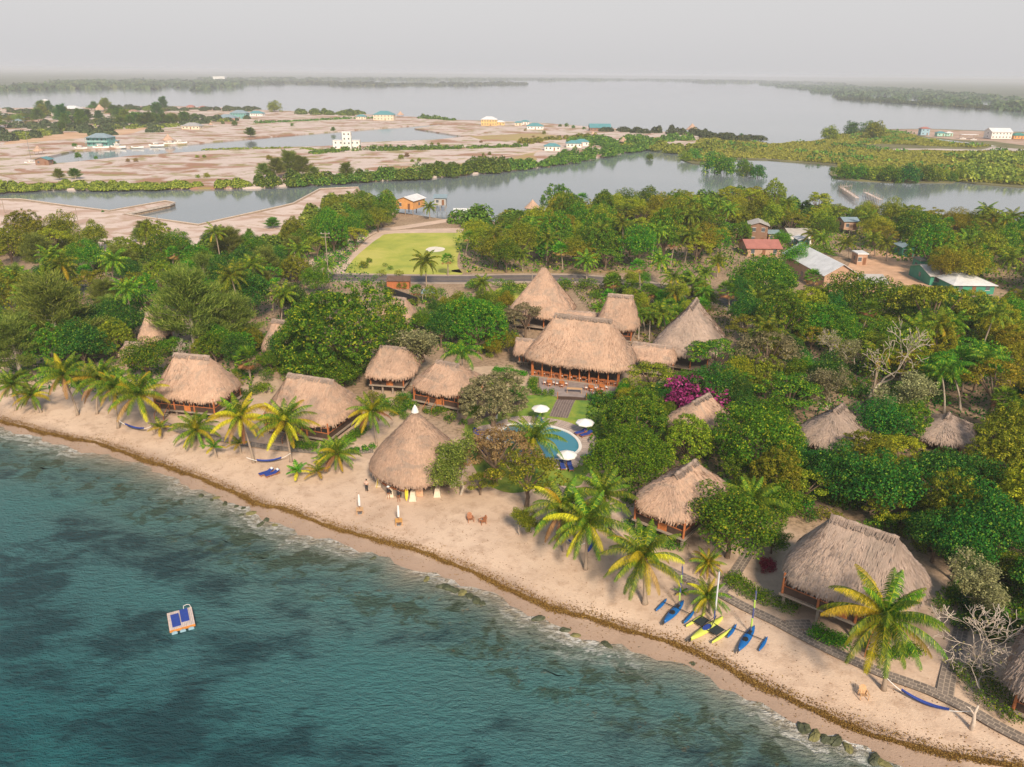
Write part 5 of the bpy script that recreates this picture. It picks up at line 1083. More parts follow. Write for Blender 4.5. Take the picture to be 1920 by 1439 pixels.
# ================================================================ FURNITURE
BLUE=PM('blue_canvas',(.02,.055,.30),.75,.12,4); WHITE=PM('white_canvas',(.80,.80,.80),.7,.05,3); TEAK=PM('teak',(.36,.14,.06),.6,.25,3,.2,stretch=(1,6,1)); PINE=PM('light_wood',(.58,.36,.19),.7,.2,3,.2,stretch=(5,1,1)); BLK=PM('black_plastic',(.02,.02,.022),.4,.2); STEEL=PM('grey_metal',(.35,.36,.37),.4,.1,3,0,.8)
def lounger(p,rz,label,group='blue sun loungers',towel=False):
    t=thing('sun_lounger',label,'sun lounger',p,rz,group)
    f=MB().box(-.32,-.98,.24,.32,.95,.31); f.build('frame',TEAK,t)
    for x in (-.27,.27):
        for y in (-.85,.5): MB().box(x-.03,y-.03,0,x+.03,y+.03,.24).build('leg',TEAK,t)
    MB().box(-.30,-.96,.31,.30,.28,.40).build('mattress',BLUE,t)
    mb=MB(); c,s=math.cos(.5),math.sin(.5); v=lambda x,y,z:(x,.28+y*c-z*s,.31+y*s+z*c)
    vs=[v(x,y,z) for z in (0,.09) for y in (0,.75) for x in (-.30,.30)]; mb.add(vs,[(0,2,3,1),(4,5,7,6),(0,1,5,4),(1,3,7,5),(3,2,6,7),(2,0,4,6)]); mb.build('backrest',BLUE,t)
    if towel:
        mb=MB(); vs=[v(x,y,z) for z in (.092,.15) for y in (.45,.72) for x in (-.22,.22)]; mb.add(vs,[(0,2,3,1),(4,5,7,6),(0,1,5,4),(1,3,7,5),(3,2,6,7),(2,0,4,6)]); mb.build('towel',WHITE,t)
    return t
def parasol(p,label,r=1.35,h=2.35,open_=True,group='white poolside parasols'):
    t=thing('parasol',label,'parasol',p,0,group); MB().bar((0,0,0),(0,0,h+.1),.03,n=8).build('pole',TEAK,t)
    if open_:
        mb=MB(); n=8; vs=[(0,0,h+.12)]
        for k in range(n): a=2*math.pi*k/n; vs+=[(r*.5*math.cos(a),r*.5*math.sin(a),h-.10),(r*math.cos(a),r*math.sin(a),h-.42),(r*math.cos(a),r*math.sin(a),h-.58)]
        fs=[]
        for k in range(n):
            a=1+3*k; b=1+3*((k+1)%n); fs+=[(0,a,b),(a,a+1,b+1,b),(a+1,a+2,b+2,b+1)]
        mb.add(vs,fs); mb.build('canopy',WHITE,t)
        for k in range(8): a=2*math.pi*k/8; MB().bar((0,0,h-.5),(r*.93*math.cos(a),r*.93*math.sin(a),h-.44),.012,n=4).build('rib',TEAK,t)
    else:
        MB().lathe([(.05,h-1.55),(.13,h-1.5),(.15,h-.9),(.10,h-.2),(.03,h+.05)],8).build('canopy',WHITE,t)
    MB().lathe([(.0,.10),(.25,.08),(.28,0)],10).build('base',STEEL,t); return t
def on(u,v,z=G+.16): return PZ(u,v,z)
for (u,v,l) in [(1013,788,'half-hidden white parasol at the back rim of the pool'),(1096,815,'white parasol on the right side of the pool deck'),(1062,877,'white parasol on the near edge of the pool deck'),(919,848,'white parasol under branches at the left end of the pool')]: parasol(on(u,v),l)
for u,v,a,l in [(1089,814,-60,'blue lounger left of the right poolside parasol'),(1099,818,-60,'blue lounger right of the right poolside parasol'),(1054,877,8,'blue lounger left of the near poolside parasol'),(1069,879,8,'blue lounger right of the near poolside parasol'),(1103,858,-60,'blue lounger half hidden by the glossy bright tree'),(900,812,80,'blue lounger farthest left on the pool deck, rear one'),(899,818,80,'blue lounger farthest left on the pool deck, front one'),(1014,792,20,'blue lounger below the rear parasol'),(914,856,40,'blue lounger below the left parasol'),(924,858,40,'second blue lounger below the left parasol')]:
    lounger(on(u,v),R(a),l)
parasol(on(931,795,G),'folded cream parasol standing left of the pool',open_=False,h=2.4)
b=P(500,890); b2=P(511,892); lounger(b,R(-50),'blue lounger with white towel on the beach, left one','blue beach loungers',True); lounger(b2,R(-50),'blue lounger with white towel on the beach, right one','blue beach loungers',True)
q=P(506,894); t=thing('side_table','small wooden table between the beach loungers','table',q); MB().box(-.2,-.2,.33,.2,.2,.37).build('table_top',PINE,t)
for x in (-.16,.16):
    for y in (-.16,.16): MB().box(x-.02,y-.02,0,x+.02,y+.02,.33).build('leg',PINE,t)
def table(p,label,s=.45,rz=0,mat=None,h=.74,L=None,group='wooden dining tables'):
    t=thing('wooden_table',label,'table',p,rz,group); m_=mat or ORW; L=L or s
    MB().box(-L,-s,h-.05,L,s,h).build('table_top',m_,t)
    for x in (-L+.06,L-.06):
        for y in (-s+.06,s-.06): MB().box(x-.03,y-.03,0,x+.03,y+.03,h-.05).build('leg',m_,t)
    return t
def chair(p,rz,label,cushion=True,group='orange dining chairs',mat=None):
    t=thing('dining_chair',label,'chair',p,rz,group); m_=mat or ORW
    MB().box(-.24,-.24,.42,.24,.24,.46).build('seat',m_,t)
    for x in (-.2,.2):
        for y in (-.2,.2): MB().box(x-.025,y-.025,0,x+.025,y+.025,.42).build('leg',m_,t)
    mb=MB().box(-.24,.2,.82,.24,.24,.92).box(-.24,.2,.60,.24,.24,.66)
    for x in (-.22,.22): mb.box(x-.025,.199,.46,x+.025,.241,.93)
    mb.build('backrest',m_,t)
    if cushion: MB().box(-.21,-.21,.46,.21,.19,.51).build('cushion',WHITE,t)
    return t
c0=None
for i,(u,v,nm) in enumerate([(1030,722,'leftmost terrace table'),(1053,724,'terrace table second from left'),(1108,732,'terrace table right of the long bench table'),(1128,731,'rear right terrace table'),(1123,742,'front right terrace table')]):
    p=on(u,v,G+.22); table(p,'orange wooden table, the '+nm,group='terrace tables')
    for j,(dx,dy,a) in enumerate([(0,-.8,180),(0,.8,0),(-.8,0,90),(.8,0,-90)]):
        q=p+Vector((dx,dy,0)); lab='orange cushioned chair %s the %s'%(['in front of','behind','left of','right of'][j],nm)
        if c0 is None: c0=chair(q,R(a),lab)
        else: copy_tree(c0,q,R(a),label=lab)
table(on(1077,737,G+.22),'long pale buffet table in the middle of the terrace',.35,R(-6),PINE,.8,1.25,'terrace tables')
# dining hall floor furniture seen under the eave
yaw=lodge.rotation_euler.z; lc=Vector(lodge.location)
for k in range(9):
    lx=-6.4+1.6*k; p=lc+Vector((lx*math.cos(yaw)+3.6*math.sin(yaw),lx*math.sin(yaw)-3.6*math.cos(yaw),.35))
    t=table(p,'dark red table inside the dining hall',.42,yaw,WOOD,group='tables inside the dining hall',h=.76); AUTO.append(t)
    for sx in (-.68,.68):
        q=p+Vector((sx*math.cos(yaw),sx*math.sin(yaw),0)); c=copy_tree(c0,q,yaw+(R(90) if sx<0 else R(-90)),label='chair at a table inside the dining hall',group='chairs inside the dining hall',auto=True)
mb=MB()
for k in range(10):
    x=-7.4+14.8*k/9; MB().tube([(x,-4.0,.35),(x,-4.0,4.0)],[.11,.09],8).build('post',ORW,lodge)
mb.box(-7.4,-3.95,.35,7.4,-3.9,.42)
for x in np.arange(-7.3,-2.2,.35): mb.box(x-.03,-3.95,.35,x+.03,-3.9,1.2)
for x in np.arange(2.6,7.4,.35): mb.box(x-.03,-3.95,.35,x+.03,-3.9,1.2)
mb.box(-7.4,-3.97,1.2,-2.2,-3.88,1.27).box(2.6,-3.97,1.2,7.4,-3.88,1.27); mb.build('railing',WOOD,lodge)
MB().box(-7.2,3.0,.35,7.2,3.15,4.2).build('wall',WOODD,lodge)
mb=MB()
for i in range(3): mb.box(-2.2,-.34*(i+1),0,2.2,-.34*i,.19-.07*i)
t=thing('terrace_steps','dark timber steps down from the terrace to the lawn','steps',PZ(1072,746,G),R(-3)); mb.build('treads',WOODD,t)
for x in (-2.3,2.3): MB().bar((x,-.9,0),(x,-.9,1.3),.06).build('post',ORW,t)
# tables with folded parasols on the beach
for (u,v,l) in [(675,963,'small wooden table around a folded white parasol, left one on the beach'),(748,984,'small wooden table around a folded white parasol, right one on the beach')]:
    p=P(u,v); t=table(p,l,.42,R(10),PINE if u<700 else PM('amber_wood',(.62,.33,.10),.6,.15),.62,group='beach tables'); pr=parasol(p,'folded white parasol rising through the %s beach table'%('left' if u<700 else 'right'),open_=False,h=2.6,group='folded beach parasols')
def adiron(p,rz,label,mat=PINE):
    t=thing('beach_chair',label,'chair',p,rz,'wooden beach chairs'); mb=MB()
    for k in range(5): mb.add([( -.26+.11*k,-.3,.38),(-.18+.11*k,-.3,.38),(-.18+.11*k,.18,.26),(-.26+.11*k,.18,.26),(-.26+.11*k,-.3,.41),(-.18+.11*k,-.3,.41),(-.18+.11*k,.18,.29),(-.26+.11*k,.18,.29)],[(4,5,6,7),(0,3,2,1),(0,1,5,4),(1,2,6,5),(3,0,4,7)])
    mb.build('seat',mat,t); mb=MB()
    for k in range(5):
        x=-.24+.12*k; h=1.0-.04*abs(k-2)*abs(k-2); mb.add([(x-.05,.16,.26),(x+.05,.16,.26),(x+.05,.46,h),(x-.05,.46,h),(x-.05,.19,.26),(x+.05,.19,.26),(x+.05,.49,h),(x-.05,.49,h)],[(0,1,2,3),(4,7,6,5),(0,4,5,1),(1,5,6,2),(2,6,7,3),(3,7,4,0)])
    mb.build('backrest',mat,t)
    for s in (-1,1):
        MB().box(s*.34-.05,-.36,.55,s*.34+.05,.34,.58).build('armrest',mat,t)
        MB().box(s*.34-.03,-.33,0,s*.34+.03,-.27,.55).build('leg',mat,t); MB().box(s*.34-.03,.24,0,s*.34+.03,.30,.55).build('leg',mat,t)
adiron(P(1618,1308),R(-5),'lone slatted wooden chair left of the tallest foreground palm')
adiron(P(905,982),R(-60),'rust-brown wooden chair under the low branch',TEAK); adiron(P(882,978),R(20),'rust-brown wooden chair left of the one under the low branch',TEAK)
# hammocks
def hammock(a,b,label,sag=.8,w_=.34):
    sag*=1.15
    a=Vector(a); b=Vector(b); c=a.copy(); t=thing('hammock',label,'hammock',c,0,'blue beach hammocks'); d=b-a; nr=Vector((-d.y,d.x,0)).normalized(); n=22; vs=[];fs=[]
    f=lambda s: d*s+Vector((0,0,-sag*4*s*(1-s)))
    for i in range(n+1):
        s=.22+.56*i/n; ww=w_*math.sin(math.pi*(.08+.84*i/n))**.6
        for k in range(5): q=(k-2)/2; vs.append(f(s)+nr*q*ww*.5+Vector((0,0,.22*q*q)))
    for i in range(n):
        for k in range(4): fs.append((i*5+k,(i+1)*5+k,(i+1)*5+k+1,i*5+k+1))
    MB().add(vs,fs).build('bed',BLUE,t,True)
    for s0,s1 in ((0,.22),(.78,1)): MB().tube([f(s0+(s1-s0)*k/5) for k in range(6)],[.035]*6,5).build('rope',WHITE,t)
def h3(u,v,z): return PZ(u,v,gz(*PZ(u,v,G)[:2])+z)
hammock(h3(219,786,1.5),h3(283,800,1.3),'blue hammock strung between the two left palms')
hammock(h3(462,858,1.2),h3(545,850,1.3),'pale-roped hammock from the yellow palm to the green palm')
hammock(h3(1057,1005,1.3),h3(1098,1018,1.4),'blue hammock between the paired palms',.6)
hammock(h3(1098,1036,.8),h3(1118,1000,1.4),'blue and white hammock on the right of the two-hammock palm',.7)
hammock(h3(1659,1268,1.3),h3(1820,1334,1.2),'long blue hammock from the tallest foreground palm to a stump',1.0)
# leaning stump at the end of the long hammock
t=thing('tree_stump','pale upright tree stump holding the right end of the long hammock','stump',P(1822,1368)); MB().tube([(0,0,-.2),(.05,.1,.8),(-.05,.15,1.5),(.12,.2,2.3)],[.22,.16,.13,.07],7).build('trunk',BARKW,t,True); MB().tube([(-.03,.13,1.4),(-.5,.2,2.0),(-.7,.3,2.1)],[.08,.05,.03],5).build('branch',BARKW,t)
# ================================================================ BOATS ON THE SAND
def hullmesh(L,W_,H,deck=True,n=18,pt=.62):
    mb=MB(); vs=[];m_=9
    for i in range(n+1):
        s=i/n; w2=W_/2*max(.02,math.sin(math.pi*min(1,max(0,s*.96+.02)))**pt); rise=.10*H*((2*s-1)**2)*4*.5
        for k in range(m_):
            a=math.pi*k/(m_-1); vs.append((-math.cos(a)*w2,(s-.5)*L,H*.62+rise-math.sin(a)**.8*H*.62))
        vs.append((w2*.9,(s-.5)*L,H*.68+rise)); vs.append((0,(s-.5)*L,H*.95+rise)); vs.append((-w2*.9,(s-.5)*L,H*.68+rise))
    q=m_+3; fs=[(i*q+k,i*q+(k+1)%q,(i+1)*q+(k+1)%q,(i+1)*q+k) for i in range(n) for k in range(q)]+[tuple(range(q))[::-1],tuple(range(n*q,(n+1)*q))]
    return mb.add(vs,fs)
KBLUE=PM('blue_hull',(.01,.13,.42),.3,.08); KYEL=PM('lime_hull',(.62,.68,.12),.3,.06); NET=PM('black_netting',(.025,.035,.04),.8,.2); LIME=PM('lime_sail',(.45,.70,.12),.6,.1); NAVY=PM('navy_sail',(.08,.10,.28),.6,.1); PALE=PM('pale_sail',(.66,.68,.74),.6,.1)
def trimaran(p,rz,label,yellow=False,seat=True):
    hm_=KYEL if yellow else KBLUE; t=thing('trimaran',label,'trimaran kayak',p,rz,'sailing trimarans on the beach'); t.rotation_euler[1]=0
    L=4.9 if yellow else 4.0; hullmesh(L,.78,.46).build('hull',hm_,t,True)
    for s in (-1,1):
        a=hullmesh(3.0 if yellow else 2.2,.34,.32).build('outrigger',hm_,t,True,loc=(s*1.5,.25,.02))
    for y in ((-.35,.95) if yellow else (.55,)):
        MB().bar((-1.5,y,.42),(1.5,y,.42),.035).build('crossbeam',BLK,t)
    if yellow:
        for s in (-1,1): MB().box(min(s*.42,s*1.32),-.30,.44,max(s*.42,s*1.32),.90,.455).build('trampoline',NET,t)
        MB().lathe([(.0,.49),(.27,.485),(.28,.44)],14).build('cockpit',BLUE,t,loc=(0,-.05,0)).scale=(1,2.2,1)
        for s in (-1,1): MB().bar((s*.4,-.1,.44),(0,1.3,1.1),.03).build('strut',BLK,t)
    else:
        MB().lathe([(.0,.49),(.25,.47),(.27,.42)],12).build('seat',BLK,t,loc=(0,-.35,0)).scale=(1,1.3,1)
        MB().box(-.16,.5,.42,.16,1.1,.5).build('hatch',BLK,t)
    h=6.6 if yellow else 5.6; y0=1.05
    mst=MB().tube([(0,y0,.4),(0,y0-.05,h*.5),(0,y0-.25,h)],[.05,.045,.03],6).build('mast',STEEL,t)
    segs=[(.12,.30,LIME),(.30,.52,NAVY),(.52,.70,LIME),(.70,.90,NAVY)] if not yellow else [(.08,.25,NAVY),(.25,.95,PALE)]
    for a,b,m_ in segs: MB().tube([(0,y0-.02,.4+(h-.4)*a),(0,y0-.09-.12*b,.4+(h-.4)*b)],[.085,.075],7).build('rolled_sail',m_,t)
    MB().box(-.02,-L/2-.35,.10,.02,-L/2+.02,.45).build('rudder',BLK,t)
def heading(a,b):
    p,q=P(*a),P(*b); d=q-p; return math.atan2(-d.x,d.y)
for a,b,l,yl in [((1249,1169),(1277,1135),'blue trimaran on the sand, left of the yellow one',False),((1304,1200),(1346,1166),'lime yellow trimaran with black netting in the middle',True),((1388,1220),(1410,1184),'blue trimaran on the sand, right of the yellow one',False)]:
    p=(P(*a)+P(*b))/2; trimaran(p,heading(a,b),l,yl)
# ---- swim raft
rc_=PZ(339,1160,.55); pa,pb=PZ(318,1172,.5),PZ(362,1160,.5); rz=math.atan2(pb.y-pa.y,pb.x-pa.x)
t=thing('swim_raft','square plank swimming raft on blue floats out in the sea','raft',(rc_.x,rc_.y,0),rz); hw=(pb-pa).length/2*1.08; hd=1.4
mb=MB()
for k in range(15): x=-hw+2*hw*k/15; mb.box(x+.01,-hd,.50,x+2*hw/15-.012,hd,.56)
mb.build('planks',PM('bleached_planks',(.62,.52,.48),.8,.15,3),t)
mb=MB().box(-hw,-hd-.05,.28,hw,-hd,.52).box(-hw,hd,.28,hw,hd+.05,.52); 
for x in (-hw+.05,0,hw-.05): mb.box(x-.05,-hd,.30,x+.05,hd,.499)
mb.build('frame',PM('orange_timber',(.62,.24,.05),.7,.2,3),t)
for x in (-hw+.4,0,hw-.4): MB().tube([(x,-hd-.05,.10),(x,hd+.05,.10)],[.27,.27],12).build('float',PM('pale_blue_drum',(.30,.48,.60),.5,.1),t)
mb=MB().tube([(hw-.75,hd,.56),(hw-.72,hd+.1,.82),(hw-.4,hd+.18,.86),(hw-.15,hd+.1,.80),(hw-.1,hd,.56)],[.025]*5,6); mb.build('ladder_rail',WHITE,t)
for k,(x,y,a) in enumerate([(-hw+.66,-.12,.02),(.36,.30,.0)]):
    c=Vector((x,y,.562)); p=Matrix.Rotation(rz,3,'Z')@c+Vector((rc_.x,rc_.y,0)); o=MB()
    for j in range(3): o.box(-.37,-.98+.66*j,0,.37,-.98+.66*j+.645,.08)
    o=o.build('sun_mat',BLUE); o.location=p; o.rotation_euler=(0,0,rz+a); tag(o,['left blue cushion mat lying on the swimming raft','right blue cushion mat lying on the swimming raft'][k],'mat','blue mats on the raft')
# ================================================================ PEOPLE
SKIN=PM('skin',(.42,.24,.16),.6,.05); HAIR=PM('dark_hair',(.02,.015,.012),.6,.1)
def person(p,rz,label,top,bottom,pose='stand',shirt=None,hat=None):
    t=thing('person',label,'person',p,rz)
    J={'pel':(0,0,.95,.125),'sp':(0,0,1.12,.12),'ch':(0,.0,1.32,.14),'nk':(0,.01,1.48,.055),'hd':(0,-.01,1.60,.085),'tp':(0,0,1.70,.075)}
    if pose=='stand': A={s:[(s*.17,0,1.40,.06),(s*.30,-.04,1.15,.045),(s*.16,-.30,1.14,.035),(s*.10,-.40,1.20,.03)] for s in (-1,1)}; Lg={s:[(s*.09,0,.88,.09),(s*.10,-.01,.48,.06),(s*.11,0,.08,.042),(s*.11,-.14,.04,.04)] for s in (-1,1)}
    else:
        A={s:[(s*.17,0,1.40,.06),(s*.26,-.12,1.14,.045),(s*.16,-.36,1.20,.035),(s*.12,-.44,1.22,.03)] for s in (-1,1)}; Lg={s:[(s*.09,-.05,.90,.09),(s*.12,-.42,.88,.065),(s*.12,-.36,.50,.045),(s*.12,-.46,.45,.04)] for s in (-1,1)}
    vs=[];rs=[];es=[]
    def addv(q): vs.append(q[:3]); rs.append(q[3]); return len(vs)-1
    pel=addv(J['pel']); prev=pel; idx={}
    for k in ('sp','ch','nk','hd','tp'):
        i=addv(J[k]); es.append((prev,i)); prev=i; idx[k]=i
    for s in (-1,1):
        pr=idx['ch']
        for q in A[s]: i=addv(q); es.append((pr,i)); pr=i
        for f in range(5): b_=A[s][-1]; q=(b_[0]-s*.02+s*.014*f-s*.01,b_[1]-.07+(.04 if f==4 else 0),b_[2]-.01+.004*f,.009); i=addv(q); es.append((pr,i))
        pr=pel
        for q in Lg[s]: i=addv(q); es.append((pr,i)); pr=i
    me=bpy.data.meshes.new('body'); me.from_pydata(vs,es,[]); o=bpy.data.objects.new('body',me); S.collection.objects.link(o); o.parent=t
    me.materials.append(SKIN); sk=o.modifiers.new('skin','SKIN'); 
    for i,r in enumerate(rs): me.skin_vertices[0].data[i].radius=(r,r)
    me.skin_vertices[0].data[0].use_root=True; sk.use_smooth_shade=True; ss_=o.modifiers.new('sub','SUBSURF'); ss_.levels=1; ss_.render_levels=1
    MB().lathe([(.0,1.775),(.07,1.76),(.10,1.69),(.095,1.62),(.06,1.56)],10).build('hair',HAIR,t,True,loc=(0,.02,0)) if not hat else MB().lathe([(.0,1.80),(.10,1.79),(.11,1.70),(.20,1.68),(.20,1.665)],12).build('hat',WHITE,t,True)
    MB().lathe([(.12,.93),(.155,1.02),(.165,1.2),(.175,1.36),(.12,1.45),(.06,1.47)],12).build('shirt',top,t,True).scale=(1.12,.85,1)
    for s in (-1,1):
        a=A[s]; MB().tube([a[0][:3],a[1][:3]],[.075,.06],8).build('sleeve',top,t,True); l=Lg[s]; MB().tube([l[0][:3],l[1][:3],l[2][:3]],[.11,.08,.06],8).build('trouser_leg',bottom,t,True)
    MB().lathe([(.10,.84),(.155,.90),(.15,.99)],10).build('waistband',bottom,t,True)
    return t
TOPS=PM('salmon_shirt',(.62,.42,.34),.8,.08); DARKC=PM('black_cloth',(.02,.02,.025),.8,.1); GREYC=PM('grey_cloth',(.35,.33,.32),.8,.1)
person(P(688,922),R(-10),'person in a pale pink shirt and black trousers standing left of the bar',TOPS,DARKC)
bl=Vector(bar.location)
def barpos(deg,r,z=0): a=R(deg); return bl+Vector((math.cos(a)*r,math.sin(a)*r,z))
for dg,l,hat in [(238,'person in black with a white hat on a stool at the bar counter',True),(253,'dark-haired person in black on a stool at the bar counter',False)]:
    p=barpos(dg,rad-.25); a=R(dg)-math.pi/2+math.pi
    st=thing('bar_stool','wooden stool under the %s'%('person with the white hat' if hat else 'dark-haired seated person'),'stool',p,0,'bar stools'); MB().lathe([(0,.80),(.18,.79),(.18,.75)],10).build('seat',TEAK,st)
    for k in range(4): MB().bar((math.cos(k*1.57+.8)*.13,math.sin(k*1.57+.8)*.13,.75),(math.cos(k*1.57+.8)*.2,math.sin(k*1.57+.8)*.2,-.05),.02).build('leg',TEAK,st)
    person(p+Vector((0,0,-.02)),math.atan2(bl.y-p.y,bl.x-p.x)+math.pi/2,l,DARKC,DARKC,'sit',hat=hat)
person(barpos(196,rad-.9),R(60),'person in grey standing under the left eave of the bar',GREYC,DARKC); person(barpos(188,rad-.6),R(100),'person in black standing farthest left under the bar eave',DARKC,GREYC)
for dg,l in [(205,'yellow surfboard leaning on the left bar post'),(262,'yellow surfboard leaning beside the bar counter end')]:
    p=barpos(dg,rad-.72); o=hullmesh(1.9,.42,.08).build('surfboard',YEL); o.location=p+Vector((0,0,.95)); o.rotation_euler=(R(80),0,math.atan2(p.y-bl.y,p.x-bl.x)+math.pi/2); tag(o,l,'surfboard','yellow boards at the bar')
# ---------------------------------------------------------------- rocks in the shallows, wrack line
ROCK=PM('algae_rock',(.07,.08,.04),.6,.5,1.2,.5); ROCKP=PM('bare_rock_cap',(.17,.16,.06),.8,.4,1.5,.5)
def rock(p,r,label,seed,mat):
    rg=np.random.default_rng(seed); vs=[];n,m_=10,6; ph=rg.uniform(0,6,3)
    for i in range(m_+1):
        for k in range(n):
            a=2*math.pi*k/n; b_=math.pi*i/m_; q=1+.2*math.sin(2*a+ph[0])*math.sin(b_)+.14*math.sin(3*a+2*b_+ph[1])+rg.uniform(-.07,.07); vs.append((math.cos(a)*math.sin(b_)*r*q*1.25,math.sin(a)*math.sin(b_)*r*q*.8,math.cos(b_)*r*q*.5))
    o=MB().add(vs,[(i*n+k,(i+1)*n+k,(i+1)*n+(k+1)%n,i*n+(k+1)%n) for i in range(m_) for k in range(n)]).build('rock',mat); o.location=p; o.rotation_euler=(0,0,rg.uniform(0,6)); tag(o,label,'rock','rocks in the shallows'); AUTO.append(o)
RK=[(377,930,.35),(397,938,.3),(406,934,.4),(422,945,.4),(443,950,.35),(456,953,.35),(471,963,.5),(452,966,.3),(488,984,.4),(500,975,.4),(515,985,.35),(830,1100,.5),(842,1104,.6),(853,1108,.5),(867,1112,.5),(880,1118,.45),(893,1126,.5),(905,1132,.4),(800,1086,.4),(1010,1160,.5),(1138,1209,.45),(1507,1366,.6),(1528,1380,.55),(1545,1383,.4),(1557,1389,.55),(1569,1390,.5),(1590,1403,.5),(1300,1245,.4),(1312,1240,.4),(1640,1425,.6),(1655,1432,.55),(1752,1436,.5),(1200,1215,.35),(1060,1182,.5),(1080,1192,.4),(700,1047,.3)]
for i,(u,v,r) in enumerate(RK):
    rock(PZ(u,v,.02),r*random.uniform(.85,1.15),['dark algae-covered rock at the waterline','yellow-green capped rock at the waterline'][i%4==2],i,ROCKP if i%4==2 else ROCK)
WR=[(-60,772),(0,788),(60,804),(125,820),(188,833),(271,860),(330,880),(388,902),(444,925),(491,946),(540,958),(600,982),(650,996),(700,1011),(750,1024),(800,1040),(862,1063),(930,1092),(992,1122),(1050,1144),(1117,1164),(1200,1189),(1283,1214),(1345,1242),(1408,1277),(1455,1297),(1500,1320),(1579,1354),(1620,1370),(1658,1384),(1710,1399),(1763,1413),(1868,1437),(1960,1460)]
wl=smooth([PZ(u,v,.55) for u,v in WR],8); Q=[]; seg=[(wl[i+1]-wl[i]) for i in range(len(wl)-1)]; cum=np.cumsum([0]+[s.length for s in seg]); tot=cum[-1]
def wat(s):
    i=min(len(seg)-1,int(np.searchsorted(cum,s))-1); i=max(0,i); return wl[i]+seg[i]*((s-cum[i])/max(seg[i].length,1e-6))
cs=[];ns=[]
for _ in range(90000):
    s=random.uniform(0,tot); br=.30*(1+.22*math.sin(s*.9)+.18*math.sin(s*.31+2)+.15*math.sin(s*2.7)); o=random.gauss(0,.5)*br if random.random()<.9 else random.gauss(.7,.25)
    if random.random()<.03: o=random.uniform(-2.0,2.2)
    p=wat(s)+N_*o+A_*random.gauss(0,.08); z=gz(p.x,p.y); cs.append((p.x,p.y,z+.05+random.uniform(.02,.13)*max(.25,1-abs(o)))); ns.append((random.gauss(0,.5),random.gauss(0,.5),1))
WRK=LEAF('dried_seaweed',(.10,.045,.015),(.25,.13,.035),.1,(.40,.25,.08)); o=MB().quads(leafq(cs,np.array(ns),.14,.6)).build('seaweed_line',WRK); o['kind']='stuff'
# clumps of drift weed and leaves strewn on the sand (uncountable)
cs=[]
for _ in range(2600):
    s=random.uniform(0,tot); o=abs(random.gauss(0,1))*4+.5; p=wat(s)+N_*o; cs.append((p.x,p.y,gz(p.x,p.y)+.02))
o=MB().quads(leafq(cs,np.tile([0,0,1.],(len(cs),1))+rng.normal(size=(len(cs),3))*.3,.13,.6)).build('sand_litter',WRK); o['kind']='stuff'
# ================================================================ LAGOON SHORES: mangroves, marsh, distant woods
def belt(name,pts,w_,h,n,mat,size,z=LZ,seed=0,jag=.35,taper=True,inland=1,kind='stuff',parent=None,bunch=7.0):
    """long strip of scrub growing along a shoreline; pts in photo pixels, grows away from the camera"""
    rg=np.random.default_rng(seed); L=[PZ(u,v,z) for u,v in pts]; seg=[L[i+1]-L[i] for i in range(len(L)-1)]; cum=np.cumsum([0]+[s.length for s in seg]); tot=cum[-1]
    nb=int(tot/(bunch*.55))*2; cs=[];ns=[]; per=max(6,int(n/nb))
    for b in range(nb):
        s=rg.uniform(0,tot); i=min(len(seg)-1,int(np.searchsorted(cum,s,'right'))-1); p=L[i]+seg[i]*((s-cum[i])/seg[i].length); d=seg[i].normalized(); nr=Vector((-d.y,d.x,0)); nr=nr if nr.y>0 else -nr
        o=rg.uniform(-.35,.9)*w_*inland; r=bunch*.5*rg.uniform(.6,1.25); hh=h*rg.uniform(1-jag,1+jag)*(.75+.25*math.sin(s*.05+seed)); c=np.array([p.x+nr.x*o,p.y+nr.y*o,z])
        dd=rg.normal(size=(per,3)); dd/=np.linalg.norm(dd,axis=1,keepdims=True); dd[:,2]=np.abs(dd[:,2]); rr=1-np.abs(rg.normal(size=(per,1)))*.15
        cs.append(c+dd*np.array([r,r,hh])*rr); ns.append(dd+rg.normal(size=dd.shape)*.5+[0,0,.3])
    c=np.concatenate(cs); c[:,2]=np.maximum(c[:,2],z-.3); q=leafq(c,np.concatenate(ns),size,.75,rg); o=MB().quads(q).build(name,mat,parent); o['kind']=kind; return o
MG=LEAF('leaf_mangrove',(.035,.095,.014),(.15,.25,.025),.2,(.30,.36,.05)); MY=LEAF('leaf_mangrove_pale',(.10,.15,.02),(.29,.32,.035),.2,(.42,.42,.07)); MF=LEAF('leaf_far_wood',(.04,.075,.03),(.10,.14,.05),.2,(.17,.19,.07)); MS=LEAF('leaf_marsh_scrub',(.19,.23,.03),(.36,.38,.05),.2,(.46,.46,.09)); MO=LEAF('leaf_sea_grape',(.10,.14,.02),(.25,.26,.03),.3,(.36,.34,.06))
belt('mangrove_belt',[(-120,361),(0,359),(100,354),(250,353),(480,351)],9,4.0,26000,MY,1.0,seed=1)
belt('mangrove_belt',[(470,351),(530,347),(630,340),(780,334),(870,326),(960,318)],16,6.5,34000,MG,1.0,seed=2)
belt('mangrove_belt',[(950,318),(1060,305),(1160,286),(1197,280),(1235,276)],14,6.0,26000,MG,1.1,seed=3)
belt('mangrove_belt',[(560,349),(670,340),(800,332)],6,7,6000,MG,.9,seed=4)
belt('scrub_line',[(590,289),(640,284),(700,283),(800,281),(900,278),(990,275)],7,3.2,9000,MG,1.1,seed=5,bunch=5)
belt('scrub_line',[(380,282),(480,280),(560,278),(600,283)],3,1.2,2500,MY,.9,seed=6,bunch=4)
belt('scrub_line',[(0,263),(80,247),(200,243),(300,240),(350,233),(420,228)],20,3.5,9000,MY,1.3,seed=7,bunch=7)
belt('scrub_line',[(480,232),(560,228),(640,224),(720,222)],6,2.5,4000,MG,1.3,seed=8,bunch=5)
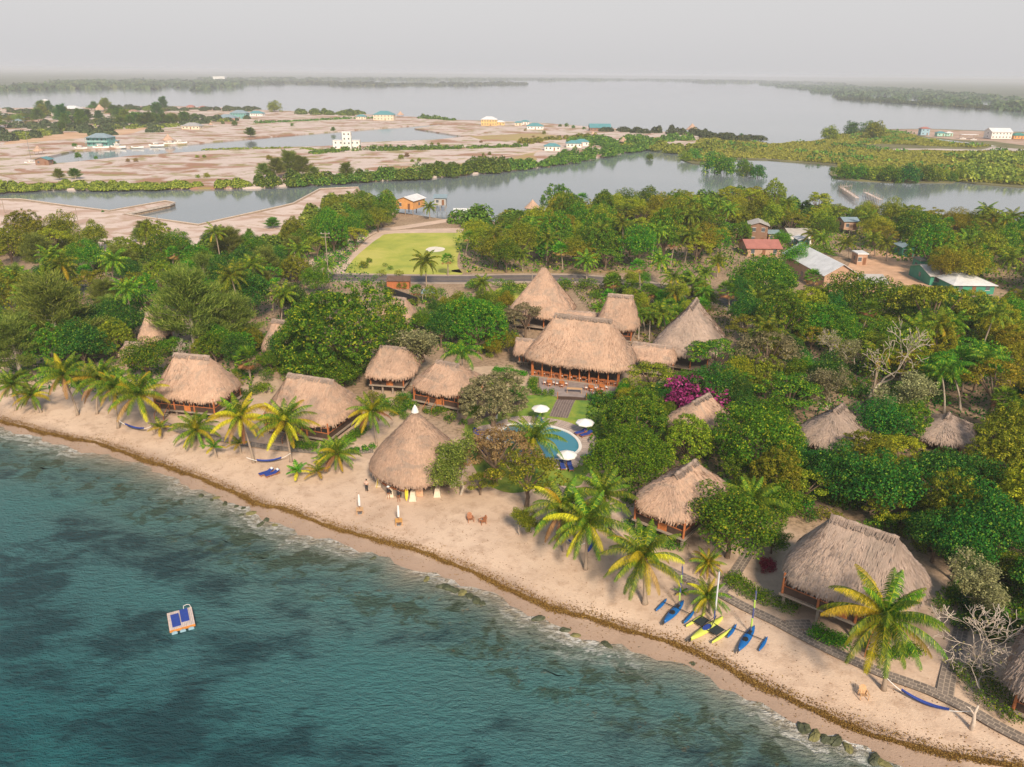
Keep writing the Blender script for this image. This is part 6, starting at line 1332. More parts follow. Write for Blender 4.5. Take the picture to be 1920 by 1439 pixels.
belt('scrub_line',[(990,270),(1020,262),(1070,262),(1120,258)],12,4,5000,MY,1.3,seed=9)
belt('wooded_point',[(1075,265),(1120,268),(1165,277),(1200,278),(1240,262),(1300,263)],40,6,16000,MG,1.5,seed=10,bunch=10)
belt('wooded_point',[(1130,247),(1180,248),(1250,251),(1320,256),(1400,265)],22,6,12000,MF,1.7,seed=11,bunch=11)
belt('wooded_point',[(1240,285),(1290,280),(1340,285),(1400,282)],40,5,16000,MY,1.4,seed=12,bunch=10)
belt('wooded_point',[(560,216),(620,216),(672,217)],50,6,7000,MG,1.8,seed=13,bunch=12)
belt('scrub_line',[(787,222),(845,226)],8,4,1800,MG,1.7,seed=14,bunch=8)
# marsh: low yellow-green scrub
def marsh_patch(name,poly,n,mat,size,h,z=LZ*.5,s=.03,mask=None): return scatter(name,poly,n,mat,size,h,z=z,s=s,mask=mask if mask is not None else -9)
MB_=[(1290,285),(1297,303),(1330,305),(1370,296),(1440,298),(1570,308),(1570,330),(1665,338),(1787,340),(1830,342),(1925,349),(1925,286),(1800,284),(1650,283),(1600,276),(1650,270),(1830,278),(1860,274),(1780,267),(1730,259),(1680,247),(1640,243),(1575,252),(1530,265),(1440,271),(1340,255),(1310,262)]
marsh_patch('marsh_scrub',MB_,60000,MS,1.6,1.3); marsh_patch('marsh_scrub',MB_,9000,MG,1.9,3.0,mask=.75)
marsh_patch('marsh_scrub',[(1780,300),(1925,290),(1925,349),(1800,340)],6000,MY,1.8,4.5,mask=.2)
# mangrove clumps as single bushes
def mbush(u,v,w_,var,label,seed=0,zs=1.0): 
    p=PZ(u,v,.0); R_=w_/F*proj(p)[2]/2; return tree_at(p,'bush',var,R_,seed%3,zs,label,'mangrove bushes')
for i,(u,v,w_,va,l) in enumerate([(1218,300,15,'green','tiny mangrove islet alone in the lagoon'),(1340,325,52,'green','left lobe of the mangrove islet off the marsh'),(1362,328,46,'green','middle lobe of the mangrove islet off the marsh'),(1392,317,26,'green','rear lobe of the right mangrove islet'),(1400,330,34,'green','near lobe of the right mangrove islet'),(1420,334,34,'dark','rightmost lobe of the mangrove islet'),(1583,336,40,'green','mangrove at the left tip of the marsh shore'),(1610,337,40,'green','mangrove right of the left shore tip'),(1636,339,38,'olive','paler mangrove in the row on the marsh shore'),(1668,342,44,'green','large mangrove in the middle of the marsh shore'),(1700,343,50,'dark','darkest mangrove in the middle of the marsh shore'),(1735,341,44,'green','mangrove right of the darkest one on the marsh shore'),(1760,340,34,'olive','small pale mangrove near the shore gap'),(1783,341,26,'green','mangrove at the right end of the shore row'),(1800,338,30,'olive','mangrove right of the shore gap'),(1560,322,12,'green','small mangrove left of the marsh tip'),(1534,312,6,'green','speck of mangrove alone in the creek'),(1598,253,34,'dark','dark round mangrove at the bay end of the marsh'),(1632,250,30,'green','mangrove beside the dark round one on the bay side'),(1555,262,36,'olive','olive mangrove on the bay edge'),(1640,262,46,'olive','broad low mangrove in the marsh'),(1285,303,26,'olive','mangrove left of the islet, joined to the point'),(1300,300,30,'green','bushy mangrove on the point before the islet')]): mbush(u,v,w_,va,l,i)
# lone trees on the lots: casuarinas and bushes
for u,v,w_,k,va,l,zs in [(625,248,9,'casu','casu','single casuarina on the far canal bank',.9),(470,258,22,'casu','green','dark casuarina at the bend of the canal',.7),(512,428,30,'casu','green','bushy young casuarina alone on the quay lot',.55),(112,338,22,'casu','casu','casuarina beside the left mangroves',.8),(142,336,24,'casu','green','twin casuarina right of the left mangroves',.7),(275,452,40,'casu','casu','grey casuarina rising before the basin',.85),(262,455,26,'casu','casu','slim casuarina left of the grey one',.9),(468,445,14,'casu','casu','thin casuarina by the basin corner',1),(415,462,22,'casu','casu','small casuarina at the lot edge',.8),(520,335,36,'casu','casu','casuarina clump at the dark mangroves, left',.9),(545,332,44,'casu','casu','tallest casuarina of the clump over the dark mangroves',.95),(568,333,38,'casu','casu','casuarina clump at the dark mangroves, right',.9),(495,335,30,'casu','casu','outermost left casuarina of the mangrove clump',.8),(650,335,30,'casu','casu','lone casuarina sticking out of the dark mangroves',.85),(590,338,26,'casu','casu','low casuarina right of the clump',.8)]:
    p=PZ(u,v,LZ if v<345 else G); tree_at(p,k,va,w_/F*proj(p)[2]/2,None,zs*.62,l,'casuarinas on the lots')
for u,v,w_,va in [(240,304,9,'dry'),(255,304,9,'dry'),(370,296,8,'yellow'),(383,296,8,'olive'),(388,333,13,'yellow'),(371,334,9,'olive'),(147,297,15,'green'),(180,299,8,'green'),(140,275,10,'green'),(100,308,12,'green'),(725,277,6,'dry'),(714,278,6,'green'),(810,272,7,'olive'),(822,272,7,'olive'),(902,268,7,'dry'),(752,298,12,'olive'),(763,295,11,'dry'),(773,304,9,'olive'),(786,303,9,'olive'),(906,291,6,'olive'),(918,291,9,'olive'),(418,233,7,'green'),(440,236,12,'green'),(1050,238,7,'green'),(1062,238,8,'green'),(1075,241,8,'green'),(548,237,7,'green'),(645,222,6,'dark'),(800,222,10,'dark'),(1000,258,6,'dry'),(985,246,7,'dry'),(1020,252,8,'olive'),(193,398,6,'green'),(505,300,12,'yellow'),(1095,243,8,'green'),(515,210,26,'olive'),(1390,256,8,'dark')]:
    p=PZ(u,v,LZ if v<350 else G); tree_at(p,'bush',va,w_/F*proj(p)[2]/2,None,random.uniform(.8,1.2),None,'lone bushes on the sandy lots').name='bush'
# far-left settlement woods: countable crowns over a scrubby ground
belt('far_woods',[(-60,262),(60,255),(120,245),(200,240),(290,236),(340,230),(450,222)],90,6,34000,MF,1.9,seed=20,bunch=13)
belt('far_woods',[(-60,225),(60,214),(200,208),(330,207),(470,208)],60,5,26000,MF,2.2,seed=21,bunch=14)
for i in range(70):
    u=random.uniform(-10,330); v=random.uniform(210,243)-(u/330)*6; p=PZ(u,v,LZ); tree_at(p,random.choice(['round','spread','casu']),random.choice(['dark','green','olive','casu']),random.uniform(4,7),None,random.uniform(.5,.75),None,'trees of the far settlement')
for u,v,w_ in [(245,236,20),(256,234,24),(268,236,22),(280,236,26),(292,234,22),(306,233,20),(320,234,18),(345,231,22),(352,229,18),(366,229,16),(228,238,20),(118,246,18),(150,240,16)]:
    p=PZ(u,v,LZ); tree_at(p,'casu','green',w_/F*proj(p)[2]/2,None,.5,None,'tall casuarinas of the far settlement')
# far coast woods and islands
belt('coast_woods',[(-300,176),(0,169),(250,156.5),(355,152.8)],500,9,9000,MF,22,seed=30,bunch=60)
belt('coast_woods',[(480,152.5),(985,151.5),(1210,151),(1335,154.3),(1440,155.3),(1512,158.3)],700,9,16000,MF,26,seed=31,bunch=90)
belt('coast_woods',[(1537,160.8),(1690,172.3),(1815,186.2),(1920,192.3),(2200,212)],350,9,22000,MF,10,seed=32,bunch=40)
belt('island_woods',[(355,157.3),(480,158.8),(560,158),(605,157.3),(680,161.8),(790,161.3),(960,159.3),(984,158.3)],180,10,9000,MF,13,seed=33,bunch=50)
belt('island_woods',[(1571,185.5),(1640,190.3),(1715,195.3),(1858,204.8)],26,7,6000,MF,3.5,seed=34,bunch=16)
belt('island_woods',[(1874,205.5),(1930,209),(1990,212)],40,7,2500,MF,4,seed=35,bunch=18)
# a thick row of sea grape along the near lot edge, left
belt('sea_grape_bank',[(-60,470),(0,470),(60,476),(120,482),(190,484)],8,4.6,26000,MO,.75,z=G,seed=36,bunch=5)
belt('sea_grape_bank',[(590,470),(625,440),(660,415),(700,398),(735,390)],14,7.5,30000,MO,.9,z=G,seed=37,bunch=8)
belt('lot_edge_bushes',[(205,505),(260,492),(330,488),(430,486),(500,478),(535,465)],10,4.5,22000,MG,.8,z=G,seed=38,bunch=6)
belt('lagoon_edge_bushes',[(850,425),(1000,424),(1150,414),(1300,398),(1400,384),(1480,402),(1600,412),(1750,430),(1940,452)],10,6,50000,MG,1.0,z=G,seed=39,bunch=8)
# ================================================================ HOUSES
WAL={'white':(.78,.76,.72),'cream':(.68,.60,.46),'yellow':(.66,.48,.20),'teal':(.16,.38,.36),'pink':(.62,.36,.30),'orange':(.66,.33,.12),'brown':(.26,.15,.10),'blue':(.30,.46,.56),'green':(.05,.26,.18),'wood':(.46,.29,.20),'mint':(.35,.60,.50),'grey':(.45,.43,.42)}
ROOFC={'white':(.84,.85,.87),'grey':(.42,.42,.43),'teal':(.12,.34,.38),'bluegrey':(.28,.38,.44),'red':(.48,.19,.15),'tin':(.55,.52,.50),'green':(.07,.27,.22),'rust':(.40,.25,.18),'darkgrey':(.20,.20,.21),'brown':(.30,.20,.15)}
def mat_tin(c):
    k='roof_'+c
    if k in MC: return MC[k]
    m,n,b=newmat('metal_roofing_'+c); v=texc(n,'Object'); wv=N(n,'ShaderNodeTexWave'); wv.inputs['Scale'].default_value=1.3; n.links.new(v,wv.inputs['Vector']); f=noise(n,v,.5,5,.7,.5); col=ROOFC[c]
    cc=ramp(n,f,[(.3,tuple(x*.72 for x in col)),(.65,col)]); cc=mixc(n,mth(n,'MULTIPLY',wv.outputs['Fac'],.22),cc.outputs[0],tuple(x*.6 for x in col)); n.links.new(cc,b.inputs['Base Color']); b.inputs['Roughness'].default_value=.5; bump(n,b,wv.outputs['Fac'],.4,.05); MC[k]=m; return m
WINM=PM('window_glass',(.10,.12,.14),.15,.2)
def house(u0,u1,vb,label,wall='white',roof='teal',kind='hip',st=1,d=None,yaw=0,stilt=0,rh=None,cat='house',name='house',hm=None,porch=False,z=None,door=True):
    """house whose front spans picture columns u0..u1 standing on picture row vb"""
    z=z if z is not None else (LZ if vb<350 else G); p=PZ((u0+u1)/2,vb,z); dep=proj(p)[2]; w_=(u1-u0)/F*dep; d=d or w_*.7; H=(hm or 2.9)*st; rh=rh or w_*.16
    t=thing(name,label,cat,(p.x,p.y+d*.5*abs(math.cos(yaw)),z),yaw,'houses around the lagoon' if vb<350 else 'houses of the village'); wm=PM('house_paint_'+wall,WAL[wall],.8,.12,.8); rm=mat_tin(roof); a,b=w_/2,d/2; z0=stilt
    mb=MB().box(-a,-b,z0,a,b,z0+H)
    if kind=='gable': mb.add([(-a,-b,z0+H),(a,-b,z0+H),(0,-b,z0+H+rh),(-a,b,z0+H),(a,b,z0+H),(0,b,z0+H+rh)],[(0,1,2),(3,5,4)])
    if kind=='side': mb.add([(-a,-b,z0+H),(-a,b,z0+H),(-a,0,z0+H+rh),(a,-b,z0+H),(a,b,z0+H),(a,0,z0+H+rh)],[(0,2,1),(3,4,5)])
    mb.build('wall',wm,t)
    e=.5; mb=MB(); zz=z0+H+.02
    def slab(vs,fs,th=.1):
        n=len(vs); up=[(x,y,q+th) for x,y,q in vs]; mb.add(vs+up,[tuple(i+n for i in f) for f in fs]+[tuple(f[::-1]) for f in fs])
        ed={}
        for f in fs:
            for i in range(len(f)):
                k=(f[i],f[(i+1)%len(f)]); ed[k]=1
        mb.add(vs+up,[(i,j,j+n,i+n) for (i,j) in ed if (j,i) not in ed])
    if kind=='hip': r=max(0,a-b*.9); slab([(-a-e,-b-e,zz-.15),(a+e,-b-e,zz-.15),(a+e,b+e,zz-.15),(-a-e,b+e,zz-.15),(-r,0,zz+rh),(r+.01,0,zz+rh)],[(0,1,5,4),(1,2,5),(2,3,4,5),(3,0,4)])
    elif kind=='gable': slab([(-a-e,-b-e,zz-.2),(0,-b-e,zz+rh),(a+e,-b-e,zz-.2),(-a-e,b+e,zz-.2),(0,b+e,zz+rh),(a+e,b+e,zz-.2)],[(0,1,4,3),(1,2,5,4)])
    elif kind=='side': slab([(-a-e,-b-e,zz-.2),(-a-e,0,zz+rh),(-a-e,b+e,zz-.2),(a+e,-b-e,zz-.2),(a+e,0,zz+rh),(a+e,b+e,zz-.2)],[(0,3,4,1),(1,4,5,2)])
    elif kind=='flat': slab([(-a-.2,-b-.2,zz),(a+.2,-b-.2,zz),(a+.2,b+.2,zz),(-a-.2,b+.2,zz)],[(0,1,2,3)],.3)
    mb.build('roof',rm,t)
    nw=max(2,min(6,int(w_/2.6)))
    for s in range(st):
        for i in range(nw):
            x=-a+w_*(i+.5)/nw; isd=door and s==0 and i==nw//2 and st<4
            if isd: MB().box(x-.45,-b-.05,z0+.02,x+.45,-b-.005,z0+2.05).build('door',PM('brown_door',(.22,.10,.05),.6,.1),t)
            else:
                q=z0+(H/st)*s; wn=MB().box(x-.5,-b-.045,q+1.0,x+.5,-b-.005,q+2.1).build('window',WINM,t)
                if dep<420: MB().box(x-.6,-b-.06,q+.9,x+.6,-b-.01,q+.99).box(x-.6,-b-.06,q+2.11,x+.6,-b-.01,q+2.2).build('frame',PM('white_trim',(.75,.74,.70),.6,.05),wn)
        for sx in (-1,1):
            if dep<1000: y=0; q=z0+(H/st)*s; MB().box(min(sx*a+sx*.005,sx*a+sx*.045),y-.5,q+1.0,max(sx*a+sx*.005,sx*a+sx*.045),y+.5,q+2.1).build('window',WINM,t)
    if stilt:
        for x in (-a+.3,0,a-.3):
            for y in (-b+.3,b-.3): MB().box(x-.12,y-.12,-.5,x+.12,y+.12,z0).build('stilt',GREYW,t)
    if porch:
        MB().box(-a,-b-2,z0+H/st*(st-1)-.12,a,-b-.06,z0+H/st*(st-1)).build('balcony',wm,t)
        for x in (-a+.1,-a/3,a/3,a-.1): MB().box(x-.08,-b-1.95,0,x+.08,-b-1.79,z0+H-.25).build('post',PM('house_paint_'+wall,WAL[wall]),t)
        mb=MB().box(-a,-b-2,z0+H/st*(st-1)+.9,a,-b-1.95,z0+H/st*(st-1)+.98)
        for x in np.arange(-a,a,.5): mb.box(x-.03,-b-1.99,z0+H/st*(st-1),x+.03,-b-1.95,z0+H/st*(st-1)+.9)
        mb.build('railing',WHITE,t); MB().box(-a-.3,-b-2.3,z0+H-.02,a+.3,-b-.5,z0+H+.06).build('porch_roof',rm,t)
    return t
HS=[(164,205,275,'two-storey teal house with balcony above the moored boats','teal','bluegrey',dict(st=2,porch=True,kind='hip')),(205,220,273,'low annex with grey-blue roof right of the teal house','cream','bluegrey',dict()),
(67,92,310,'small dark boathouse with blue-green roof at the canal tip','brown','teal',dict(kind='gable')),(341,374,243,'low grey-roofed cream house by the track','cream','grey',dict()),(405,440,227,'pink house with blue-green roof','pink','bluegrey',dict()),(432,462,223,'teal two-storey house behind the pink house','teal','bluegrey',dict(st=2)),(466,492,218,'white house with dark teal roof right of the teal house','white','teal',dict()),
(0,14,222,'red-brown house with white roof at the left edge','brown','white',dict()),(22,40,227,'blue-walled house with pale roof at the far left','blue','bluegrey',dict()),(60,76,213,'white low house in the far-left trees','white','tin',dict()),(78,90,197,'cream tower-like house above the far-left trees','cream','white',dict(st=2)),(97,107,217,'small white house below the long white roof','white','tin',dict()),(115,146,209,'long white-roofed house in the far settlement','white','white',dict()),(150,161,214,'tiny white house right of the long white roof','white','tin',dict()),(22,42,233,'white shed below the blue-walled house','white','bluegrey',dict()),(0,8,233,'white shack at the far left edge','white','tin',dict()),(196,206,214,'small red-roofed house in the far settlement','pink','red',dict()),(240,257,214,'long low house with rusty roof in the far settlement','white','rust',dict()),(350,363,204,'red-roofed house right of the far casuarinas, left one','pink','red',dict()),(373,387,206,'red-roofed house right of the far casuarinas, right one','cream','red',dict()),
(625,645,281,'left wing of the white mansion on the canal','white','white',dict(kind='flat',st=2)),(643,659,282,'tall middle block of the white mansion with flat overhanging top','white','white',dict(kind='flat',st=4)),(657,675,281,'right wing of the white mansion on the canal','white','white',dict(kind='flat',st=2)),
(667,686,224,'low teal-roofed pavilion at the bay shore','cream','teal',dict()),(700,738,226,'wide teal-roofed resort house at the bay shore','cream','teal',dict(st=2)),
(902,932,236,'two-storey yellow house with pale roof','yellow','white',dict(st=2)),(930,946,235,'yellow annex right of the two-storey yellow house','yellow','white',dict()),(965,978,236,'low yellow house with teal roof left of the white ones','cream','teal',dict()),(977,992,234,'white house behind the teal-roofed white house','white','teal',dict()),(988,1019,243,'white house with teal hip roof on the bay shore','white','teal',dict()),
(1106,1145,246,'long dark red house with teal roof on the bay shore','brown','teal',dict(kind='side')),(1021,1050,283,'white cottage with teal roof behind the mangroves, left one','white','teal',dict()),(1062,1090,277,'white cottage with teal roof behind the mangroves, middle one','white','teal',dict()),(1078,1104,274,'white cottage with teal roof behind the mangroves, rear one','white','teal',dict(st=1)),
(1726,1742,254,'narrow white and blue house with red roof on the sand bank','blue','red',dict(st=2)),(1757,1772,256,'turquoise hut on the sand bank, left one','mint','teal',dict()),(1774,1786,256,'turquoise hut on the sand bank, right one','mint','white',dict()),(1858,1896,261,'big white storage building on the sand bank','white','white',dict(kind='side',st=2,door=False)),(1900,1925,261,'orange shed with green roof at the right edge','orange','green',dict()),
(750,786,404,'orange house with white gable roof and outdoor stairs','orange','white',dict(kind='gable',st=1,stilt=2.2,d=9,yaw=R(-22),hm=3.2)),(815,836,393,'grey-walled boathouse with pale blue roof over the water','grey','bluegrey',dict(kind='side',stilt=1.5,d=7)),(852,880,414,'open white-roofed house at the lagoon, left roof','white','white',dict(kind='side',d=6)),(882,908,412,'open white-roofed house at the lagoon, right roof','brown','tin',dict(kind='side',d=6)),
(1369,1388,449,'small grey-roofed shack left of the brown wooden house','wood','tin',dict(kind='gable',d=5)),(1407,1440,458,'two-storey brown wooden house with tin gable roof','brown','tin',dict(kind='gable',st=2,d=7,yaw=R(-12))),(1440,1460,455,'grey-roofed lean-to right of the brown wooden house','wood','bluegrey',dict(kind='side',d=5)),(1400,1462,482,'low house under a faded red metal roof','wood','red',dict(kind='side',d=9,hm=2.6)),(1480,1522,458,'white house with broad grey roof behind the red roof','white','tin',dict(kind='side',d=9)),(1497,1516,468,'little teal house with white gable','teal','white',dict(kind='gable',d=5)),
(1534,1598,548,'long timber hall under a bright white metal roof','wood','white',dict(kind='gable',d=25,yaw=R(4),hm=4.2,rh=2.6)),(1580,1606,440,'wooden cabin on stilts with pale blue roof among palms','wood','bluegrey',dict(kind='side',d=6,stilt=1.5)),(1606,1624,497,'open tool shed with rusty sides in the dirt yard','rust' if False else 'wood','white',dict(kind='flat',d=4)),(1690,1712,482,'small grey-blue roofed hut right of the dirt yard','green','bluegrey',dict(kind='gable',d=5)),(1742,1806,536,'green-walled house with weathered brown roof','green','tin',dict(kind='side',d=11,hm=2.6)),(1786,1862,552,'pale low-pitched roof house beside the green-walled house','green','white',dict(kind='hip',d=15,hm=2.3)),(1612,1660,548,'collapsed grey tin roof shed behind the flat-topped trees','wood','tin',dict(kind='side',d=8,hm=2.4)),(1722,1740,510,'dark green shed at the edge of the dirt yard','green','darkgrey',dict(kind='flat',d=4))]
for u0,u1,vb,l,wl_,rf,k in HS: house(u0,u1,vb,l,wl_,rf,**k)
def gaz(u0,u1,vb,label,mat=THT,hr=.75,legs=True):
    z=LZ if vb<350 else G; p=PZ((u0+u1)/2,vb,z); dep=proj(p)[2]; r=(u1-u0)/F*dep/2; t=thing('thatched_shelter',label,'shelter',(p.x,p.y+r,z),0,'thatched shelters around the lagoon')
    MB().lathe([(.05,2.3+r*hr*1.3),(r*.5,2.3+r*hr*.62),(r,2.3),(r*.97,2.0),(r*.6,2.2)],20).build('roof',mat,t)
    for k in range(6): a=k*1.047; MB().bar((math.cos(a)*r*.8,math.sin(a)*r*.8,-.1),(math.cos(a)*r*.8,math.sin(a)*r*.8,2.4),.1).build('post',GREYW,t)
for a in [(301,323,270,'conical thatched shelter between the moored boats'),(58,77,291,'pale thatched gazebo near the canal tip'),(173,193,210,'tall brown pyramid-roofed house in the far settlement'),(743,757,220,'round thatched roof at the bay-shore resort'),(1107,1117,257,'narrow thatched cone left in the wooded point'),(1161,1178,272,'pale thatched cone in the wooded point'),(1288,1311,249,'broad thatched roof on the bay-side point'),(983,1014,404,'thatched roof peeping over the trees at the lagoon'),(390,398,239,'small thatched hut by the dirt track')]: gaz(*a)
g=thing('storage_tank_hall','white warehouse on the distant coast','warehouse',PZ(411,152,LZ)); s_=proj(g.location)[2]/F; MB().box(-11*s_,0,0,11*s_,30,13*s_*.55).build('wall',PM('white_far',(.8,.8,.78)),g); MB().box(-11.5*s_,-1,13*s_*.55,11.5*s_,31,13*s_*.62).build('roof',WHITE,g)
for u,v,w_ in [(455,151.5,8),(530,151.5,14),(520,152,6),(980,150.5,10),(1060,150.2,12),(1083,150.2,9),(1165,150.6,14),(1172,150.6,8),(1000,150.4,5),(1120,150.3,6)]:
    p=PZ(u,v,LZ); s_=proj(p)[2]/F; o=MB().box(-w_/2*s_,0,0,w_/2*s_,20,2.0*s_).build('coast_building',WHITE); o.location=p; tag(o,'tiny white building on the distant coast','building','white buildings on the distant coast'); AUTO.append(o)
# pavilion, wall, bollards behind the gardens
p=P(803,566); t=thing('garden_pavilion','little open pavilion with grey metal roof near the road','pavilion',p,R(8)); MB().add([(-1.6,-1.4,2.3),(1.6,-1.4,2.3),(1.6,1.4,2.3),(-1.6,1.4,2.3),(-.9,0,3.1),(.9,0,3.1)],[(0,1,5,4),(1,2,5),(2,3,4,5),(3,0,4),(0,3,2,1)]).build('roof',mat_tin('bluegrey'),t)
for x in (-1.3,1.3):
    for y in (-1.1,1.1): MB().box(x-.07,y-.07,-.1,x+.07,y+.07,2.4).build('post',GREYW,t)
a,b=P(722,552),P(782,574); o=strip([a,b],.3,G+2.0,DARKC,'garden_wall',kind=None,h=2.1); tag(o,'dark slatted garden wall behind the broad tufted tree','wall')
a,b=P(728,538),P(768,540); t=thing('plank_shed','low red-brown plank shed by the road','shed',(a+b)/2); w2=(b-a).length/2; MB().box(-w2,-1.5,0,w2,1.5,1.9).build('wall',WOOD,t); MB().add([(-w2-.2,-1.8,1.92),(w2+.2,-1.8,1.92),(w2+.2,1.8,2.4),(-w2-.2,1.8,2.4)],[(0,1,2,3),(3,2,1,0)]).build('roof',mat_tin('rust'),t)
# utility poles and lamp post
def upole(u,v,vt,label,arms=True,z=None):
    p=PZ(u,v,z) if z else P(u,v); h=max(5,solve_z(p.x,p.y,vt)-p.z); t=thing('utility_pole',label,'pole',p,0,'utility poles'); MB().bar((0,0,-.2),(0,0,h),.14,.09,8).build('pole',GREYW,t)
    if arms:
        for q in (h-.5,h-1.3): MB().box(-1.1,-.06,q,1.1,.06,q+.12).build('crossarm',GREYW,t)
        for x in (-.9,0,.9): MB().lathe([(.05,0),(.07,.1),(.03,.2)],6,(x,0,h-.38)).build('insulator',WHITE,t)
    return t
upole(618,545,435,'tall utility pole with crossarms left of the playing field'); upole(148,425,388,'thin pole on the quay lot, left of the spit',False); upole(300,443,405,'thin pole on the quay lot, right of the spit',False); upole(9,400,378,'thin pole on the quay lot at the left edge',False); upole(997,560,511,'yellow-grey pole behind the tallest thatched roof',False)
for u,v in [(187,492),(196,494)]:
    p=P(u,v); t=thing('gate_pillar','%s white pillar of the lot entrance'%('left' if u<190 else 'right'),'pillar',p,0,'white entrance pillars'); MB().box(-.35,-.35,-.1,.35,.35,2.6).build('shaft',PM('white_plaster',(.78,.75,.70)),t); MB().box(-.45,-.45,2.6,.45,.45,2.8).build('cap',CONC,t)
# boats
def boat(u,v,lpx,label,hull='white',rz=0,cabin=True,mast=0):
    p=PZ(u,v,0); L=max(5,lpx/F*proj(p)[2]); t=thing('motor_boat' if not mast else 'sailboat',label,'boat',(p.x,p.y,0),rz-math.pi/2,'boats moored on the canal'); hm_={'white':PM('boat_white',(.80,.79,.77),.4,.05),'red':PM('boat_red',(.5,.10,.08),.4,.1)}[hull]
    h=hullmesh(L,L*.28,L*.17).build('hull',hm_,t,True); MB().box(-L*.10,-L*.32,L*.155,L*.10,L*.12,L*.165).build('deck',PINE,t)
    if cabin:
        c=MB().box(-L*.09,-L*.18,L*.16,L*.09,L*.12,L*.27).build('cabin',hm_,t); MB().box(-L*.092,-L*.12,L*.20,L*.092,L*.125,L*.24).build('window',WINM,c); MB().box(-L*.11,-L*.25,L*.30,L*.11,L*.08,L*.315).build('canopy',WHITE,t)
    if mast: MB().bar((0,0,L*.15),(0,0,mast),.09).bar((0,0,L*.25),(0,-L*.4,L*.27),.08).build('mast',STEEL,t)
boat(152,281,24,'white cabin cruiser at the left end of the mooring'); boat(190,280,30,'long white boat below the teal house',rz=.1); boat(222,279,30,'white motor boat right of the teal house',rz=-.1); boat(258,279,24,'small white open boat in the middle of the mooring',cabin=False); boat(294,276,28,'white cabin boat left of the thatched cone',rz=.15); boat(320,272,24,'white boat beside the thatched cone',rz=.3); boat(338,271,26,'white cruiser at the right end of the mooring',rz=.35); boat(60,308,24,'white sailboat with a bare mast at the canal tip',rz=.4,mast=17,cabin=True); boat(1578,184.5,7,'tiny sailboat off the small island',mast=16); boat(1805,262,12,'white boat by the sand bank, left one'); boat(1825,264,12,'white boat by the sand bank, right one'); boat(850,404,14,'dark skiff beside the lagoon house','red',rz=1.2,cabin=False)
t=thing('boat_canopy','white canopy roof on posts over the sand-bank boats','canopy',PZ(1815,260,LZ)); MB().box(-7,-3,3.2,7,3,3.4).build('roof',WHITE,t)
for x in (-6,6):
    for y in (-2.5,2.5): MB().box(x-.1,y-.1,0,x+.1,y+.1,3.2).build('post',GREYW,t)
# broken pier on the right
def pier(a,b,label,w_=1.6,z=1.5):
    a=PZ(*a,z); b=PZ(*b,z); t=thing('pier',label,'pier',(a.x,a.y,0),0,'ruined piers on the lagoon'); d=b-a; n=int(d.length/2.2); u_=d.normalized(); nr=Vector((-u_.y,u_.x,0))*w_/2; mb=MB()
    for i in range(int(d.length/.45)):
        if random.random()<.85: p=u_*(i*.45); q=[p+nr,p-nr,p-nr+u_*.36,p+nr+u_*.36]; mb.add([(x.x,x.y,z+dz) for dz in (0,.08) for x in q],[(4,5,6,7),(0,3,2,1),(0,1,5,4),(1,2,6,5),(2,3,7,6),(3,0,4,7)])
    mb.build('planks',PM('bleached_planks',(.62,.52,.48)),t)
    for i in range(n+1):
        for s in (-1,1):
            p=u_*(i*2.2)+nr*s; MB().bar((p.x,p.y,-1),(p.x,p.y,z+random.uniform(.1,1.6)),.11).build('pile',GREYW,t)
pier((1578,352),(1608,372),'ruined plank pier with standing piles, left one'); pier((1622,361),(1652,375),'ruined plank pier, right one'); pier((1574,350),(1598,349),'cross head of the left ruined pier',1.2)
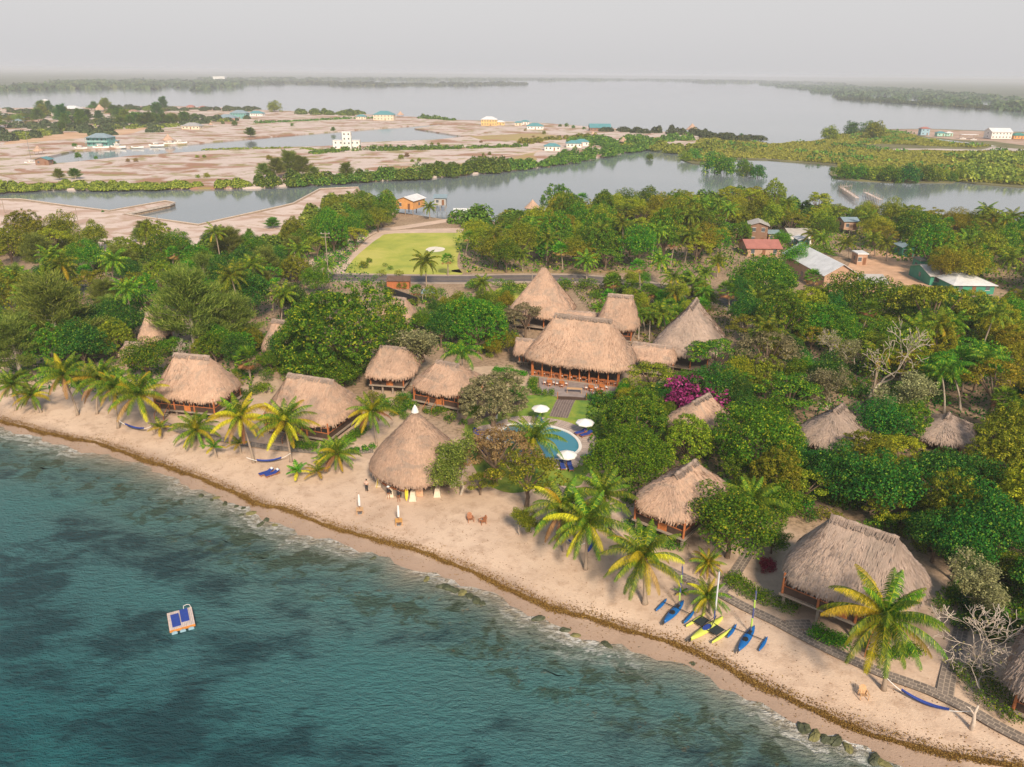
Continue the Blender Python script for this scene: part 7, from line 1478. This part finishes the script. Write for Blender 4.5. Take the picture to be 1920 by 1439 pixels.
# ================================================================ LABELS: say which one, by what stands near it in the photo
MARK=[((365,715),'left beach cabin'),((585,760),'wide beach cabin'),((725,685),'orange-shutter cabin'),((838,715),'orange-door cabin'),((780,850),'conical bar roof'),((1010,830),'pool'),((1090,660),'dining hall'),((1035,550),'tallest roof'),((1300,620),'right pyramid roof'),((1255,930),'stilt cabin'),((1600,1070),'largest cabin'),((1900,1220),'right-edge cabin'),((1300,770),'bougainvillea'),((1565,800),'grey cabin roof'),((1765,810),'rightmost small roof'),((640,610),'broad tufted tree'),((352,560),'tallest casuarina'),((750,480),'playing field'),((1545,500),'long white roof'),((1430,465),'red metal roof'),((1640,510),'dirt yard'),((1800,520),'green-walled house'),((850,400),'lagoon houses'),((270,395),'basin'),((100,470),'left quay lot'),((520,420),'quay lot corner'),((250,225),'far settlement'),((650,270),'white mansion'),((185,265),'teal house'),((970,280),'lagoon mangroves'),((1100,420),'middle woodland'),((1300,400),'lagoon woodland'),((1700,430),'village trees'),((1850,650),'right woodland'),((1650,640),'great bare tree'),((1850,900),'lower right woodland'),((1850,470),'upper right woodland'),((960,505),'road'),((1480,600),'tall fan palm'),((1250,380),'lagoon shore'),((1600,360),'ruined piers'),((740,298),'scrub line'),((1060,265),'white cottages'),((430,225),'pink house'),((920,228),'yellow house'),((100,290),'canal tip'),((380,320),'left mangroves'),((1080,150),'far bay'),((500,150),'far islands')]
bpy.context.view_layer.update()
ORD=['first','second','third','fourth','fifth','sixth','seventh','eighth','ninth','tenth','eleventh','twelfth','thirteenth','fourteenth','fifteenth','sixteenth','seventeenth','eighteenth','nineteenth','twentieth']
info=[]
for o in AUTO:
    u,v,dd=proj(o.matrix_world.translation+Vector((0,0,2)))
    (mu,mv),nm=min(MARK,key=lambda m:math.hypot((m[0][0]-u),(m[0][1]-v)*1.6)); dx,dy=u-mu,(v-mv)*1.6
    rel='at' if math.hypot(dx,dy)<22 else ('left of' if dx<0 else 'right of') if abs(dx)>abs(dy) else ('behind' if dy<0 else 'in front of')
    base=o['label']
    if len(base.split())>7: base=' '.join(base.split()[:7])
    o['label']='%s %s the %s'%(base,rel,nm); info.append((o,u,v))
grp={}
for o,u,v in info: grp.setdefault(o['label'],[]).append((u,o))
for l,L in grp.items():
    if len(L)<2: continue
    L.sort(key=lambda q:q[0]); n=len(L)
    for i,(u,o) in enumerate(L): o['label']=l+', '+('leftmost' if i==0 else 'rightmost' if i==n-1 else 'middle one' if n==3 else ORD[min(i,19)]+' from left')
print('SIZE',len([o for o in S.collection.objects if not o.parent]),len(S.collection.objects))
